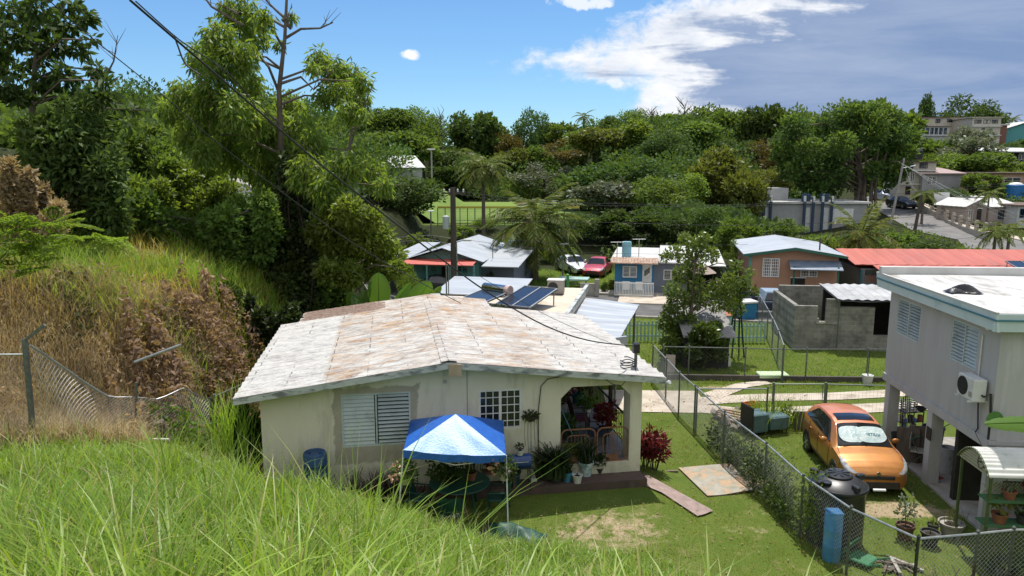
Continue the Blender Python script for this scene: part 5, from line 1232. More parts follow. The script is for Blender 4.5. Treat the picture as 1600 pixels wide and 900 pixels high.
def far_house(label, fr, rect, depth, wall, wins=(), doors=(), roof='flat', roofm=WHITER, trim=None, ov=.35, rise=.9, th=.14, sink=1.5, name='house', wmat=WHITE, grid=(2, 3), cat='house', skew=0, ledge=None):
    """fr: Frame at the front wall; rect: the front wall in the picture"""
    x0, x1, z0, z1 = pane_rect(fr, rect)
    t = thing(name, label, cat, fr.o, fr.yaw); oz = fr.o.z
    mb = MB(); mb.box(x0, 0, z0-sink, x1, depth, z1)
    if roof == 'gable_y': xm = (x0+x1)/2+skew; mb.prismY([(x0, z1), (x1, z1), (xm, z1+rise-.1)], .002, depth-.002)
    if roof == 'gable_x': mb.prismX([(0, z1), (depth, z1), (depth/2, z1+rise-.08)], x0+.002, x1-.002)
    mb.build('wall', wall, t)
    mb = MB()
    if roof == 'flat': mb.box(x0-ov, -ov, z1+.004, x1+ov, depth+ov, z1+th)
    elif roof == 'shed': mb.prismX([(-ov, z1+.0), (depth+ov, z1+rise), (depth+ov, z1+rise+th), (-ov, z1+th)], x0-ov, x1+ov)
    elif roof == 'gable_y':
        for xa in (x0-ov, x1+ov):
            e = z1-rise*ov/abs(xm-(x0 if xa < xm else x1)); n_ = 14
            def f(u, v, dz=0): return (xa+(xm-xa)*u, -ov+(depth+2*ov)*v, e+(z1+rise-e)*u+.06+.012*math.cos(v*depth*9)+dz)
            mb.sheet(f, 2, int(depth*6)); mb.sheet(lambda u, v: f(u, v, -.09), 2, 8)
    elif roof == 'gable_x':
        for ya in (-ov, depth+ov):
            e = z1-rise*ov/(depth/2)
            def f(u, v, dz=0): return (x0-ov+(x1-x0+2*ov)*v, ya+(depth/2-ya)*u, e+(z1+rise-e)*u+.06+.012*math.cos(v*(x1-x0)*9)+dz)
            mb.sheet(f, 2, int((x1-x0)*6)); mb.sheet(lambda u, v: f(u, v, -.09), 2, 8)
    mb.build('roof', roofm, t)
    if trim:
        mb = MB()
        if roof == 'gable_y':
            e = z1-rise*ov/((x1-x0)/2); mb.prismY([(x0-ov, e-.1), (xm, z1+rise-.1), (xm, z1+rise+.05), (x0-ov, e+.05)], -ov-.03, -ov-.002).prismY([(xm, z1+rise-.1), (x1+ov, e-.1), (x1+ov, e+.05), (xm, z1+rise+.05)], -ov-.03, -ov-.002)
        else: mb.box(x0-ov, -ov-.03, z1-.08, x1+ov, -ov-.004, z1+th)
        mb.build('fascia', trim, t)
    for w in wins:
        a, b2, c, d2 = pane_rect(fr, w[:4]); g = grille(t, a, b2, c, d2, -.06, *(w[4] if len(w) > 4 else grid), 2, w[5] if len(w) > 5 else wmat, fr=.07, bar=.04)
    for w in doors:
        a, b2, c, d2 = pane_rect(fr, w[:4]); dm = w[4] if len(w) > 4 else DARKIN
        o = MB().box(a, -.04, c, b2, -.002, d2).build('door', dm, t); MB().box(a-.06, -.05, d2, b2+.06, -.002, d2+.06).build('frame', wmat, o)
    if ledge:
        for lz in ledge: z_ = fr.onY(rect[0], lz).z; MB().box(x0-.05, -.5, z_-.12, x1+.05, -.002, z_).build('balcony_slab', wmat, t)
    t['_'] = 1; del t['_']
    return t, (x0, x1, z0, z1)
def FR(px, py, z=0, yaw=SYAW): return Frame(G(px, py, z), yaw)
def FQ(px, Y, yaw=0): q = Q(px, 300, Y); return Frame((q.x, Y, 0), yaw)
# --- peach house with a green trimmed zinc roof
f = FR(1172, 466)
ph, b4 = far_house('peach house with a pale zinc gable roof, green trim and a slate blue awning', f, (1172, 396, 1306, 470), 8.5, PEACH, [(1192, 403, 1217, 433, (4, 6)), (1251, 418, 1277, 433, (3, 3))], [(1236, 434, 1256, 464)], 'gable_y', ZINC, TRIMG, .45, .42)
aw = pane_rect(f, (1232, 406, 1312, 419)); MB().prismX([(-.02, aw[3]), (-1.1, aw[2]), (-1.1, aw[2]-.05), (-.02, aw[3]-.06)], aw[0], aw[1]).build('awning', SLATB, ph)
MB().box(aw[0]+.2, -.9, -.1, aw[0]+.3, -.8, aw[2]+.15).box(aw[1]-.3, -.9, -.1, aw[1]-.2, -.8, aw[2]+.15).build('awning_post', TRIMG, ph)
MB().box(b4[0]-.04, -.04, -.3, b4[0]+.14, .1, b4[3]-.1).build('corner_board', TEALW, ph)
MB().tube([(b4[1]-1.0, 1, b4[3]+.2), (b4[1]-1.0, 1, b4[3]+1.0)], .05, 6).build('roof_vent', POLEW, ph)
t = thing('garden_railing', 'dark red metal railing before the peach house', 'railing', G(1225, 480)); mb = MB(); b0 = G(1295, 478)-G(1225, 480)
for z in (.45, .95): mb.tube([(0, 0, z), b0+Vector((0,0,z))], .03, 5)
for k in range(6): p = b0*(k/5); mb.tube([p, p+Vector((0,0,1.05))], .035, 5)
mb.tube([(0,0,.95), (.9,-1.6,.4)], .03, 5).tube([b0*.6+Vector((0,0,.95)), b0*.6+Vector((.9,-1.6,.4))], .03, 5)
mb.build('rail', M('dark_red_iron', (.13,.045,.04), None, rough=.6), t)
# --- blue house
f = FR(961, 458)
bh, b4 = far_house('blue fronted house with a white flat roof edged in clay tiles', f, (961, 408, 1021, 458), 7.5, BLUEW, [(973, 415, 995, 434, (0, 9))], [(1004, 414, 1018, 441, WHITE)], 'flat', WHITER, None, .3, name='house')
x1b = f.onY(1074, 440).x; MB().box(b4[1]+.002, .02, -1, x1b, 7.3, b4[3]-.05).build('wall', BGREY, bh); MB().prismX([(-.4, b4[3]-.02), (7.5, b4[3]+.3), (7.5, b4[3]+.38), (-.4, b4[3]+.06)], b4[1]+.33, x1b+.3).build('roof', WHITER, bh)
a = pane_rect(f, (1037, 421, 1060, 438)); grille(bh, a[0], a[1], a[2], a[3], -.05, 0, 8, 2)
mb = MB()
for k in range(16): x = b4[0]-.25+(b4[1]-b4[0]+.5)*(k+.5)/16; mb.rings([[(x+.11*math.cos(3.14*j/6), -.75+.9*w_, b4[3]-.08+.28*w_+.09*math.sin(3.14*j/6)) for j in range(7)] for w_ in (0, 1)], closed=False)
mb.build('tile_edge', M('clay_tiles', (.33,.18,.12), (.45,.36,.29), 5, .8), bh)
for k in range(3): a = pane_rect(f, (1007+3*k, 422-2*k, 1009+3*k, 431-2*k)); MB().box(a[0], -.05, a[2], a[1], -.043, a[3]).build('door_pane', GLASS, bh)
tk = f.wor((f.onY(979, 400, 1.5).x, 1.5, b4[3]+.145)); t = thing('roof_tank', 'pale teal cylindrical tank on the blue house roof', 'water tank', tk); MB().lathe([(.33, 0), (.33, 1.0), (.3, 1.06), (.001, 1.08)], 18).build('tank_body', M('pale_teal', (.22,.42,.48), (.18,.36,.42), 3, .5), t, smooth=True)
def antenna(loc, label, h=1.0, dish=False):
    t = thing('roof_antenna', label, 'antenna', loc); MB().tube([(0,0,0), (0,0,h)], .03, 5).build('mast', POTGR, t); mb = MB().tube([(-.45,0,h), (.45,.1,h)], .02, 4)
    for k in range(5): x = -.4+.2*k; mb.tube([(x,-.25,h), (x,.25,h)], .012, 4)
    mb.build('elements', WHITE, t)
antenna(f.wor((f.onY(964, 400, .6).x, .6, b4[3]+.14)), 'television antenna on the left front corner of the blue house roof', 1.1)
antenna(f.wor((f.onY(998, 400, 2).x, 2, b4[3]+.14)), 'tilted white antenna in the middle of the blue house roof', 1.2)
t = thing('picket_railing', 'white picket railing across the porch of the blue house', 'railing', f.wor((0,0,0)), f.yaw); mb = MB(); a, q = f.onY(961, 440, -1.6).x, f.onY(1021, 440, -1.6).x
for k in range(26): x = a+(q-a)*k/25; mb.box(x-.025, -1.62, .1, x+.025, -1.58, 1.05)
mb.box(a, -1.64, .95, q, -1.56, 1.0).box(a, -1.64, .15, q, -1.56, .2); mb.build('pickets', WHITE, t)
for k, px in enumerate((978, 1000)):
    t = thing('porch_chair', ('white plastic chair left of the blue house door', 'white plastic chair under the blue house door')[k], 'chair', f.wor((f.onY(px, 440, -.9).x, -.9, .05)), f.yaw+.3*k); MB().rbox(-.25,-.25,.4,.25,.25,.44).build('seat', WHITE, t); MB().rbox(-.25,.2,.44,.25,.25,.9).build('backrest', WHITE, t)
    for x in (-.2,.2):
        for y in (-.2,.2): MB().box(x-.02,y-.02,0,x+.02,y+.02,.4).build('leg', WHITE, t)
o = MB().box(f.onY(953, 450, -2.4).x+.6, -4.0, .0, f.onY(1095, 450, -2.4).x, -.05, .1).build('forecourt', CONCW, loc=f.o, rotz=f.yaw); tag(o, kind='structure')
# carport roof and parasol beside it
t = thing('carport', 'open carport with a pale zinc roof joined to the blue house', 'carport', f.o, f.yaw); a, q = f.onY(1072, 410, -.5).x+.35, f.onY(1134, 410, -.5).x
MB().prismX([(-.8, b4[3]-.1), (6, b4[3]+.25), (6, b4[3]+.3), (-.8, b4[3]-.04)], a, q).build('roof', WHITER, t)
for x in (a+.4, q-.15):
    for y in (-.5, 5.5): MB().box(x, y, -.3, x+.1, y+.1, b4[3]-.08+.05*y).build('post', TRIMG, t)
MB().box(a, 5.7, -.3, q, 5.85, b4[3]).build('rear_wall', DARKIN, t)
um = Q(1092, 430, 48.2); t = thing('parasol', 'faded beige patio parasol before the open carport', 'parasol', (um.x, um.y, 0)); n_ = 8
mb = MB(); mb.rings([[(1.25*math.cos(k*.785+.2)*(1-.07*(i == 0)), 1.25*math.sin(k*.785+.2), 1.75) for k in range(8)] if i == 0 else [(.03*math.cos(k*.785), .03*math.sin(k*.785), 2.45) for k in range(8)] for i in range(2)]); mb.build('canopy', M('faded_canvas', (.36,.29,.25), (.27,.21,.18), 3, .9), t)
MB().tube([(0,0,0),(0,0,2.5)], .025, 6).build('pole', GALV, t); mb = MB()
for k in range(8): a_ = k*.785+.2; mb.tube([(1.2*math.cos(a_),1.2*math.sin(a_),1.74),(0,0,2.3)], .012, 4)
mb.build('ribs', RAILB, t)
# --- teal house with a red awning and its white roofs
f = FR(640, 458)
th_, b4 = far_house('teal house with a white gable roof and a long red awning', f, (640, 404, 748, 458), 9.5, TEALW, [(660, 414, 684, 426, (0, 5)), (712, 414, 732, 427, (0, 5))], [(690, 416, 704, 440)], 'gable_y', ZINC, None, .4, .75, wmat=TEALW)
aw = pane_rect(f, (637, 403, 746, 411)); MB().prismX([(-.02, aw[3]), (-1.3, aw[2]), (-1.3, aw[2]-.05), (-.02, aw[3]-.06)], aw[0], aw[1]).build('awning', REDAW, th_)
mb = MB()
for k in range(30): x = b4[0]+(b4[1]-b4[0])*k/29; mb.box(x-.02, -1.25, .05, x+.02, -1.21, 1.0)
mb.box(b4[0], -1.27, .95, b4[1], -1.19, 1.0); mb.build('porch_railing', TEALW, th_)
for k in range(4): x = b4[0]+(b4[1]-b4[0])*k/3; MB().box(x-.05, -1.26, -.2, x+.05, -1.16, aw[2]).build('porch_post', TEALW, th_)
a, q = f.onY(604, 400, 0).x, f.onY(798, 400, 0).x
MB().box(b4[1]+.002, 1, -.5, q, 8, b4[3]-.3).build('wall', BGREY, th_); MB().prismX([(-.9, b4[3]-.32), (8.5, b4[3]+.55), (8.5, b4[3]+.6), (-.9, b4[3]-.26)], b4[1]+.42, q+.7).build('roof', ZINC, th_)
MB().box(a, 1, -.5, b4[0]-.002, 8, b4[3]-.25).build('wall', BGREY, th_); MB().prismX([(-.7, b4[3]-.2), (8.5, b4[3]+.2), (8.5, b4[3]+.26), (-.7, b4[3]-.14)], a-.3, b4[0]-.42).build('roof', ZINC, th_)
MB().tube([(q-1.5, 1.2, b4[3]), (q-1.5, 1.2, b4[3]+1.1)], .03, 5).build('roof_pipe', GALVD, th_)
# --- terracotta roofed hut at left
far_house('small white hut with an orange tiled roof glimpsed beyond the banana leaves', Frame(G(546, 462), -.1), (546, 449, 588, 464), 4, CREAMW, roof='gable_x', roofm=M('orange_tiles', (.48,.25,.14), (.40,.19,.10), 4, .8), rise=.7, ov=.2)
# --- flat roofed building directly behind the rusty roof
bf = Frame((-3.6, 28.2, 0), -.21); rb = thing('rear_building', 'low concrete building behind the rusty roof with solar equipment on its flat roof', 'building', bf.o, bf.yaw); ZB = 3.05
wx = 5.6
MB().box(0, 0, -.2, wx, 6.6, ZB-.12).build('wall', CREAMW, rb); MB().box(-.2, -.2, ZB-.118, wx+.25, 6.8, ZB).build('roof', M('cream_roof_slab', (.60,.53,.43), (.50,.43,.34), 1.0, .85, .2, 8, stain=(.30,.24,.17), sscale=.8), rb)
MB().box(wx+.1, -.2, ZB, wx+.25, 6.8, ZB+.18).build('parapet', FASC, rb)
t = thing('roof_sheet', 'pale zinc sheets laid over the far left of the flat roof', 'roof sheet', bf.wor((.0, 3.6, ZB)), bf.yaw); MB().prismX([(0, .05), (3.3, .32), (3.3, .36), (0, .09)], -.6, 3.2).build('sheets', ZINC, t)
def panel_pv(loc, w, h, tilt, yaw, label, mat, frame=GALV, split=2, nm='solar_array', cat='solar array'):
    t = thing(nm, label, cat, loc, yaw); P = lambda u, v, e=0: Vector((u, v*math.cos(tilt)-e*math.sin(tilt), .28+v*math.sin(tilt)+e*math.cos(tilt)))
    MB().slab(P(0,0), P(w,0), P(w,h), P(0,h), .05).build('panel', mat, t); mb = MB()
    for u in [w*k/split for k in range(split+1)]: mb.beam(P(u,0,.012), P(u,h,.012), .05, .03)
    for v in (0, h): mb.beam(P(0,v,.008), P(w,v,.008), .04, .04)
    mb.build('frame', frame, t)
    for u in (.1, w-.1):
        for v in (.1, h-.1): MB().beam(P(u,v,-.05), Vector((P(u,v).x, P(u,v).y, 0)), .04).build('leg', frame, t)
    return t
PV = M('solar_cells', (.012,.017,.03), (.02,.027,.045), 6, .15, spec=.6)
panel_pv(bf.wor((2.9, .6, ZB)), 1.5, 2.4, rad(9), bf.yaw-.3, 'dark tilted solar panel in two halves on the flat roof behind the rusty roof', PV)
hp = bf.wor((1.15, .7, ZB)); t = panel_pv(hp, 1.3, 1.9, rad(9), bf.yaw-.5, 'solar water heater with a silver tank and a blue collector on the flat roof', M('collector', (.03,.045,.075), None, rough=.12), split=1, nm='solar_heater', cat='solar heater')
MB().rings([[(x, 1.9+.21*math.cos(k*.4488), .62+.21*math.sin(k*.4488)) for k in range(14)] for x in (-.05, 1.3)]).build('tank', CHROME, t, smooth=False); MB().rings([[(x, 1.9+.215*math.cos(k*.4488), .62+.215*math.sin(k*.4488)) for k in range(14)] for x in (1.15, 1.34)]).build('tank_end', M('worn_label', (.55,.50,.47), (.45,.2,.15), 4), t)
t = thing('condenser', 'grey air conditioner condenser standing on the edge of the flat roof', 'air conditioner', bf.wor((4.6, 5.0, ZB)), bf.yaw); MB().rbox(-.35,-.25,.06,.35,.25,.62,.02).build('casing', POTGR, t); MB().lathe([(.22,0),(.22,.02),(.001,.02)],18).build('fan', BLACK, t, loc=(-.1,-.252,.34), rot=(rad(90),0,0)); MB().box(-.37,-.27,.622,.37,.27,.66).build('lid', WHITE, t)
for x in (-.3,.3): MB().box(x-.03,-.2,0,x+.03,.2,.06).build('foot', BLACK, t)
t = thing('air_conditioner', 'boxy grey unit beside the solar heater on the flat roof', 'air conditioner', bf.wor((.55, .35, ZB)), bf.yaw+.4); MB().rbox(-.2,-.25,.08,.2,.25,.62,.02).build('casing', GREYW, t); MB().box(-.15,-.258,.15,.15,-.251,.55).build('louvre', GALVD, t)
for k in range(5): potted(bf.wor((2.1+.3*k, -.05+.05*k, ZB)), .09, .14, (POTT, POTGR, POTG, POTW, POTK)[k], 'bush', .22, .2, LF_VINE, ('teal', 'grey', 'lime', 'white', 'black')[k]+' pot with a small plant on the near edge of the flat roof', 60, .035)
# white sheet carport roof reaching to the right
cq = [(2.45, 32.6, 2.85), (5.6, 32.0, 2.62), (3.75, 25.3, 2.55), (1.0, 25.6, 2.8)]; cq = [Vector(p) for p in cq]
t = thing('carport', 'low carport roofed with pale zinc sheets beside the rusty roof', 'carport', (cq[2].x, cq[2].y, 0)); o_ = t.location.copy(); mb = MB()
def cf(u, v, dz=0):
    p = cq[0].lerp(cq[1], u).lerp(cq[3].lerp(cq[2], u), v)-o_; s = abs(math.sin(v*22))**8; return (p.x, p.y, p.z+.025*s+dz+.03*math.sin(u*4+v*5))
mb.sheet(cf, 12, 90); mb.sheet(lambda u, v: cf(u, v, -.05), 6, 8); mb.build('roof', ZINC, t)
for u, v in ((.05,.05),(.95,.05),(.95,.95),(.05,.95)): p = Vector(cf(u, v, -.06)); MB().tube([p, (p.x, p.y, 0)], .05, 6).build('post', GALVD, t)
MB().box(-.25,-.05,.01,.25,.05,.45).build('end_flap', ZINC, t, loc=Vector(cf(1,1))+Vector((.1,.2,-.35)), rotz=.5)
# --- red roofed wooden house
f = FR(1342, 462, 0, -.06); rh = thing('house', 'grey plank house under a long coral red metal roof', 'house', f.o, f.yaw)
xe = 12.5; WOODG = M('grey_planks', (.17,.17,.175), (.12,.12,.125), 2, .9, stretch=(6,6,.4)); zt2 = 1.85
MB().box(0, 0, -.5, xe, 6, zt2).build('wall', WOODG, rh); MB().box(-.02, -.03, -.5, .12, .1, zt2-.1).build('corner_board', M('teal_board', (.03,.11,.14)), rh)
def rr(ya, yb, za, zb_, x0, x1):
    mb = MB()
    def fn(u, v, dz=0): return (x0+(x1-x0)*u, ya+(yb-ya)*v, za+(zb_-za)*v+.02*abs(math.sin(u*(x1-x0)*3.2))**6+dz)
    mb.sheet(fn, int((x1-x0)*12), 8); mb.sheet(lambda u, v: fn(u, v, -.06), 6, 4); return mb
rr(-.1, 3.6, zt2+.28, zt2+.95, -.45, xe).build('roof', REDROOF, rh); rr(-2.2, -.1, zt2-.12, zt2+.26, .7, xe-.3).build('roof', REDROOF, rh); rr(3.62, 7, zt2+.94, zt2+.2, -.45, xe).build('roof', REDROOF, rh)
MB().box(.3, -.05, zt2-.45, 1.6, -.004, zt2-.1).build('window', GLASS, rh); mb = MB()
for k in range(9): mb.box(.3+.15*k, -.07, zt2-.9, .36+.15*k, -.052, zt2-.45)
mb.build('shutter', M('rust_slats', (.30,.12,.09)), rh)
panel_pv(f.wor((9.1, -1.9, zt2+.0)), 2.0, 1.7, rad(11), f.yaw, 'dark solar panel lying on the coral red roof', PV, split=2)
# --- block shed with a metal lean-to
def blockmat():
    m, nt, b, out = newmat('bare_blockwork'); v = coords(nt, (1,1,1)); br = nd(nt, 'ShaderNodeTexBrick'); mp = nd(nt, 'ShaderNodeMapping'); mp.inputs['Rotation'].default_value = (rad(90), 0, 0); nt.links.new(v, mp.inputs[0]); nt.links.new(mp.outputs[0], br.inputs[0])
    br.inputs['Color1'].default_value = rgba((.29,.275,.24)); br.inputs['Color2'].default_value = rgba((.215,.205,.18)); br.inputs['Mortar'].default_value = rgba((.33,.32,.285)); br.inputs['Scale'].default_value = 1; br.inputs['Mortar Size'].default_value = .012; br.inputs['Brick Width'].default_value = .4; br.inputs['Row Height'].default_value = .2
    c = mixc(nt, noise(nt, v, 1.1, 6, .7, .45, .7), br.outputs[0], (.085,.085,.075)); c = mixc(nt, math_(nt, 'MULTIPLY', noise(nt, v, 2.3, 6, .7, .5, .75), .5), c, (.29,.285,.25)); nt.links.new(c, b.inputs['Base Color']); b.inputs['Roughness'].default_value = .95
    bp = nd(nt, 'ShaderNodeBump'); bp.inputs['Strength'].default_value = .5; bp.inputs['Distance'].default_value = .02; nt.links.new(br.outputs['Fac'], bp.inputs['Height']); bp.invert = True; nt.links.new(bp.outputs[0], b.inputs['Normal']); return m
BLOCK = blockmat()
f = FR(1238, 545, 0, -.12); bs = thing('block_shed', 'roofless bare blockwork shed with a notched front wall and a zinc lean-to', 'shed', f.o, f.yaw)
zt3 = f.onY(1300, 479).z; xa, xb = f.onY(1278, 490).x, f.onY(1311, 490).x; zn = f.onY(1300, 503).z; xw = f.onY(1366, 500).x; hx0, hx1 = f.onY(1280, 490).x, f.onY(1291, 490).x
mb = MB(); mb.wall(0, xw, -.2, zt3, 0, .2, [(xa, xb, zn, zt3)]); mb.box(hx1, .01, zn, xb, .19, zt3+.35); mb.box(xa, .01, zn, hx0+.02, .19, zn+.15); mb.box(0, .2, -.2, .2, 4.5, zt3+.02); mb.box(.25, 4.3, -.2, 3.6, 4.5, zt3+.3); mb.box(xw, 0, -.2, xw+1.8, .2, .75); mb.box(xw+1.8, 0, -.2, xw+2.0, 4.5, zt3)
mb.build('wall', BLOCK, bs); MB().box(xa-.05, -.06, zn-.1, xb+.05, -.002, zn-.02).build('ledge', CONC, bs)
x0r, x1r = f.onY(1309, 465, -.3).x, xw+2.4; mb = MB()
def lf(u, v, dz=0): return (x0r+(x1r-x0r)*u, -.4+3.2*v, zt3+.42+.24*v+.022*math.cos(u*62)+dz)
mb.sheet(lf, 110, 5); mb.sheet(lambda u, v: lf(u, v, -.09), 8, 3); mb.build('lean_to_roof', M('zinc_sheet_bright', (.47,.47,.46), (.33,.33,.32), 1.4, .5, .2, 6, metal=.2, stain=(.26,.24,.21), sscale=1.2), bs)
for x in (x0r+.1, x1r-.3): MB().tube([(x, -.3, -.1), (x, -.3, zt3+.4)], .035, 5).build('post', GALVD, bs)
MB().box(x0r+.2, 2.6, -.2, x1r, 2.7, zt3+.5).build('rear_wall', DARKIN, bs)
o = MB().rbox(-.15,-.15,0,.15,.15,.5,.05).build('gas_cylinder', M('pale_blue_steel', (.25,.38,.5)), loc=f.wor((xw+1.2, 1.2, 0))); tag(o, 'pale blue container in the dark opening of the block shed', 'container')
# --- dark timber shed under the yard tree, little things around it
f = FR(1068, 575, 0, -.05); t = thing('garden_shed', 'dark timber garden shed half hidden under the yard tree', 'shed', f.o, f.yaw); DW = M('dark_planks', (.035,.034,.036), (.05,.048,.05), 3, .9, stretch=(6,6,.4))
MB().box(0, 0, 0, 1.9, 3, 1.45).build('wall', DW, t); MB().prismX([(-.25,1.4),(3.2,2.35),(3.2,2.41),(-.25,1.46)], -.1, 2.15).build('roof', M('grey_felt', (.30,.29,.28), (.22,.21,.20), 3), t); MB().prismX([(0,1.45),(3,1.45),(3,2.3)], .002, 1.898).build('gable', DW, t)
o = MB().rbox(-.25,-.05,0,.25,.05,.9,.01).build('white_board', WHITE, loc=G(1133, 573), rotz=.3, rot=(-.25,0,.2)); o.name = 'board'; tag(o, 'pale board leaning at the right corner of the dark timber shed', 'board')
o = MB().rbox(-.2,-.05,0,.2,.05,.75,.01).build('board', M('pale_pink_board', (.52,.43,.38)), loc=G(1047, 582), rot=(-.25,0,-.2)); tag(o, 'pale pinkish board standing by the fence left of the dark shed', 'board')
t = thing('swing_frame', 'tall narrow dark green A-frame standing on the lawn', 'frame', G(1150, 556)); mb = MB()
for a in ((-.28,-.3),(.28,-.3),(-.28,.5),(.28,.5)): mb.tube([(a[0], a[1], 0), (a[0]*.25, .1, 2.75)], .04, 6)
mb.tube([(-.2,-.2,.9),(.2,-.2,.9)], .025, 5); mb.build('frame', M('dark_green_pipe', (.015,.05,.035)), t)
PG = M('mint_pickets', (.36,.52,.46), (.28,.42,.37), 4, .6)
for a, q, lb in ((G(972, 534), G(1036, 534), 'mint green picket fence between the carport and the yard tree'), (G(1130, 536), G(1194, 536), 'mint green picket fence behind the dark A-frame')):
    t = thing('picket_fence', lb, 'fence', a); d = q-a; n_ = int(d.length/.17); mb = MB()
    for k in range(n_+1): p = d*(k/n_); mb.box(p.x-.045, p.y-.012, .05, p.x+.045, p.y+.012, 1.05+.02*math.sin(k*5))
    for z in (.3, .85): mb.beam(Vector((0,.03,z)), d+Vector((0,.03,z)), .04, .08)
    mb.build('pickets', PG, t)
pt = G(1122, 512); t = thing('play_tent', 'small play tent with a coral top and pale blue sides behind the yard tree', 'play tent', pt, .3); MB().rings([[(-.6,-.5,0),(.6,-.5,0),(.6,.5,0),(-.6,.5,0)],[(-.55,-.45,.75),(.55,-.45,.75),(.55,.45,.75),(-.55,.45,.75)]]).build('side_panel', M('pale_blue_cloth', (.32,.48,.58), (.40,.52,.58), 4), t); MB().rings([[(-.65,-.55,.752),(.65,-.55,.752),(.65,.55,.752),(-.65,.55,.752)],[(-.02,-.02,1.3),(.02,-.02,1.3),(.02,.02,1.3),(-.02,.02,1.3)]]).build('top', M('coral_cloth', (.60,.20,.12), (.62,.33,.14), 4), t)
t = thing('recycling_bin', 'bright blue bin beside the street fence', 'bin', G(1166, 499), .2); MB().rbox(-.42,-.4,.08,.42,.4,1.0,.04).build('bin_body', M('bin_blue', (.02,.16,.32), (.03,.20,.38), 4, .5), t); MB().rbox(-.46,-.44,1.002,.46,.44,1.12,.04).build('lid', WHITE, t)
for x in (-.3,.3): MB().lathe([(.001,0),(.08,0),(.08,.05),(.001,.05)],10).build('wheel', RUBBER, t, loc=(x,.4,.08), rot=(0,rad(90),0))
# --- garden wall pieces and scrap across the street
f = FR(906, 462); t = thing('garden_wall', 'short stained concrete garden wall with a square pillar beside the street', 'wall', f.o, f.yaw); MB().box(0,0,-.1,f.onY(929,455).x-.0,.18,.85).build('wall', CONC, t); MB().box(f.onY(929,455).x+.002,-.05,-.1,f.onY(936,455).x,.25,1.15).build('pillar', CONC, t)
f = FR(872, 448); t = thing('trailer_frame', 'pale teal flat metal frame lying across the street before the parked white car', 'metal frame', f.o, f.yaw); MB().box(0,-.5,.55,2.2,.8,.66).build('deck', M('mint_metal', (.33,.48,.45), (.24,.38,.36), 4), t)
for x in (.1,2.0): MB().box(x,-.4,-.1,x+.1,-.3,.55).build('leg', GALVD, t)
MB().beam((.1,-.4,.3),(2.1,-.4,.3),.06).build('crossbar', GALVD, t)
o = MB().prismY([(-.12,0),(.12,0),(.02,1.7),(-.1,1.7)],0,.5).build('green_tarp', M('green_tarp', (.06,.25,.06), (.09,.32,.09), 4), loc=G(888, 470)); tag(o, 'green tarpaulin roll standing at the corner of the flat roofed building', 'tarp')
# --- parked cars
SEDAN = [(-2.25,.6,.26,.56,.5,.58),(-2.15,.78,.22,.64,.6,.66),(-1.9,.85,.2,.74,.66,.77),(-1.3,.87,.2,.82,.72,.87),(-.78,.87,.2,.88,.74,.92),(-.5,.87,.2,.9,.66,1.13),(-.22,.87,.2,.91,.60,1.32),(.2,.87,.2,.92,.585,1.40),(.7,.87,.2,.93,.58,1.38),(1.0,.87,.22,.94,.58,1.31),(1.3,.87,.24,.94,.63,1.12),(1.55,.86,.25,.93,.68,.97),(2.0,.83,.28,.86,.68,.90),(2.18,.76,.32,.78,.6,.8),(2.25,.66,.36,.62,.5,.65)]
p = G(898, 431); make_car('parked_car', 'white sedan parked on the grass beyond the coconut palm', (p.x, p.y+2.2, 0), .32, carpaint('white_car_paint', (.62,.62,.62), (.55,.55,.56)), SEDAN, sedan=True, detail=False)
p = G(939, 435); make_car('parked_car', 'red sedan parked on the grass beside the blue house', (p.x, p.y+2.2, 0), -.32, carpaint('red_car_paint', (.40,.035,.055), (.33,.03,.045)), SEDAN, sedan=True, detail=False)
p = G(690, 466); make_car('parked_car', 'dark grey sedan parked in the street before the teal house', (p.x+.1, p.y+1.0, 0.02), SYAW+rad(90), carpaint('charcoal_car_paint', (.035,.037,.042), (.05,.05,.055)), SEDAN, sedan=True, detail=False)
# navy pickup by the peach house
p = G(1212, 497); t = thing('pickup_truck', 'navy pickup with a pale blue bonnet parked before the peach house', 'pickup truck', (p.x, p.y+.9, 0), SYAW+rad(95)); NAVY = carpaint('navy_truck_paint', (.015,.022,.05), (.02,.03,.06)); PBL = carpaint('pale_blue_paint', (.30,.42,.55), (.40,.48,.56))
MB().rbox(-.88,-2.4,.42,.88,2.4,.92,.06).build('body', NAVY, t); MB().rings([[(-.84,-.9,.921),(.84,-.9,.921),(.84,.7,.921),(-.84,.7,.921)],[(-.68,-.45,1.5),(.68,-.45,1.5),(.68,.5,1.5),(-.68,.5,1.5)]]).build('cab', PBL, t); MB().rbox(-.8,-2.3,.922,.8,-.95,1.02,.04).build('bonnet', PBL, t)
MB().box(-.88,.75,.921,-.82,2.4,1.2).box(.82,.75,.921,.88,2.4,1.2).box(-.82,2.34,.921,.82,2.4,1.2).build('bed_side', NAVY, t)
for sx_ in (-1,1): MB().rings([[(sx_*.848,-.72,.98),(sx_*.848,.55,.98)],[(sx_*.712,-.38,1.42),(sx_*.712,.4,1.42)]], cap=False, closed=False).build('side_window', CARGLASS, t)
MB().rings([[(-.75,-.83,.98),(.75,-.83,.98)],[(-.62,-.5,1.42),(.62,-.5,1.42)]], cap=False, closed=False).build('windscreen', CARGLASS, t)
for x in (-.9,.9):
    for y in (-1.5,1.5):
        wh = bpy.data.objects.new('wheel', None); link(wh, t); wh.location = (x,y,.36); MB().lathe([(.001,-.1),(.36,-.1),(.36,.1),(.001,.1)],18).build('tyre', RUBBER, wh, rot=(0,rad(90),0)); MB().lathe([(.001,-.105),(.2,-.105),(.2,.105),(.001,.105)],14).build('rim', RIM, wh, rot=(0,rad(90),0))
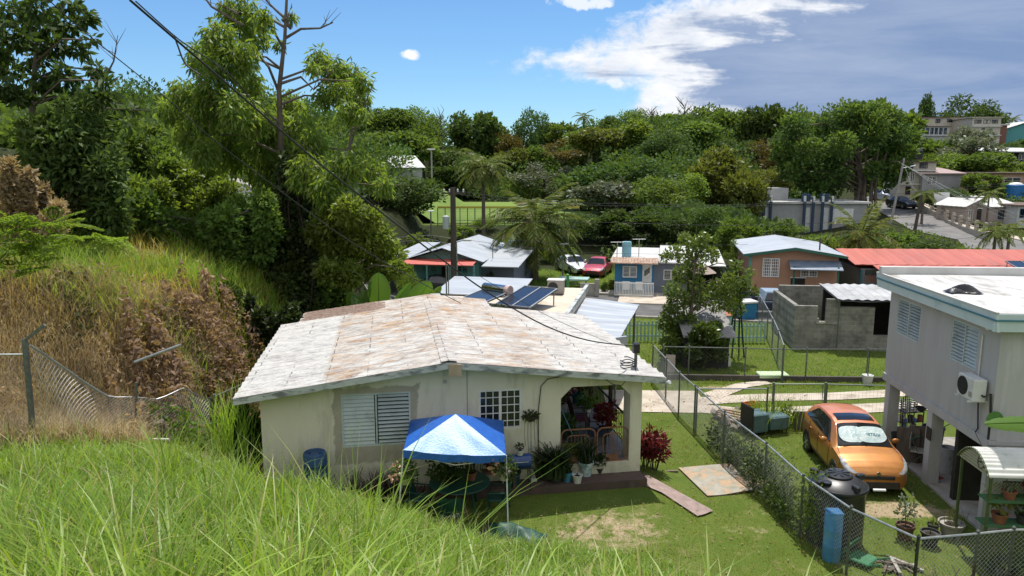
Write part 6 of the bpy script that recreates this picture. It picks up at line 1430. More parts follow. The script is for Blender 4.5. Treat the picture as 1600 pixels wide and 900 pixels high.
# ================================================================== hillside
def fq(px, Y, yaw=0): return FQ(px, Y, yaw)
f = fq(1178, 96, -.05); gb2 = far_house('long low grey building with paired dark posts and roof tanks beside the hill street', f, (1178, 318, 1352, 366), 9, GREYW, [], [], 'flat', WHITER, None, .35, th=.25, name='building', cat='building')[0]
b4 = pane_rect(f, (1178, 318, 1352, 366)); tags = ('leftmost', 'second', 'third')
for k, (a, q) in enumerate(((1190, 1204), (1253, 1270), (1281, 1299))):
    xa, xb = f.onY(a, 330).x, f.onY(q, 330).x
    for x in (xa, xb-.3): MB().box(x, -.6, b4[2]-.5, x+.3, -.36, b4[3]+.8).build('post', NAVYT, gb2)
    MB().box(xa+.35, -.06, b4[2]+.6, xb-.35, -.003, b4[3]-.5).build('shutter', WHITE, gb2)
    for x in (xa, xb-.25): MB().box(x, -.62, b4[3]+.25, x+.25, -.34, b4[3]+1.0).build('post_cap', WHITE, gb2)
    o = MB().lathe([(.001,0),(.55,0),(.58,.9),(.4,1.0),(.001,1.02)],16).build('roof_tank', NAVYT, loc=f.wor(((xa+xb)/2, .8, b4[3]+.26))); tag(o, tags[k]+' of the three dark tanks between posts on the long grey building', 'water tank')
a = pane_rect(f, (1300, 326, 1332, 350)); MB().box(a[0], -.05, a[2], a[1], -.003, a[3]).build('garage_door', WHITE, gb2); a = pane_rect(f, (1216, 341, 1240, 357)); MB().box(a[0], -.05, a[2], a[1], -.003, a[3]).build('garage_door', GREYL, gb2)
o = MB().box(f.onY(1215, 310).x, 3, b4[3]+.26, f.onY(1243, 310).x, 6, b4[3]+1.9).build('roof_hut', GREYW, gb2)
FBRN = M('dark_brown_roof', (.13,.085,.07), (.17,.12,.10), .5, .8); PINKR = M('pinkish_roof', (.38,.28,.26), (.30,.22,.21), .5, .8)
far_house('cream three storey house with a black tank stack above the hill street', fq(1404, 112, -.2), (1404, 254, 1458, 312), 7, CREAMW, [(1415, 256, 1427, 263, (2, 0), NAVYT), (1437, 254, 1449, 263, (2, 0), NAVYT), (1412, 268, 1420, 281, (2, 0)), (1423, 268, 1428, 284, (1, 0))], [(1415, 291, 1422, 304)], 'flat', FBRN, None, .3, ledge=(266, 287))
f = fq(1440, 111); t = thing('roof_tank', 'black tank stack on the cream three storey house', 'water tank', f.wor((0, 3, f.onY(1440, 249).z)))
for x in (-1.3, .3): MB().lathe([(.001,0),(.9,0),(.95,1.3),(.6,1.6),(.001,1.65)],16,(x,0,0)).build('tank', BLACK, t)
far_house('grey house wing with a dark flat roof right of the cream three storey house', fq(1440, 110.5, -.1), (1442, 272, 1500, 300), 8, GREYW, [(1450, 276, 1462, 288)], [], 'shed', PINKR, None, .5, .8)
far_house('long peach house with a dark red flat roof on the hillside', fq(1478, 116), (1478, 271, 1536, 300), 8, PEACHW, [(1492, 277, 1502, 291, (2, 0), NAVYT)], [(1483, 276, 1488, 296)], 'flat', FBRN, None, .5)
far_house('orange pink flat roofed house with a pale garage door at the right edge', fq(1541, 113), (1541, 271, 1640, 301), 8, PEACHW, [(1547, 276, 1558, 282, (2, 0), NAVYT), (1569, 277, 1594, 290, (0, 5), WHITE)], [], 'flat', FBRN, None, .5)
far_house('pale pink house with a white gable roof and porch by the hill street', fq(1548, 88, .15), (1548, 323, 1590, 359), 7, PINKW, [(1560, 329, 1575, 342, (2, 3), NAVYT)], [(1528, 326, 1532, 344), ], 'gable_x', WHITER, None, .3, .8)
far_house('small pink porch wing with a white gable roof facing the hill street', fq(1510, 89.5, .15), (1510, 322, 1547, 356), 5, PINKW, [(1513, 328, 1519, 345, (1, 0))], [(1527, 328, 1534, 350), (1538, 328, 1544, 350)], 'gable_y', WHITER, None, .3, .8)
far_house('white house corner cut by the right edge beside the pale pink house', fq(1592, 86), (1591, 322, 1660, 356), 6, WHITEW, [(1594, 326, 1606, 340, (2, 0), NAVYT)], [], 'flat', FBRN, None, .3)
far_house('low plain grey house behind the pale pink porch', fq(1495, 98), (1497, 309, 1545, 330), 5, GREYW, [(1509, 313, 1517, 320)], [], 'flat', WHITER, None, .3)
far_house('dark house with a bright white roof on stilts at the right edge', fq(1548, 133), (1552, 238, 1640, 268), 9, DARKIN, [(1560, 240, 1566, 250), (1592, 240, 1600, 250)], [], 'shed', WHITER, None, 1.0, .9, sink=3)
far_house('small open shelter with a pale flat roof below the dark stilt house', fq(1580, 124), (1581, 257, 1597, 268), 3, DARKIN, [], [], 'flat', WHITER, None, .6)
far_house('white two storey hilltop building with arched porches and railings', fq(1436, 152, .1), (1436, 198, 1482, 214), 8, WHITEW, [(1440+7*k, 200, 1444+7*k, 210, (1, 0), NAVYT) for k in range(6)], [], 'flat', FBRN, None, .3, ledge=(211,))
far_house('cream upper block set back on the hilltop building', fq(1440, 157, .1), (1442, 184, 1510, 197), 8, CREAMW, [(1445, 186, 1450, 191, (1, 0), NAVYT), (1462, 186, 1469, 192, (1, 0), NAVYT), (1480, 186, 1488, 191, (1, 0), NAVYT)], [], 'flat', FBRN, None, .3)
far_house('cream three storey hilltop apartment block with long balconies', fq(1522, 150, -.05), (1520, 184, 1561, 222), 9, CREAMW, [(1523, 187, 1533, 193, (1, 0), NAVYT), (1537, 187, 1547, 193, (1, 0), NAVYT), (1550, 187, 1559, 193, (1, 0), NAVYT), (1534, 200, 1538, 210, (1, 0), NAVYT), (1545, 201, 1550, 208, (1, 0), NAVYT)], [(1548, 213, 1552, 221)], 'flat', CREAMW, None, .4, ledge=(197, 211))
far_house('turquoise gabled house at the right edge of the hilltop', fq(1571, 160), (1571, 201, 1640, 218), 9, M('turquoise_wall', (.10,.32,.32)), [], [], 'gable_y', WHITER, None, .5, 1.5)
f = fq(1563, 158); t = thing('house', 'narrow brick red house between the apartment block and the turquoise house', 'house', f.o); a = pane_rect(f, (1562, 196, 1571, 225)); MB().box(a[0], 0, a[2]-2, a[1], 6, a[3]).build('wall', M('brick_red', (.22,.10,.07)), t); MB().box(a[0]-.3, -.3, a[3], a[1]+.3, 6, a[3]+.3).build('roof', WHITER, t)
q = Q(1586, 303, 104); t = thing('water_tank', 'bright blue water tank with a white lid among the hillside bushes', 'water tank', (q.x, q.y, q.z)); MB().lathe([(.001,-3),(1.1,-3),(1.1,-.3),(1.15,0),(1.15,1.2),(1.05,1.3),(.001,1.3)],20).build('tank_body', M('tank_blue', (.03,.17,.42), (.02,.13,.35), 3, .5), t, smooth=True); MB().lathe([(.9,1.3),(.7,1.5),(.3,1.6),(.001,1.62)],20).build('lid', WHITE, t, smooth=True)
# white roofed building beyond the ball field
far_house('long building with a bright white gable roof beyond the dark mango tree', fq(598, 104, .4), (600, 261, 660, 290), 10, GREYW, [], [], 'gable_x', WHITER, None, .4, 1.6)
# wall and posts along the hill street
def post_wall(pts, h, label, wallm, posts=6, ph_=1.1):
    t = thing('street_wall', label, 'wall', pts[0]); o_ = pts[0]
    mb = MB()
    for a, q in zip(pts[:-1], pts[1:]): mb.beam(a-o_+Vector((0,0,h/2-.3)), q-o_+Vector((0,0,h/2-.3)), .25, h+.6)
    mb.build('wall', wallm, t)
    for i in range(posts):
        u = i/(posts-1)*(len(pts)-1); k = min(int(u), len(pts)-2); p = pts[k].lerp(pts[k+1], u-k)-o_; MB().box(p.x-.16, p.y-.16, p.z+h-.1, p.x+.16, p.y+.16, p.z+h+ph_).build('post', CONCW, t)
    mb = MB()
    for a, q in zip(pts[:-1], pts[1:]):
        for z in (.3, .75): mb.beam(a-o_+Vector((0,0,h+z)), q-o_+Vector((0,0,h+z)), .06)
    mb.build('railing', RAILB, t)
post_wall([Q(1538, 372, 80), Q(1505, 362, 85), Q(1478, 350, 91)], .6, 'curved low concrete wall with pale posts before the pale pink house', CONC)
post_wall([Q(1476, 349, 92), Q(1445, 334, 100), Q(1428, 323, 108)], .9, 'stained concrete street wall below the hillside trees', CONC, 4, .5)
p = Q(1383, 316, 116); p.z = T(p.x, p.y)+.05
make_car('parked_car', 'pale blue white car parked high on the hill street', Vector((p.x-.2, p.y, p.z)), .2, carpaint('pale_car_paint', (.45,.52,.62), (.55,.58,.62)), SEDAN, (1.1,1.1,1.15), True, False)
p = Q(1408, 325, 106); p.z = T(p.x, p.y)+.05
make_car('parked_car', 'black car parked on the hill street beside the leaning concrete pole', Vector((p.x, p.y, p.z)), .15, carpaint('black_car_paint', (.02,.02,.022), (.03,.03,.03)), SEDAN, (1.1,1.1,1.2), True, False)
o = MB().rbox(-1.0,-.05,-.75,1.0,.05,.75,.02).build('sign_board', WHITE, loc=Q(1471, 310, 96)); tag(o, 'blank white sign board on a wall above the hill street', 'sign'); MB().tube([(0,0,-.75),(0,0,-4)],.06,5).build('sign_post', GALVD, o)
# fence of the ball field: green mesh with a yellow top
ff = [Q(684, 352, 79), Q(905, 352, 79)]
t = thing('field_fence', 'tall mesh fence with a yellow top rail along the ball field', 'fence', (ff[0].x, ff[0].y, T(ff[0].x, ff[0].y))); o_ = t.location.copy(); wL_ = ff[1].x-ff[0].x
mb = MB(); mb.box(0,-.06,1.72,wL_,.06,1.95); mb.build('top_rail', M('yellow_rail', (.52,.46,.07)), t)
for k in range(20): x = wL_*k/19; MB().tube([(x,0,-.5),(x,0,1.75)],.05,5).build('post', GALVD, t)
mb = MB()
for k in range(120): x = wL_*k/120; mb.tube([(x,0,0),(x,0,1.72)],.008,3)
for k in range(8): mb.tube([(0,0,.2+.2*k),(wL_,0,.2+.2*k)],.008,3)
mb.build('wire_mesh', WIRED, t)
# ================================================================== trees
def seg_tree(name, label, cat, base, trunk, r0, clumps, n, L, W, lm, bark=BARK, lf=.6, group=None, limbs=True, shell=.35, droop=.0, jit=.9, r1=None, crown=True, extra=None):
    """trunk: world points from the ground up; clumps: (x,y,z,rx,rz) in world space"""
    base = Vector(base); t = thing(name, label, cat, base, 0, group); tr = [Vector(p)-base for p in trunk]; mb = MB(); m = len(tr)
    mb.tube(tr, [r0*(1-.75*i/max(1, m-1)) if r1 is None else r0+(r1-r0)*i/(m-1) for i in range(m)], 8)
    if limbs:
        for c in clumps:
            if R.random() > lf: continue
            p = Vector(c[:3])-base; best = None
            for a, b in zip(tr[:-1], tr[1:]):
                for k in range(5):
                    q = a.lerp(b, k/5)
                    if q.z < p.z-.15*abs((q-p).length):
                        d = (q-p).length+.6*max(0, 2-q.z)
                        if best is None or d < best[0]: best = (d, q)
            q = best[1] if best else tr[len(tr)//2]
            mid = q.lerp(p, .5)+Vector((R.uniform(-.2,.2), R.uniform(-.2,.2), .12*(p-q).length)); rr_ = max(.02, r0*.28)
            mb.tube([q, mid, p, p+(p-mid)*.35+Vector((0,0,c[3]*.2))], [rr_, rr_*.7, rr_*.4, rr_*.12], 5)
            for k in range(3): mb.tube([p, p+Vector((R.uniform(-1,1), R.uniform(-1,1), R.uniform(-.2,.8)))*c[3]*.9], [rr_*.35, rr_*.1], 4)
    mb.build('trunk', bark, t)
    if crown:
        cl = [(c[0]-base.x, c[1]-base.y, c[2]-base.z, c[3], c[4] if len(c) > 4 else c[3]) for c in clumps]
        foliage('crown', cl, n, L, W, lm, t, shell=shell, droop=droop, jit=jit)
    return t
def pc(px, py, rpx, Y, rng=1.0, sz=1.0):
    """a leaf clump seen at a pixel, at its own distance"""
    q = Q(px, py, Y); r = rpx*Y*1.02/FPX; return (q.x, q.y, q.z, r, r*sz)
def gbase(px, Y): x = (px-800)/FPX*Y*1.01; return Vector((x, Y, T(x, Y)-.1))
# --- tall feathery tree with pendulous light leaves
Y0 = 33.0
cl = [(340,58,30),(372,22,34),(318,92,30),(352,98,34),(398,55,26),(412,28,18),(288,146,26),(322,176,34),(345,205,36),(388,125,26),(268,172,24),(300,212,30),(362,236,38),(392,186,32),(382,85,26),
      (450,168,28),(430,196,30),(470,196,26),(408,216,34),(444,236,36),(486,226,28),(500,92,20),(522,112,24),(548,118,22),(566,128,17),(560,152,22),(532,144,24),(546,172,22),(566,178,14),(505,150,18),(488,106,12),(420,262,40),(478,268,34),(506,292,30),(540,262,30),(578,268,28),(600,290,18),(330,140,30),(370,170,32),(320,235,26),(290,195,18),(455,25,10),(437,70,9)]
cl = [pc(a, b, r*.84, Y0+R.uniform(-2.6, 2.6), sz=1.1) for a, b, r in cl]
b0 = gbase(436, Y0); tr = [b0, Q(442, 400, Y0), Q(440, 300, Y0+.2), Q(438, 200, Y0), Q(436, 140, Y0-.1), Q(445, 60, Y0), Q(449, -25, Y0)]
def pendulous(name, clumps, n, L, W, lm, parent, base):
    P, d = clump_points([(c[0]-base.x, c[1]-base.y, c[2]-base.z, c[3], c[4]) for c in clumps], n, N, .3)
    A = d*.35+N.normal(size=(n, 3))*.38+np.array([0, 0, -.75]); l = L*(.6+.8*N.random(n)); V, F = leaf_quads(P, A, l, l*W/L, N, .1); return npmesh(name, V, F, lm, parent)
LF_ALB = leafmat('leaf_feathery', (.085,.150,.024), (.180,.260,.050), .5, third=(.20,.20,.06), tfrac=.12)
t = seg_tree('feathery_tree', 'tall light green tree with drooping feathery foliage and a bare leading stem', 'tree', b0, tr, .22, cl, 0, .3, .1, LF_ALB, crown=False, lf=.3, r1=.05)
pendulous('crown', cl, 25000, .32, .08, LF_ALB, t, b0)
mb = MB()
for pts in (((438,150),(420,105),(395,75),(360,60)),((445,60),(470,45),(500,44),(520,35)),((447,30),(430,15),(415,0)),((440,130),(470,120),(490,140),(520,110)),((437,190),(380,160),(300,150)),((440,260),(500,230),(545,235),(562,185),(575,150)),((545,235),(550,200),(572,195)),((455,45),(440,30)),((380,40),(330,10),(315,-10)),((372,22),(340,5))):
    q = [Q(a, b, Y0+R.uniform(-.3,.3))-b0 for a, b in pts]; mb.tube(q, [.07*(1-.8*i/len(q)) for i in range(len(q))], 5)
    for k in range(4): e = q[-1]; mb.tube([q[-2].lerp(e, k/4), e+Vector((R.uniform(-.6,.6), R.uniform(-.5,.5), R.uniform(.1,.8)))], [.018, .006], 4)
mb.build('bare_branch', BARK, t)
# ivy column
Yv = 32.2
cl = [pc(a, b, r, Yv+R.uniform(-.8,.8), sz=1.2) for a, b, r in ((452,262,20),(458,300,27),(462,345,30),(458,390,33),(462,432,35),(468,470,34),(428,330,22),(414,380,26),(404,430,27),(440,455,30),(480,320,14),(486,400,18),(384,455,22))]
b1 = gbase(462, Yv); t = thing('climbing_vine', 'dark ivy column smothering the trunk of the feathery tree', 'vine', b1); foliage('foliage', [(c[0]-b1.x, c[1]-b1.y, c[2]-b1.z, c[3], c[4]) for c in cl], 15000, .24, .17, LF_VINE, t, shell=.6, droop=.5)
mb = MB()
for k in range(12): a = Vector((R.uniform(-1.4,.8), R.uniform(-.6,.4), 0)); mb.tube([a, a+Vector((.3, 0, 2)), a*.6+Vector((0, 0, 4.5)), a*.3+Vector((0,0,6.5))], .03, 5)
mb.build('stem', BARKD, t)
# --- bright arching bush tree to the right of it
Y1 = 31.0
cl = [pc(a, b, r, Y1+R.uniform(-1.5,1.5)) for a, b, r in ((520,345,26),(545,330,22),(560,365,28),(590,372,24),(608,398,22),(570,405,28),(530,395,26),(600,425,16),(545,430,20),(500,365,22),(580,340,16),(620,418,10),(512,425,18))]
b2 = gbase(545, Y1); seg_tree('bushy_tree', 'bright yellow green rounded tree just behind the rusty roof on the left', 'tree', b2, [b2, Q(548, 430, Y1), Q(550, 380, Y1)], .14, cl, 11000, .24, .1, LF_LITE, droop=.35, shell=.5)
# --- dark large leaved tree at the left edge
Y2 = 29.0
cl = [(20,18,22),(58,12,24),(98,38,22),(130,26,18),(28,62,22),(80,70,22),(122,78,16),(18,108,20),(62,126,20),(102,118,18),(150,108,13),(166,126,11),(30,152,18),(148,152,20),(180,162,15),(206,172,10),(120,154,18),(60,40,18),(110,8,16),(140,62,10),(5,40,18),(60,90,18),(-15,80,25),(0,135,22),(90,150,16),(165,180,16),(195,190,12)]
cl = [pc(a, b, r*.82, Y2+R.uniform(-2.4,2.4), sz=.62) for a, b, r in cl]; b3 = gbase(52, Y2)
seg_tree('large_leaved_tree', 'dark open tree with big drooping leaf rosettes at the top left', 'tree', b3, [b3, Q(52, 240, Y2), Q(50, 180, Y2), Q(54, 110, Y2), Q(58, 50, Y2)], .2, cl, 2500, .38, .15, LF_DARK, shell=.65, droop=.55)
q = [Q(160,130,Y2), Q(178,95,Y2), Q(184,55,Y2)]; mb = MB(); b4_ = gbase(160, Y2)
mb.tube([Vector((0,0,0)), q[0]-b4_, q[1]-b4_, q[2]-b4_], [.1,.05,.03,.01], 5)
for k in range(10): a = (q[0] if k < 4 else q[1]).lerp(q[1] if k < 4 else q[2], R.random())-b4_; mb.tube([a, a+Vector((R.uniform(-.8,.8), R.uniform(-.4,.4), R.uniform(.2,.9)))], [.015,.004], 4)
t = thing('bare_tree', 'thin leafless tree showing against the sky at the top left', 'tree', b4_); mb.build('trunk', BARK, t)
# --- dark mass in front of it and the shrubs of the left slope
def blob_tree(label, pts, Y, n, L, W, lm, trunkpx, name='bushy_tree', jy=1.3, droop=.2, shell=.45, r0=.12, bark=BARKD, cat='tree', low=True):
    cl = [pc(a, b, r, Y+R.uniform(-jy, jy)) for a, b, r in pts]; b_ = gbase(trunkpx, Y)
    if cat != 'tree':
        cl = [(c[0]+R.uniform(-1.2,1.2)*c[3], c[1]+R.uniform(-1.2,1.2)*c[3], c[2]+R.uniform(-1,.8)*c[4], c[3]*q, c[4]*q) for c in cl for q in (.7, .45, .3, .25)]; shell = .1; jy = 0
    if cat != 'tree' or low:
        ex = []
        for c in cl:
            g = T(c[0], c[1])
            for k in range(1, 4):
                z = c[2]-k*c[3]*1.1
                if z > g-.1: ex.append((c[0]+R.uniform(-.3,.3)*c[3], c[1]+R.uniform(-.3,.3)*c[3], z, c[3], c[4]))
        n = int(n*(1+.6*len(ex)/len(cl))); cl += ex; r0 = .04 if cat != 'tree' else r0; ty = min(p[1] for p in pts)
    mid = Vector(cl[0][:3]); top = max(cl, key=lambda c: c[2]); return seg_tree(name, label, cat, b_, [b_, b_.lerp(mid, .6)+Vector((.1,0,.2)), mid, Vector(top[:3])], r0, cl, n, L, W, lm, bark, shell=shell, droop=droop)
blob_tree('dense dark tree with drooping leaves left of the feathery tree', ((108,225,42),(78,240,36),(146,235,36),(110,185,32),(60,205,28),(150,195,24),(110,265,36),(165,260,26),(60,262,26)), 27.0, 9000, .30, .12, LF_DARK, 110, droop=.5)
blob_tree('mid green bush below the sky gap left of the feathery tree', ((205,228,26),(230,250,28),(190,262,26),(250,236,20),(262,268,26),(225,285,26)), 38, 6000, .28, .14, LF_MID, 220, jy=2)
blob_tree('yellow green bush behind the dark gap on the left slope', ((270,262,22),(300,285,26),(330,268,22),(285,315,26),(320,320,26),(350,300,22),(250,300,20)), 36, 6500, .26, .13, LF_LITE, 300, jy=2)
blob_tree('broad dark bush in the shaded hollow of the left slope', ((215,330,30),(250,360,34),(290,375,34),(235,400,30),(330,380,32),(365,360,28),(300,425,32),(345,430,30),(380,410,26),(265,435,26)), 31, 11000, .26, .13, LF_MID, 290, jy=1.6)
blob_tree('light green shrubs filling the slope under the dark drooping tree', ((170,300,22),(205,300,24),(225,320,20),(150,330,20),(190,345,22),(215,370,22),(240,345,20)), 33, 6500, .24, .12, LF_LITE, 195, jy=1.5)
blob_tree('shadowed green bushes right of the ivy column', ((500,400,26),(520,440,24),(495,450,24),(505,330,22),(530,460,18),(480,470,20)), 33.5, 5500, .26, .13, LF_MID, 505, jy=1)
blob_tree('dark green bush between the straw slope and the brown vines', ((330,470,22),(300,470,24),(355,465,20),(280,455,18)), 27, 3500, .22, .1, LF_DARK, 315, jy=.8)
blob_tree('green bushes left of the feathery tree against the far hill', ((150,255,24),(20,230,30),(0,265,26),(175,230,20),(240,215,18),(210,205,16)), 44, 6000, .34, .17, LF_MID, 150, jy=2)
blob_tree('brighter leafy bush below the feathery tree', ((350,345,24),(378,330,22),(395,360,24),(372,385,24),(410,320,20),(330,350,18)), 30.5, 5000, .24, .12, LF_MID, 370)
blob_tree('mixed brown and green bush above the straw grass slope', ((125,300,18),(155,312,18),(180,325,16),(105,312,14)), 26.5, 3600, .22, .1, leafmat('leaf_mixed', (.05,.06,.018), (.10,.11,.03), .3, third=(.24,.15,.08), tfrac=.2), 140, cat='shrub', name='mixed_bush')
blob_tree('dry brown vine mound at the left edge of the slope', ((5,285,22),(35,272,18),(55,300,18),(15,322,22),(-15,300,24),(75,325,14),(95,312,12)), 24.5, 3600, .17, .08, LF_BROWN, 25, name='dead_vine', cat='vine')
blob_tree('dark green weeds beside the hollow near the rear of the cream house', ((420,500,14),(450,486,14),(395,480,18),(432,520,12)), 26, 2200, .2, .1, LF_VINE, 425, name='weed_clump', jy=.5, cat='weeds')
blob_tree('dark shaded bush beside the left wall of the cream house', ((385,640,16),(395,665,16),(372,660,14),(390,690,14)), 18.4, 2200, .13, .06, LF_DARK, 385, name='wall_bush', jy=.3, cat='shrub')
# --- ferny shrub at the left edge: flat fronds of small leaflets
def fronds(name, label, base, specs, lm, cat='shrub'):
    t = thing(name, label, cat, base); PC = []; PA = []; mb = MB()
    for (p0, p1, w) in specs:
        p0 = Vector(p0)-base; p1 = Vector(p1)-base; d = p1-p0; l = d.length; s = d.cross(Vector((0,0,1))).normalized(); mb.tube([p0, p0.lerp(p1, .5)+Vector((0,0,.06*l)), p1], [.012,.008,.003], 4)
        for k in range(26):
            u = (k+.5)/26; ww = w*math.sin(math.pi*(u*.9+.08)); c = p0.lerp(p1, u)+Vector((0,0,.24*l*u*(1-u)))
            for sg in (-1, 1):
                for j in range(4):
                    v = (j+.5)/4; PC.append(c+s*sg*ww*v-Vector((0,0,.12*ww*v))+d.normalized()*.1*v*ww); PA.append(d.normalized()*.7+s*sg*.5*(1 if j % 2 else -.4)+Vector((0,0,R.uniform(-.3,.3))))
    V, F = leaf_quads(np.array(PC), np.array(PA), .08+.03*N.random(len(PC)), .030, N, .05); npmesh('foliage', V, F, lm, t); mb.build('stem', BARK, t)
bF = gbase(40, 17.5); sp_ = []
for k in range(60):
    a = Q(R.uniform(-40, 100), R.uniform(340, 430), 17.5+R.uniform(-.8,.8)); sp_.append((a, a+Vector((R.uniform(-.3,1.0), R.uniform(-.6,.5), R.uniform(-.2,.35))), R.uniform(.16,.30)))
fronds('fern_like_shrub', 'bright ferny shrub spilling in at the left edge', bF, sp_, LF_FERN)
bF = gbase(185, 21); sp_ = [(Q(165+R.uniform(-12,12), 372+R.uniform(-6,14), 21), Q(x, y, 20.6), .25) for x, y in ((125,372),(150,366),(195,372),(206,390),(180,392),(140,390),(215,405),(170,380))]
fronds('fern_like_shrub', 'small ferny sapling on the brown slope before the dark hollow', bF, sp_, LF_FERN)
# --- banana plants behind the roof
for px, Y, specs, lb in ((590, 28.6, (((592,470),(591,424),.92),((606,474),(642,440),.7),((580,474),(548,462),.7)), 'banana plant holding one broad upright sunlit leaf behind the rusty roof'), (560, 28.8, (((562,480),(572,452),.55),((560,478),(545,455),.6)), 'smaller banana plant with a pointed leaf left of the broad leaf'), (655, 29.2, (((640,474),(672,438),.9),((655,470),(690,446),.7)), 'banana plant with slanting dark leaves right of the broad leaf')):
    b_ = gbase(px, Y); t = thing('banana_plant', lb, 'banana plant', b_)
    for k, (a, e, w) in enumerate(specs):
        p, q = Q(a[0], a[1]+14, Y)-b_, Q(e[0], e[1], Y+(.1 if k == 0 else -.3))-b_; mb = MB(); banana_leaf(mb, p, q, w, .05, up=Vector((0,-1,0.0)) if k == 0 else Vector((0,-.5,.8)), tear=k > 0, n=20); mb.build('leaf_blade', LF_BAN, t)
    MB().tube([(0,0,0),(0,0,1.6)], [.14,.09], 8).build('stem', BARK, t)
# --- palms
def palm(label, base, h, L, nf, r=.16, lean=(0,0), name='coconut_palm', up=.9, dead=2, wind=0, trunkr=None, leaf=LF_PALM, seed=3, lw=.09):
    rg = random.Random(seed); t = thing(name, label, 'palm', base); top = Vector((lean[0], lean[1], h)); mb = MB()
    pts = [Vector((lean[0]*u**1.6, lean[1]*u**1.6, h*u)) for u in [i/8 for i in range(9)]]; mb.tube(pts, [r*(1.35-.55*i/8) for i in range(9)], 9); mb.build('trunk', BARK, t)
    C, A, Ls = [], [], []; rm = MB()
    for k in range(nf):
        az = k*2.39996+rg.uniform(-.2,.2); el = up*(1-1.6*(k/nf))+rg.uniform(-.12,.12); l = L*rg.uniform(.8,1.08); d = Vector((math.cos(az)*math.cos(el), math.sin(az)*math.cos(el), math.sin(el))); p = top.copy(); rp = [p.copy()]; m = 26
        g = rg.uniform(.85,1.25)
        for j in range(m):
            u = j/m; d = (d+Vector((wind*.02, 0, -.034*g*(1+u)))).normalized(); p = p+d*(l/m); rp.append(p.copy()); s = d.cross(Vector((0,0,1)))
            s = s.normalized() if s.length > .05 else Vector((1,0,0)); ll = lw*10*math.sin(math.pi*min(1, u*.85+.13))**.7*L/4.0
            for sg in (-1, 1):
                for q in (0, .5):
                    C.append(p-d*(l/m)*q); A.append(s*sg*.75+d*.55+Vector((0,0,-.38))+Vector((rg.uniform(-.1,.1),)*3)); Ls.append(ll*rg.uniform(.75,1.1))
        rm.tube(rp[::3], [.035*(1-.85*i/len(rp[::3])) for i in range(len(rp[::3]))], 4)
    Ls = np.array(Ls); V, F = leaf_quads(np.array([tuple(c) for c in C]), np.array([tuple(a) for a in A]), Ls, np.maximum(.035, Ls*.12), N, .04); npmesh('crown', V, F, leaf, t); rm.build('frond_rib', leaf, t)
    if dead:
        mb = MB()
        for k in range(dead*3): a = k*2.1; mb.tube([top+Vector((0,0,-.1)), top+Vector((math.cos(a)*.35, math.sin(a)*.35, -.5)), top+Vector((math.cos(a)*.45, math.sin(a)*.45, -1.2))], [.05,.04,.01], 5)
        mb.build('dead_frond', LITTER, t)
    return t
def palm_at(label, px, pyc, Y, L, nf, **kw):
    x = (px-800)/FPX*Y*1.01; z = T(x, Y); q = Q(px, pyc, Y); return palm(label, (q.x, Y, z), q.z-z, L, nf, **kw)
palm_at('large coconut palm with arching fronds between the teal house and the white car', 836, 350, 56, 4.7, 42, r=.22, seed=5, up=1.15)
palm_at('tall coconut palm standing in front of the ball field', 755, 262, 70, 3.4, 34, r=.16, seed=9, up=1.0)
palm_at('low coconut palm before the long grey building', 1346, 366, 56, 3.4, 24, r=.2, seed=12, up=1.25)
palm_at('slender palm with ragged fronds at the right street corner', 1556, 362, 62, 2.1, 16, r=.12, seed=15, up=.9)
palm_at('slender palm behind the ragged corner palm', 1578, 358, 65, 2.0, 15, r=.12, seed=18, up=.9)
palm_at('small palm in front of the pale pink house', 1546, 302, 84, 2.0, 14, r=.1, seed=21, up=.8)
palm_at('small drooping palm beside the dark utility pole on the hill street', 1444, 302, 90, 2.2, 14, r=.12, seed=24, up=.7)
palm_at('tiny dark palm on the skyline above the ball field', 912, 182, 160, 2.8, 14, r=.18, seed=27, dead=0)
palm_at('tiny palm at the far right end of the skyline', 1582, 186, 172, 2.6, 14, r=.18, seed=29, dead=0)
# --- yard tree beside the dark shed (glossy light tips)
LF_YARD = leafmat('leaf_glossy', (.028,.060,.010), (.085,.130,.022), .35, .35, third=(.15,.19,.03), tfrac=.2, spec=.6)
Y3 = 32.0
cl = [(1085,385,16),(1068,372,10),(1100,372,10),(1055,395,12),(1110,398,14),(1040,400,8),(1086,415,18),(1065,430,16),(1048,450,12),(1060,465,18),(1085,470,18),(1050,490,18),(1060,515,18),(1048,535,18),(1075,500,16),(1105,465,14),(1120,450,14),(1140,440,16),(1155,455,16),(1135,470,16),(1165,440,10),(1150,480,14),(1172,425,8),(1178,455,7),(1120,480,10),(1090,445,12),(1040,505,14),(1045,555,14),(1060,545,16),(1150,415,9),(1070,405,10)]
cl = [pc(a, b, r*.88, Y3+R.uniform(-.7,.7)) for a, b, r in cl]; b_ = gbase(1075, Y3)
seg_tree('yard_tree', 'glossy leaved yard tree with an open crown beside the dark shed', 'tree', b_, [b_, Q(1078, 520, Y3), Q(1082, 460, Y3), Q(1086, 400, Y3)], .12, cl, 7600, .17, .085, LF_YARD, shell=.5, droop=.15)
cl = [pc(a, b, r, 30.6+R.uniform(-.4,.4)) for a, b, r in ((1090,530,14),(1108,520,14),(1095,515,12),(1082,550,12),(1120,538,14),(1105,550,14),(1125,555,10),(1092,568,10),(1118,510,8))]; b_ = gbase(1104, 30.6)
seg_tree('yard_bush', 'rounded glossy bush in front of the dark shed', 'shrub', b_, [b_, Q(1103, 560, 30.6), Q(1103, 535, 30.6)], .06, cl, 4200, .15, .08, LF_YARD, shell=.5)
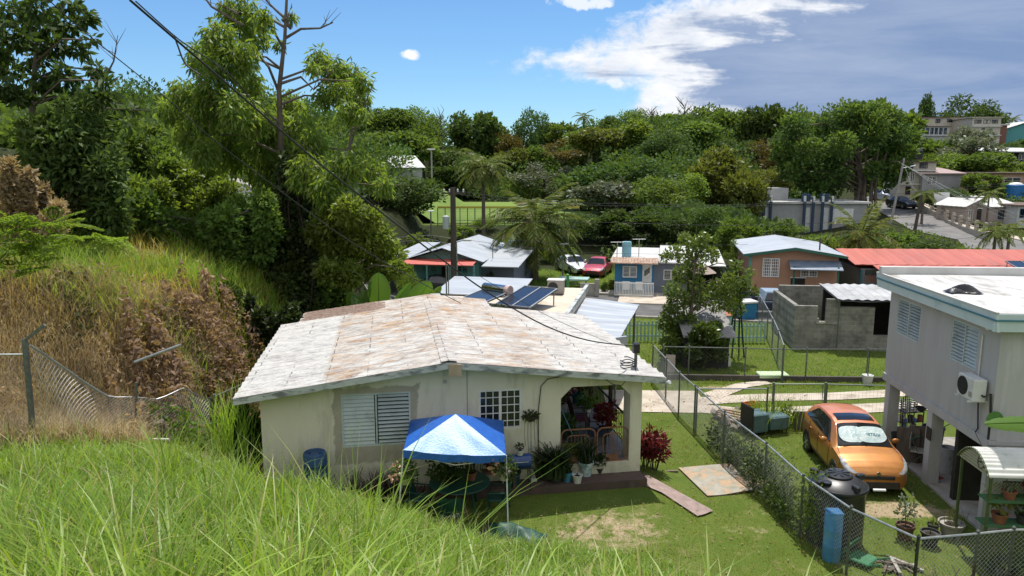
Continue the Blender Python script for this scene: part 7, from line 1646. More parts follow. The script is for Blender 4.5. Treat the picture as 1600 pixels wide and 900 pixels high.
# --- forest on the hill: crown shapes shared, each tree its own object
def crown_mesh(seed, n, L, kind):
    rg = np.random.default_rng(seed); cl = []
    k = {'round': 22, 'spread': 20, 'tall': 24, 'airy': 18}[kind]
    for i in range(k):
        d = rg.normal(size=3); d /= np.linalg.norm(d); q = .62+.25*rg.random()
        if kind == 'round': p = (d[0]*.36*q*1.2, d[1]*.36*q*1.2, .54+d[2]*.36*q); r = .11+.07*rg.random()
        elif kind == 'spread': p = (d[0]*.42*q, d[1]*.42*q, .66+d[2]*.22*q-(abs(d[0])+abs(d[1]))*.08); r = .10+.07*rg.random()
        elif kind == 'tall': p = (d[0]*.30*q, d[1]*.30*q, .52+d[2]*.42*q); r = .09+.08*rg.random()
        else: p = (d[0]*.42*q, d[1]*.42*q, .58+d[2]*.36*q); r = .06+.07*rg.random()
        cl.append((*p, r, r*.85))
    if kind in ('round', 'spread', 'tall'): cl.append((0, 0, .5, .28, .30))
    P, d = clump_points(cl, n, rg, .5); A = d*.7+rg.normal(size=(n, 3))*.6+np.array([0, 0, .05]); l = L*(.6+.8*rg.random(n)); V, F = leaf_quads(P, A, l, l*.55, rg, .15); me_o = npmesh('crown_shape', V, F, LF_MID); me = me_o.data; bpy.data.objects.remove(me_o); return me
SH = {k: [crown_mesh(100+i*7+j*31, {'round': 5200, 'spread': 4600, 'tall': 4800, 'airy': 2600}[k], {'round': .050, 'spread': .052, 'tall': .052, 'airy': .05}[k]*(1, .78, 1.35)[i], k) for i in range(3)] for j, k in enumerate(('round', 'spread', 'tall', 'airy'))}
tm = MB(); tm.tube([(0,0,0),(.015,.01,.3),(0,0,.62)], [.035,.025,.012], 7)
for k in range(6): a = k*1.05; tm.tube([(0,0,.3+.04*k),(.13*math.cos(a),.13*math.sin(a),.5+.02*k),(.24*math.cos(a),.24*math.sin(a),.66)], [.014,.009,.003], 5)
to = tm.build('trunk_shape', BARKD); TRUNK = to.data; bpy.data.objects.remove(to)
MATC = {}
def crown_with(me, lm):
    key = (me.name, lm.name)
    if key not in MATC:
        m = me.copy(); m.materials.clear(); m.materials.append(lm); MATC[key] = m
    return MATC[key]
LFS = {'d': LF_DARK, 'm': LF_MID, 'l': LF_LITE, 'y': LF_YEL, 'o': LF_ORA, 'g': LF_GREY}
KN = {'round': 'round_tree', 'spread': 'spreading_tree', 'tall': 'tall_tree', 'airy': 'airy_tree'}
ti = [0]
def hill_tree(px, top, wpx, Y, kind, lm, label, hmin=0, cat='tree', group=None, aspect=None):
    if 685 < px < 900 and 95 < Y < 165: Y = 131+(Y-95)*.45
    wpx *= 1.42 if Y > 88 else 1.12
    i = ti[0]; ti[0] += 1; x = (px-800)/FPX*Y*1.012; z = T(x, Y)-.3; q = Q(px, top, Y); w = wpx*Y/FPX*1.06; h = max(q.z-z, hmin or w*.55)
    t = thing(KN[kind], label, cat, (x, Y, z), R.random()*6.28, group)
    o = bpy.data.objects.new('crown', crown_with(SH[kind][i % 3], LFS[lm])); link(o, t)
    tall = h > 1.5*w
    if tall:     # crown sits on a longer trunk
        ch_ = w*(1.5 if kind != 'tall' else 2.0); ch_ = min(ch_*1.1, h); o.scale = (w*R.uniform(.85, 1.15), w*R.uniform(.85, 1.15), ch_); o.location = (0, 0, h-ch_*.97)
        tr = bpy.data.objects.new('trunk', TRUNK); link(tr, t); tr.scale = (w*.9, w*.9, (h-ch_*.45)/.62)
    else:
        o.scale = (w*R.uniform(.85, 1.15), w*R.uniform(.85, 1.15), h*1.04); tr = bpy.data.objects.new('trunk', TRUNK); link(tr, t); tr.scale = (w, w, h)
    return t
HT = [
# skyline
(604,192,70,150,'spread','m','wide green tree on the skyline just right of the feathery tree'),(648,200,70,150,'round','m','rounded green tree on the skyline right of the wide green one'),
(747,168,62,150,'round','d','big dark dome shaped tree on the skyline left of centre'),(790,196,44,146,'round','o','orange tinged tree below the dark dome tree'),(829,164,52,158,'round','d','dark round tree on the skyline right of the orange tinged one'),(872,188,46,158,'airy','m','thin airy tree left of the tiny skyline palm'),
(946,182,40,158,'tall','d','narrow dark tree right of the tiny skyline palm'),(988,166,60,160,'round','m','rounded mid green tree at the centre of the skyline'),(1040,178,58,160,'airy','m','sparse tree on the skyline under the white cloud edge'),(1104,154,66,158,'round','m','green rounded tree rising on the skyline under the grey cloud'),
(1146,168,52,158,'round','l','light green tree right of the skyline centre'),(1188,156,72,150,'round','d','dark tree where the skyline starts to rise'),(1236,152,76,146,'round','m','mid green tree left of the giant fig on the skyline'),(1290,150,80,146,'spread','m','broad flat topped tree on the skyline behind the giant fig'),(1350,148,84,142,'round','m','large green tree on the skyline right behind the giant fig'),(1425,148,30,168,'tall','d','slim dark tree on the skyline left of the hilltop houses'),
(1482,144,76,172,'spread','d','broad dark tree crowning the hilltop above the apartments'),(1528,171,32,168,'round','d','small dark dome tree just right of the broad hilltop tree'),(905,200,60,152,'airy','m','loose tree below the tiny skyline palm'),
# second tier
(570,228,50,130,'spread','l','light green tree right beside the feathery tree'),(628,224,78,128,'round','m','mid green tree above the white gabled building'),(690,222,72,128,'round','d','dark green tree behind the thin lamp pole'),(742,236,60,118,'round','d','shaded tree behind the tall coconut palm'),(800,226,58,128,'tall','y','yellowish green tree right of the tall coconut palm'),(838,228,60,130,'tall','m','green tree above the large coconut palm'),(880,216,72,136,'airy','o','brownish half bare tree in the middle of the wooded hill'),(930,222,66,134,'round','y','olive tree in the middle of the wooded hill'),(985,212,70,136,'tall','l','fresh green tree below the skyline centre'),
(1030,226,76,130,'round','d','dark tree above the silver leaved dome'),(1080,206,68,138,'tall','m','tall green tree under the grey cloud edge'),(1135,214,70,134,'round','d','deep green tree left of the rust tinged ones'),(1182,212,56,128,'round','o','rust tinged tree on the upper hill'),(1222,204,50,134,'round','o','golden tinged tree left of the giant fig'),(1190,252,60,112,'round','y','yellow green tree left of the giant fig below the rust tinged one'),
# third tier
(850,252,76,100,'airy','g','silver grey leaved tree behind the large coconut palm'),(905,262,70,104,'tall','d','dark tree between the palm and the big dark dome'),(975,240,118,100,'round','d','huge dark dome tree with silvery highlights in mid hill'),(1020,284,84,92,'round','m','rounded tree at the right foot of the huge dark dome'),(938,296,76,92,'round','g','greyish tree at the left foot of the huge dark dome'),(1118,232,110,100,'tall','y','tall yellowish green tree beside the long grey building'),(1072,268,70,96,'tall','l','light green tree left of the tall yellowish one'),(1160,258,66,94,'tall','y','olive tall tree at the left end of the long grey building'),
(640,268,104,74,'round','d','large dark mango tree left of the utility pole'),(590,300,80,70,'round','d','dark leafy tree at the left of the large mango tree'),(700,300,50,100,'round','d','dark tree behind the top of the utility pole'),(720,262,60,112,'round','d','deep shaded tree beyond the ball field left'),(905,330,84,72,'round','d','dark tree above the red sedan'),(975,322,90,72,'round','d','dark tree behind the blue house tank'),(1040,326,84,72,'round','d','dark tree behind the blue house carport'),(1100,318,84,70,'tall','d','dark tall tree between the blue and the peach house'),(1148,334,60,66,'round','m','green tree left of the peach house roof'),(870,378,50,66,'round','m','leafy bush behind the white sedan'),(760,372,44,76,'spread','l','bright shrubs at the foot of the tall coconut palm'),(720,374,50,72,'airy','l','pale shrubs behind the teal house roof ridge'),(655,362,50,66,'airy','l','light shrub at the foot of the large mango tree'),(800,372,40,70,'round','m','green shrub between the two coconut palms'),
# right hill
(1440,212,60,140,'round','m','green tree below the white arched hilltop building'),(1498,196,74,132,'airy','g','big loose silvery tree below the apartment block'),(1470,236,62,128,'round','l','bright green tree on the hillside between the houses'),(1520,234,56,124,'round','m','leafy tree left of the dark stilt house'),(1418,232,44,132,'round','m','tree between the giant fig and the hillside houses'),(1555,222,40,148,'round','d','dark bush below the turquoise house'),(1590,222,40,150,'round','d','dark bush at the right edge below the turquoise house'),(1585,248,40,124,'spread','l','light shrub beside the open shelter'),(1560,258,36,120,'round','l','light green bush above the orange pink house'),(1518,268,50,106,'airy','m','open tree before the long peach house'),(1460,290,50,100,'round','d','dark tree beside the grey house wing'),(1478,306,46,98,'airy','d','shady tree behind the blank sign board'),(1530,178,30,170,'airy','d','little airy tree at the end of the skyline'),(1568,300,36,106,'round','m','bush beside the bright blue tank'),
(1222,360,60,78,'spread','m','low bushes along the front of the long grey building'),(1275,366,70,66,'spread','l','light green hedge behind the peach house roof'),(1215,366,60,64,'round','l','leafy bush left behind the peach house roof'),(1310,372,40,64,'airy','y','yellowish bush right of the peach house'),(1400,372,70,70,'spread','m','green bushes at the foot of the hill street'),(1450,382,70,66,'spread','d','dark green hedge above the coral red roof'),(1385,380,50,62,'airy','y','dry brownish bush above the coral red roof'),(1530,388,40,66,'spread','m','small bush at the street corner beside the slender palms'),(1500,384,34,68,'spread','m','low hedge at the bend of the hill street'),
(1150,372,46,54,'airy','m','open bush beside the peach house left corner'),(1128,400,30,52,'round','g','greyish bush right of the beige parasol'),
(555,408,40,44,'airy','y','yellow green saplings by the orange roofed hut'),(640,420,34,44,'round','l','light green weeping shrub beside the teal house'),(632,408,30,48,'airy','l','lime shrub at the left of the red awning'),(770,424,26,50,'airy','d','dark shrub at the right end of the teal house'),(945,440,16,50,'tall','d','narrow dark shrub beside the blue house forecourt'),(957,436,18,51,'airy','y','thin shrub at the left corner of the blue house'),(728,446,14,46,'airy','y','yellow leafed pot shrub beside the utility pole'),
]
for a in HT: hill_tree(*a)
# hedges and low growth reading as one mass between the trees
def mass(name, label, boxes, n, L, lm):
    Ps = []; tot = sum((b[1]-b[0])*(b[3]-b[2]) for b in boxes)
    for (x0, x1, y0, y1, h) in boxes:
        m = int(n*(x1-x0)*(y1-y0)/tot); X = N.uniform(x0, x1, m); Y = N.uniform(y0, y1, m); hh = h*(.35+.65*(np.sin(X*.9+Y*.5)*np.sin(Y*.8-X*.35)*.5+.5)); Ps.append(np.stack([X, Y, Tn(X, Y)+hh*N.random(m)**.5], 1))
    P = np.concatenate(Ps); A = N.normal(size=P.shape)*.7+np.array([0,0,.5]); l = L*(.6+.8*N.random(len(P))); V, F = leaf_quads(P, A, l, l*.6, N); o = npmesh(name, V, F, lm); tag(o, kind='stuff'); o['label'] = label; o['category'] = 'undergrowth'
mass('hillside_undergrowth', 'mixed green undergrowth covering the wooded hill between its trees', [(-60,-15,92,175,4),(-15,15,130,175,4),(15,46,104,175,4),(-45,-13,60,92,3),(15,30,76,92,2.2)], 60000, .6, LF_DARK)
mass('bank_undergrowth', 'leafy ground cover on the hillside plots and beside the hill street', [(60,125,98,175,1.0),(30,47,60,88,.8),(8,26,60,76,1.6),(-40,-14,36,60,3)], 26000, .4, LF_MID)
mass('far_left_undergrowth', 'distant green growth on the hill beyond the left trees', [(-95,-22,45,110,4)], 26000, .55, LF_MID)
def woodland(name, label, n, L, lm, k, seed):
    rg = random.Random(seed); cl = []
    while len(cl) < k:
        x = rg.uniform(-75, 46); y = rg.uniform(100, 172)
        if -15 < x < 15 and y < 131: continue
        if x > 30 and y < 112: continue
        r = rg.uniform(2.2, 4.0); cl.append((x, y, T(x, y)+rg.uniform(.3, 3.0), r, r*.9))
    o = foliage(name, cl, n, L, L*.55, lm, None, shell=.55); tag(o, label, 'woodland', kind='stuff')
woodland('woodland', 'dark wooded hillside filling in behind the single trees', 42000, .6, LF_DARK, 190, 4)
woodland('woodland', 'mid green wooded hillside filling in between the single trees', 42000, .6, LF_MID, 170, 8)
# giant fig with several pale trunks
Yf = 104.0; cl = []
for k in range(52):
    a = R.random()*6.28; u = R.random()**.5; px = 1322+108*u*math.cos(a); py = 233+56*u*math.sin(a); cl.append(pc(px, py, R.uniform(9, 21), Yf+R.uniform(-7, 7)*(1-u*.6)))
cl += [pc(a, b, r, Yf+R.uniform(-2,2)) for a, b, r in ((1240,262,22),(1262,280,20),(1400,262,18),(1385,280,16),(1225,240,18),(1290,290,14),(1415,240,14),(1330,180,16),(1365,178,16),(1300,188,16))]
b_ = gbase(1344, Yf); t = seg_tree('fig_tree', 'giant dark spreading fig tree with clustered pale trunks above the long grey building', 'tree', b_, [b_, Q(1345, 290, Yf), Q(1342, 240, Yf), Q(1335, 200, Yf)], .6, cl, 15000, .6, .3, LF_DARK, BARK, shell=.5, droop=.2)
mb = MB()
for k in range(9): a = k*.7; p0 = Vector((1.5*math.cos(a), 1.0*math.sin(a), 0)); mb.tube([p0, p0*.8+Vector((0,0,4)), p0*1.6+Vector((0,0,8))], [.28,.2,.1], 6)
mb.build('buttress_trunk', BARK, t)
foliage('highlight_leaves', [(c[0]-b_.x, c[1]-b_.y, c[2]-b_.z+.4, c[3]*.95, c[4]*.8) for c in cl[::2]], 7000, .6, .3, LF_MID, t, shell=.7)
# bare skyline trees
for px, py, Y, s, lb in ((690,178,148,1.0,'leafless grey tree on the skyline left of the dark dome tree'),(1062,162,158,.9,'leafless spindly tree on the skyline under the cloud edge'),(1012,172,158,.6,'small leafless tree beside the skyline centre')):
    x = (px-800)/FPX*Y; z = T(x, Y); h = Q(px, py, Y).z-z; t = thing('bare_tree', lb, 'tree', (x, Y, z)); mb = MB(); mb.tube([(0,0,0),(0,0,h*.6),(.3,0,h)], [.25,.14,.03], 6)
    for k in range(26): a = R.random()*6.28; z0 = h*(.45+.5*R.random()); l = 3.2*s*R.uniform(.5,1); p0 = Vector((0,0,z0)); p1 = p0+Vector((math.cos(a)*l*.6, math.sin(a)*l*.3, l*.6)); mb.tube([p0, p1, p1+Vector((R.uniform(-1,1), 0, 1.0*s))], [.08,.05,.015], 4)
    mb.build('trunk', BARK, t)
# ================================================================== grass
def keep_out(P, h=0):
    d = P[:, :2]-np.array([HF.o.x, HF.o.y]); lx = d[:, 0]*HF.c+d[:, 1]*HF.s; ly = -d[:, 0]*HF.s+d[:, 1]*HF.c
    m = ~((lx > xl-.05) & (lx < xr+.05) & (ly > -1.35) & (ly < 9.6)); m &= ~((lx > xl-.05) & (lx < xr+.05) & (ly > -.2) & (ly < 10)); return m, lx, ly
n = 78000; Yb = 1.5*(21/1.5)**N.random(n); Xb = (-.84+1.5*N.random(n))*(Yb+.6)
P = np.stack([Xb, Yb, Tn(Xb, Yb)], 1); nearz = 7-SLOPE(Xb/np.maximum(Yb,4))*(Yb-1)
ko, lx, ly = keep_out(P); m = ko & (N.random(n) < .45+.9*np.clip(np.sin(Xb*3.1+np.sin(Yb*2.3))*np.sin(Yb*2.9+np.sin(Xb*3.7)), 0, 1)) & (nearz > .25) & (P[:, 2] <= nearz+.3) & ~((lx > xl-.3) & (ly > -2.2))
P = P[m]; nz = nearz[m]
cn = .5+.5*np.sin(P[:, 0]*2.1+.7*np.sin(P[:, 1]*1.7))*np.sin(P[:, 1]*1.9+.5*np.sin(P[:, 0]*2.7))
sfac = P[:, 0]/np.maximum(P[:, 1], 3)
hb = (.22+.42*cn*N.random(len(P))+.16*N.random(len(P)))*np.where(sfac > .1, .75, 1)*np.where((sfac < -.32) & (P[:, 1] > 6), .62, 1.0)
hb = hb*np.clip(.75+.06*P[:, 1], .8, 1.15)*np.where((sfac > -.27) & (P[:, 1] > 6), .62, 1)
V, F = blades(P, hb, .010+.012*N.random(len(P))+.0006*P[:, 1], .35+1.0*N.random(len(P)), N, 4)
g1 = npmesh('bank_grass', V, F, LF_GRAS); tag(g1, kind='stuff'); g1['label'] = 'long bright green grass covering the near bank'; g1['category'] = 'grass'
# taller tufts with broad blades
Pt = []; ht = []; wt = []; lt = []
for k in range(190):
    y = 2.3+7.5*R.random()**1.4; x = R.uniform(-.74, .46)*y; n_ = R.randint(8, 22)
    if x/y > .06 and R.random() < .3: continue
    tall_ = 1.25 if -.36 < x/y < -.2 and y < 6 else (.8 if x/y > -.14 else 1)
    for j in range(n_): px_, py_ = x+R.gauss(0,.1), y+R.gauss(0,.1); Pt.append((px_, py_, T(px_, py_))); ht.append(R.uniform(.5,.98)*(1.12 if x < 0 else .92)*tall_); wt.append(R.uniform(.010,.022)); lt.append(R.uniform(.2,1.15))
V, F = blades(np.array(Pt), np.array(ht), np.array(wt), np.array(lt), N, 6); g2 = npmesh('tall_tufts', V, F, LF_GRAS); tag(g2, kind='stuff'); g2['label'] = 'tall arching grass tufts standing out of the near bank'; g2['category'] = 'grass'
Pt = []; ht = []; wt = []; lt = []
for k in range(95):
    y = R.uniform(1.7, 4.6); x = R.uniform(-.74, .42)*y
    for j in range(R.randint(6, 15)): px_, py_ = x+R.gauss(0,.07), y+R.gauss(0,.07); Pt.append((px_, py_, T(px_, py_))); ht.append(R.uniform(.5,1.0)*(1.1 if x/y < -.2 else .92)); wt.append(R.uniform(.014,.027)); lt.append(R.uniform(.5,1.6))
V, F = blades(np.array(Pt), np.array(ht), np.array(wt), np.array(lt), N, 7); g4 = npmesh('broad_blades', V, F, LF_GRAS); tag(g4, kind='stuff'); g4['label'] = 'broad arching grass blades close to the viewer'; g4['category'] = 'grass'
P = P[N.random(len(P)) < .09]; V, F = blades(P, .3+.5*N.random(len(P)), .008*np.ones(len(P)), .4+1.4*N.random(len(P)), N, 3); g5 = npmesh('dry_stems', V, F, LF_DRY); tag(g5, kind='stuff'); g5['label'] = 'scattered dry stems among the grass of the near bank'; g5['category'] = 'grass'
# low broad leaved weeds between the blades
n = 26000; Yw = 2.0*(19/2.0)**N.random(n); Xw = (-.82+.9*N.random(n))*Yw; P = np.stack([Xw, Yw, Tn(Xw, Yw)+.02+.22*N.random(n)**2], 1); ko, lx, ly = keep_out(P); P = P[ko & ~((lx > xl-.3) & (ly > -2.2))]
A = N.normal(size=P.shape)+np.array([0,0,.3]); V, F = leaf_quads(P, A, .05+.05*N.random(len(P)), .03, N); g3 = npmesh('bank_weeds', V, F, LF_LITE); tag(g3, kind='stuff'); g3['label'] = 'small leafy weeds between the blades of the near bank'; g3['category'] = 'weeds'
# lawns
def lawn(name, label, x0, x1, y0, y1, n, h, w, mat, cond=None):
    X = N.uniform(x0, x1, n); Y = y0+(y1-y0)*N.random(n)**1.25; Z = Tn(X, Y); P = np.stack([X, Y, Z], 1); ko, lx, ly = keep_out(P); zz = zones(X, Y); m = ko & (N.random(n) > zz[:, 0]*.85)
    for a, q, rr_ in PATHS:
        dx, dy = q[0]-a[0], q[1]-a[1]; L2 = dx*dx+dy*dy; t_ = np.clip(((X-a[0])*dx+(Y-a[1])*dy)/L2, 0, 1); m &= np.hypot(X-a[0]-t_*dx, Y-a[1]-t_*dy) > rr_
    gl = X-GF.o.x; m &= ~((gl > -.05) & (Y > GF.o.y-.2) & (Y < 24.5)); m &= ~((X > 13.2) & (Y > 34)); 
    if cond is not None: m &= cond(X, Y)
    P = P[m]; V, F = blades(P, h*(.5+N.random(len(P)))*(.55+1.1*np.clip(.5+.5*np.sin(P[:, 0]*4.1+2*np.sin(P[:, 1]*2.3))*np.sin(P[:, 1]*3.7+2*np.sin(P[:, 0]*1.9)), 0, 1)**2+.9*(N.random(len(P)) < .03)), w*np.ones(len(P)), .3+.9*N.random(len(P)), N, 2); o = npmesh(name, V, F, mat); tag(o, kind='stuff'); o['label'] = label; o['category'] = 'grass'
def PX(*p): return [(G(*q).x, G(*q).y) for q in p]
PATHS = []
for pts, rr_ in ((PX((945,626),(1100,628)),1.3),(PX((1085,628),(1180,622),(1300,620),(1490,610)),.44),(PX((1085,638),(1170,646),(1300,641),(1500,632)),.5),(PX((1110,620),(1160,603),(1200,598)),.35),(PX((1000,762),(1045,780),(1102,806)),.32),(PX((1070,752),(1165,752)),.55)):
    for a, q in zip(pts[:-1], pts[1:]): PATHS.append((a, q, rr_))
lawn('lawn_grass', 'short mown grass of the yards on both sides of the long fence', -5, 13, 11, 30, 130000, .055, .014, LF_LAWN, lambda X, Y: Tn(X, Y) < .35)
lawn('rear_lawn_grass', 'brighter short grass of the rear lawns up to the street', 2, 19, 28, 42, 60000, .085, .022, LF_GRAS)
lawn('verge_grass', 'grass verges across the street', -12, 24, 51, 62, 26000, .14, .04, LF_GRAS)
n = 3200; X = N.uniform(-4, 12, n); Y = N.uniform(12, 40, n); P = np.stack([X, Y, Tn(X, Y)+.05], 1); P = P[keep_out(P)[0] & (Tn(X, Y) < .4)]; A = N.normal(size=P.shape)*np.array([1, 1, .25]); V, F = leaf_quads(P, A, .05+.06*N.random(len(P)), .04, N); o = npmesh('fallen_leaves', V, F, LF_BROWN); tag(o, 'dry fallen leaves scattered over the lawns', 'leaves', kind='stuff')
# straw and green grass on the left slope
def slope(name, label, n, x0, x1, y0, y1, h, w, mat, cond, cat='grass'):
    X = N.uniform(x0, x1, n); Y = N.uniform(y0, y1, n); m = cond(X, Y); X, Y = X[m], Y[m]; P = np.stack([X, Y, Tn(X, Y)], 1); V, F = blades(P, h*(.4+1.1*N.random(len(P))), w*(.6+.8*N.random(len(P))), .3+(1.0 if mat != LF_DRY else 1.9)*N.random(len(P)), N, 3); o = npmesh(name, V, F, mat); tag(o, kind='stuff'); o['label'] = label; o['category'] = cat
nz2 = lambda X, Y, s: np.sin(X*s+1.3*np.sin(Y*s*.7))*np.sin(Y*s*.9+np.sin(X*s*1.1))
slope('straw_grass', 'pale straw coloured grass on the left slope', 9000, -26, -9, 20.5, 31, .75, .02, LF_HAY, lambda X, Y: (X/Y > -.78) & (nz2(X, Y, .8) > -.35))
slope('slope_grass', 'fresh green grass patches on the left slope', 30000, -26, -8.9, 21.2, 31, .75, .024, LF_GRAS, lambda X, Y: (X/Y > -.8) & (nz2(X, Y, .8) < .35))
slope('dead_stalks', 'grey brown dead stalks along the sagging fence', 70000, -18, -7.6, 14.2, 23.0, .62, .014, LF_DRY, lambda X, Y: (X < -8.5-.06*(Y-15)+.4*np.sin(Y*1.7)) & (X/Y > -.8) & (Y > 15+.9*np.sin(X*1.3)), 'dead stalks')
def drape(name, label, x0, x1, y0, y1, n, h, L, mat, cond, cat, droop=.6, s=1.3):
    X = N.uniform(x0, x1, n); Y = N.uniform(y0, y1, n); m = cond(X, Y); X, Y = X[m], Y[m]; hh = h*np.clip(.5+.5*nz2(X, Y, s)+.3*nz2(Y, X, s*2.3), .05, 1.2); P = np.stack([X, Y, Tn(X, Y)+hh*N.random(len(X))**.6], 1)
    A = N.normal(size=P.shape)*.7+np.array([0, -.2, -droop]); l = L*(.5+N.random(len(X))); V, F = leaf_quads(P, A, l, l*.45, N, .2); o = npmesh(name, V, F, mat); tag(o, label, cat, kind='stuff')
drape('dead_creeper', 'rust brown dead creeper hanging over the slope beside the cream house', -11.2, -7.7, 19.0, 26, 16000, 1.7, .17, LF_BROWN, lambda X, Y: (X < -7.9-.05*(Y-20)) & (np.hypot((X+9.3)/1.7, (Y-22.4)/3.6) < 1+.3*np.sin(X*7+Y*5)), 'creeper')
drape('dead_creeper', 'brown dead creeper scattered over the dry slope behind the sagging fence', -18, -8.8, 16.5, 23.5, 13000, 1.0, .15, LF_BROWN, lambda X, Y: (X/Y > -.8) & (nz2(X, Y, 1.1) > -.1), 'creeper')
drape('green_creeper', 'olive green creeper in patches at the top of the dry slope', -17, -8.8, 18.5, 25, 9000, .8, .14, LF_VINE, lambda X, Y: (X/Y > -.8) & (nz2(X+3, Y, .9) > .3), 'creeper', .1)
drape('green_creeper', 'fresh green creeper hanging beside the left wall of the cream house', -9.4, -7.4, 17, 22, 3500, 1.2, .13, LF_MID, lambda X, Y: (nz2(X, Y+2, 1.5) > .1) & (X < -7.6), 'creeper', .2)
b_ = gbase(340, 17.6); t = thing('grass_clump', 'tall green reedy clump in front of the brown vines beside the house', 'grass clump', b_); P = N.normal(size=(130, 3))*np.array([.28,.2,0]); V, F = blades(P, 1.5+.9*N.random(130), .03*np.ones(130), .2+.5*N.random(130), N, 5); npmesh('blades', V, F, LF_GRAS, t)
# ------------------------------------------------------------------ sagging fence and odds and ends on the left
lf_ = [gz(Vector((x, y, 0))) for x, y in ((-12.2, 13.6), (-10.35, 15.3), (-9.15, 17.1), (-7.95, 19.0), (-8.3, 24.8))]
lf_ = [p+Vector((0, 0, -.1)) for p in lf_]
lfence = chain_fence(lf_[:1]+lf_[1:2], 2.1, 'left end of the old chain link fence running out of view at the left edge', sp=.075, wr=.0022, postm=POLEC)
t = thing('chain_link_fence', 'old sagging chain link fence in front of the dead brush beside the house', 'fence', lf_[1]); o_ = lf_[1]
def fp(u, v):
    k = min(int(u*2), 1); p = lf_[1+k].lerp(lf_[2+k], u*2-k)-o_; h_ = float(np.interp(u, [0, .22, .4, .62, .8, 1], [2.3, 1.75, 1.2, 1.25, 1.7, 1.5])); b_ = float(np.interp(u, [0, .5, 1], [.05, .22, .12]))
    return p+Vector((.12*math.sin(u*9+v*2), -.25*math.sin(math.pi*v)*math.sin(u*7), b_+(h_-b_)*v))
mb = MB(); mb.tube([fp(u, 1) for u in [i/16*.42 for i in range(17)]], .022, 6).tube([fp(.42+.58*i/12, 1) for i in range(13)], .008, 4); mb.build('top_rail', GALV, t)
mb = MB(); K_ = 56
for sg in (1, -1):
    for k in range(-14, K_):
        pts = []
        for j in range(15):
            v_ = j/14; u_ = (k+14*(v_ if sg > 0 else 1-v_))/K_
            if 0 <= u_ <= 1: pts.append(fp(u_, v_)+Vector((0, -.004*sg, 0)))
        if len(pts) > 1: mb.tube(pts, .0042, 3, cap=False)
mb.build('wire_mesh', WIREM, t)
for p, l_ in ((lf_[2]-o_, .1), (lf_[3]-o_, -.15)): MB().tube([p+Vector((0,0,-.2)), p+Vector((l_, .1, 1.55))], .03, 7).build('post', GALVD, t)
chain_fence(lf_[3:], 1.6, 'dull chain link fence running behind the creeper beside the cream house', sp=.1, wr=.002, postm=GALVD, railm=GALVD, wirem=WIRED)
q0 = lf_[1]; t = thing('concrete_post', 'tall grey post with a slanted arm at the left end of the sagging fence', 'post', q0); MB().beam((0,-.06,-.3), (.05,-.06,2.45), .085).build('shaft', GALVD, t); MB().beam((.05,-.06,2.42), (.5,-.05,2.75), .06).build('arm', GALVD, t)
o = MB().tube([(0,0,0),(1.0,.35,.35)], .035, 7).build('fallen_rail', GALV, loc=Q(210, 566, 17.4)); tag(o, 'pale fallen pipe rail caught in the dead brush', 'pipe')
p = gz(G(165, 714, 1.4)); o = MB().tube([(-.55,-.12,.06),(0,.05,.1),(.45,.06,.09)], .03, 7).build('pvc_pipe', WHITE, loc=gz(Vector((-9.2*.93, 16.6, 0)))); tag(o, 'white plastic pipe lying in the grass before the dead brush', 'pipe')
o = MB().rbox(-.12,-.1,-.1,.12,.1,.62,.03).build('stump_post', BARK, loc=gz(Vector((-8.55, 17.4, 0))), rot=(.1,-.2,.3)); tag(o, 'short leaning timber stump at the foot of the dead brush', 'stump')
# ================================================================== poles and cables
def upole(px, Y, ytop, r, mat, label, base_z=None, lean=0, arm=True):
    x = (px-800)/FPX*Y*1.013; q = Q(px, ytop, Y); z = T(x, Y) if base_z is None else base_z; t = thing('utility_pole', label, 'utility pole', (q.x-lean, Y, z)); h = q.z-z
    MB().tube([(0,0,-.3),(lean,0,h)], [r*1.15,r*.85], 10).build('pole', mat, t); return t, h, q
t, h, q = upole(707.5, 46.2, 293, .19, POLEW, 'dark wooden utility pole with a transformer before the teal house')
MB().beam((-.65,0,h-.35),(.75,0,h-.35),.1).build('crossarm', POLEW, t); MB().lathe([(.001,0),(.2,0),(.21,.75),(.14,.82),(.001,.84)],14).build('transformer', M('transformer_grey', (.42,.47,.47), None, rough=.5), t, loc=(-.45,-.05,h-2.55))
mb = MB()
for x in (-.55,-.2,.3,.65): mb.lathe([(.03,0),(.06,.05),(.04,.12),(.06,.16),(.02,.22)],8,(x,0,h-.3))
mb.build('insulator', WHITE, t); lm_ = MB().tube([(.1,-.1,h-3.7),(.25,-.3,h-3.35),(.75,-.5,h-3.2)], .035, 6).build('lamp_arm', GALV, t); MB().rbox(.65,-.62,h-3.28,1.15,-.42,h-3.14,.04).build('lamp_head', WHITE, lm_)
MB().tube([(.22,-.1,-.2),(.2,-.1,h-3.5)], .04, 6).build('conduit', GALV, t); P1 = Vector((q.x, 46.2, q.z))
t, h, q = upole(1413, 92, 247, .14, POLEC, 'leaning pale concrete utility pole on the hill street', lean=1.0); P2 = q; MB().beam((-.6,0,h-.4),(2.6,0,h-.4),.12).build('crossarm', POLEW, t); MB().tube([(1,0,h-1.2),(2.2,-.5,h-.9)],.05,5).build('lamp_arm', GALV, t)
t, h, q = upole(1440, 84, 305, .17, POLEW, 'dark wooden utility pole beside the small drooping palm', lean=.5); P3 = q
t, h, q = upole(674, 98, 233, .12, POLEC, 'thin pale lamp pole in front of the woods beyond the mango tree'); MB().rbox(-.5,-.2,h-.1,.5,.2,h+.05,.03).build('lamp_head', WHITE, t)
t, h, q = upole(673, 66, 330, .07, GALVD, 'slender pole with a small lamp head before the mango tree'); MB().rbox(-.28,-.15,h-.05,.28,.15,h+.06,.03).build('lamp_head', WHITE, t)
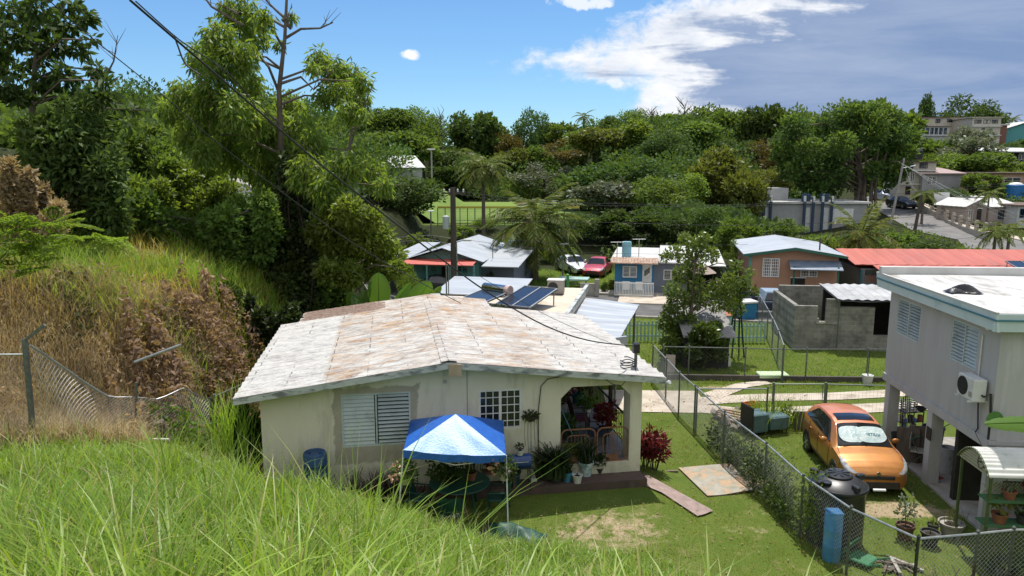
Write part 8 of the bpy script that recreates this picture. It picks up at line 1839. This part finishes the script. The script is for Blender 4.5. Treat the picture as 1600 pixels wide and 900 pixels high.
t, h, q = upole(880, 55, 380, .05, GALV, 'slim pipe mast with a cross piece beside the coconut palm'); MB().rbox(-.4,-.06,h-.1,.4,.06,h,.02).build('crossarm', WHITE, t)
t, h, q = upole(697, 31.5, 410, .03, GALVD, 'thin twin pipe mast rising from the flat roof behind the rusty roof', base_z=3.0); MB().tube([(.09,0,0),(.09,0,h*.98)],.025,5).build('second_pipe', GALVD, t)
def cable(label, pts, r=.02, mat=CABLE, Ys=None, name='cable'):
    q = [Q(a, b, c) if not isinstance(a, Vector) else a for a, b, c in pts] if not isinstance(pts[0], Vector) else pts
    # smooth through the points
    out = []
    for i in range(len(q)-1):
        p0, p1, p2, p3 = q[max(i-1,0)], q[i], q[i+1], q[min(i+2,len(q)-1)]
        for k in range(6):
            u = k/6; out.append(.5*((2*p1)+(p2-p0)*u+(2*p0-5*p1+4*p2-p3)*u*u+(3*p1-p0-3*p2+p3)*u**3))
    out.append(q[-1]); o_ = out[0]; o = MB().tube([p-o_ for p in out], r, 5).build(name, mat, loc=o_); tag(o, label, 'cable')
hv = [(203,0),(290,75),(400,170),(500,256),(600,335),(690,405),(770,462),(850,508),(920,532)]
Yh = lambda i, n_: 9.5+9*(i/n_)
cable('thick black service cable swooping down to the mast on the rusty roof', [Q(a, b, Yh(i, 9)) for i, (a, b) in enumerate(hv)]+[MAST], .016)
cable('second black cable twisted beside the thick one', [Q(a, b, 9.5+4*i/5) for i, (a, b) in enumerate(((212,2),(280,62),(330,95),(365,122),(400,168)))], .009)
cable('looping black splice hanging below the thick service cable', [Q(a, b, 10.8) for a, b in ((272,55),(278,72),(290,100),(315,118))], .012)
cable('thin dark cable slanting down through the feathery tree', [Q(a, b, 12+1.2*i) for i, (a, b) in enumerate(((60,-15),(130,48),(250,145),(330,215),(430,292),(540,372),(640,432),(720,474)))], .010)
cable('fine cable crossing before the feathery tree and over the rusty roof', [Q(a, b, 14+1.2*i) for i, (a, b) in enumerate(((330,95),(420,178),(520,262),(620,345),(700,400),(800,462),(880,505),(985,548)))], .007)
for k, (ya, pts) in enumerate(((.0, ((707,302,46.2),(800,314,47),(940,321,49),(1180,322,53),(1400,306,58),(1620,285,63))), (.0, ((712,298,46.2),(820,312,47),(950,318,49),(1180,319,53),(1400,303,58),(1620,281,63))), (0, ((707,344,46.2),(920,347,49),(1180,352,53),(1400,341,58),(1620,320,63))), (0, ((707,360,46.2),(840,378,48),(960,384,50),(1180,381,53),(1400,362,58),(1620,338,63))), (0, ((707,372,46.2),(840,388,48),(960,396,50),(1180,396,53),(1400,383,58),(1620,360,63))))):
    cable(('upper', 'topmost', 'middle', 'second lowest', 'lowest')[k]+' of the long street cables right of the wooden pole', [Q(*p) for p in pts], .013 if k < 3 else .010, CABLE)
for k, e in enumerate(((1620,352,70),(1600,338,72),(1580,345,70),(1560,330,74),(1520,316,80))):
    cable(('lowest', 'second', 'middle', 'fourth', 'shortest')[k]+' of the pale cables fanning right from the leaning concrete pole', [P2+Vector((.5*k-.8,0,-.4-.25*k)), Q((1413+e[0])/2, (256+e[1])/2+8, (92+e[2])/2), Q(*e)], .010, CABLEG)
cable('pale cable falling from the leaning concrete pole to the dark wooden pole', [P2+Vector((0,0,-.6)), Q(1425, 290, 88), P3], .010, CABLEG)
for k, e in enumerate(((640,384),(648,396))): cable(('upper', 'lower')[k]+' slack cable left of the transformer pole before the mango tree', [P1+Vector((0,0,-3.2-.5*k)), Q(670, 368+6*k, 47), Q(600, 372+8*k, 50), Q(520, 372+10*k, 54)], .014, CABLEG)
# ================================================================== sky, sun, camera
SUN_AZ, SUN_EL = 14.0, 69.0
w = bpy.data.worlds.new('World'); sc.world = w; w.use_nodes = True; nt = w.node_tree; nt.nodes.clear()
out = nd(nt, 'ShaderNodeOutputWorld'); bg = nd(nt, 'ShaderNodeBackground'); nt.links.new(bg.outputs[0], out.inputs[0])
sky = nd(nt, 'ShaderNodeTexSky'); sky.sky_type = 'NISHITA'; sky.sun_disc = False; sky.sun_elevation = rad(SUN_EL); sky.sun_rotation = rad(SUN_AZ); sky.air_density = 1.0; sky.dust_density = .1; sky.ozone_density = 2.2; sky.altitude = 50
tc = nd(nt, 'ShaderNodeTexCoord'); sp_ = nd(nt, 'ShaderNodeSeparateXYZ'); nt.links.new(tc.outputs['Generated'], sp_.inputs[0])
yy = math_(nt, 'MAXIMUM', sp_.outputs[1], .05); u = math_(nt, 'DIVIDE', sp_.outputs[0], yy); v = math_(nt, 'DIVIDE', sp_.outputs[2], yy)
cb = nd(nt, 'ShaderNodeCombineXYZ'); nt.links.new(u, cb.inputs[0]); nt.links.new(v, cb.inputs[1])
def cn_(scale, sx, sy, det=6, lo=.3, hi=.7, rough=.6, loc=(0,0,0)):
    mp = nd(nt, 'ShaderNodeMapping'); mp.inputs['Scale'].default_value = (sx, sy, 1); mp.inputs['Location'].default_value = loc; nt.links.new(cb.outputs[0], mp.inputs[0]); return noise(nt, mp.outputs[0], scale, det, rough, lo, hi, .4)
def lin(a, b, c): return math_(nt, 'ADD', math_(nt, 'ADD', math_(nt, 'MULTIPLY', u, a), math_(nt, 'MULTIPLY', v, b)), c)
f1 = lin(.36, -1, .128); f2 = math_(nt, 'MAXIMUM', lin(.30, 1, -.1405), lin(.8, 0, -.128))
d = math_(nt, 'MINIMUM', f1, f2); big = cn_(7, 1, 1.6, 6, .2, .8); fine = cn_(26, 1, 1.5, 6, .25, .75, .65); streak = cn_(3.6, 1, 6.5, 7, .36, .68)
dn = math_(nt, 'ADD', d, math_(nt, 'ADD', math_(nt, 'MULTIPLY', math_(nt, 'SUBTRACT', big, .5), .055), math_(nt, 'MULTIPLY', math_(nt, 'SUBTRACT', fine, .5), .04)))
def mr(x, a, b): r = nd(nt, 'ShaderNodeMapRange', interpolation_type='SMOOTHSTEP'); r.inputs[1].default_value = a; r.inputs[2].default_value = b; nt.links.new(x, r.inputs[0]); return r.outputs[0]
alpha = mr(dn, -.012, .022)
depth = mr(math_(nt, 'ADD', dn, math_(nt, 'MULTIPLY', math_(nt, 'SUBTRACT', streak, .5), .13)), .006, .075)
rightd = mr(math_(nt, 'ADD', u, math_(nt, 'MULTIPLY', math_(nt, 'SUBTRACT', streak, .5), .16)), .0, .20)
lowd = mr(lin(0, -1, .17), 0, .14)
dark = math_(nt, 'MULTIPLY', depth, math_(nt, 'MAXIMUM', math_(nt, 'MULTIPLY', rightd, 1.0), math_(nt, 'MULTIPLY', lowd, .45)))
K = 10.0
ccol = mixc(nt, dark, mixc(nt, math_(nt, 'MULTIPLY', cn_(11, 1, 2.4, 7, .40, .68, .65, (3,1,0)), .75), (.95*K, .96*K, .98*K), (.60*K, .67*K, .79*K)), (.215*K, .315*K, .52*K)); ccol = mixc(nt, math_(nt, 'MULTIPLY', math_(nt, 'MULTIPLY', streak, rightd), .32), ccol, (.62*K, .68*K, .80*K))
def puff(cu, cv, ru, rv, amt):
    a = math_(nt, 'DIVIDE', math_(nt, 'SUBTRACT', u, cu), ru); b_ = math_(nt, 'DIVIDE', math_(nt, 'SUBTRACT', v, cv), rv); r = math_(nt, 'ADD', math_(nt, 'MULTIPLY', a, a), math_(nt, 'MULTIPLY', b_, b_)); return mr(math_(nt, 'SUBTRACT', math_(nt, 'ADD', 1.0, math_(nt, 'MULTIPLY', math_(nt, 'SUBTRACT', fine, .5), amt)), r), 0, .7)
small = math_(nt, 'MAXIMUM', math_(nt, 'MAXIMUM', puff(-.1335, .1435, .017, .0085, 1.3), math_(nt, 'MULTIPLY', puff(.088, .209, .042, .011, 2.2), .8)), math_(nt, 'MAXIMUM', math_(nt, 'MULTIPLY', puff(.135, .108, .012, .006, 1.8), .5), math_(nt, 'MULTIPLY', puff(.225, .217, .012, .005, 1.5), .4)))
skyc = mixc(nt, 1.0, sky.outputs[0], (.70, .97, 1.20), 'MULTIPLY')
# unseen broken bright cloud added behind and above the camera to lift the shade
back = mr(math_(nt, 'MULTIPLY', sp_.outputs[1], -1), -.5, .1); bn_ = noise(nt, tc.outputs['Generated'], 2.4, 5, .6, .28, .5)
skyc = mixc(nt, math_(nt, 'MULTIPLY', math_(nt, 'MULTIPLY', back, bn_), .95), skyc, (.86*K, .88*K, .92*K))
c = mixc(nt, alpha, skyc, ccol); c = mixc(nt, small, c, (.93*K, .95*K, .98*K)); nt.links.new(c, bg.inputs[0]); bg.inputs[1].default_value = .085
sl_ = bpy.data.lights.new('sun', 'SUN'); sl_.energy = 4.2; sl_.angle = rad(.53); sl_.color = (1, .955, .88); so = bpy.data.objects.new('sun', sl_); link(so)
sd = Vector((math.sin(rad(SUN_AZ))*math.cos(rad(SUN_EL)), math.cos(rad(SUN_AZ))*math.cos(rad(SUN_EL)), math.sin(rad(SUN_EL)))); so.rotation_euler = sd.to_track_quat('Z', 'Y').to_euler(); so.location = (0, 0, 60)
cam = bpy.data.cameras.new('camera'); cam.sensor_width = 36; cam.lens = FPX/1600*36; cam.clip_end = 3000; cam.clip_start = .05; co = bpy.data.objects.new('camera', cam); link(co); co.location = (0, 0, H); co.rotation_euler = (rad(90)-PITCH, 0, 0); sc.camera = co
sc.view_settings.view_transform = 'Standard'; sc.view_settings.look = 'None'; sc.view_settings.gamma = 1; sc.view_settings.exposure = .36; sc.view_settings.use_curve_mapping = False
sc.cycles.max_bounces = 6; sc.cycles.transparent_max_bounces = 6; sc.cycles.use_denoising = True
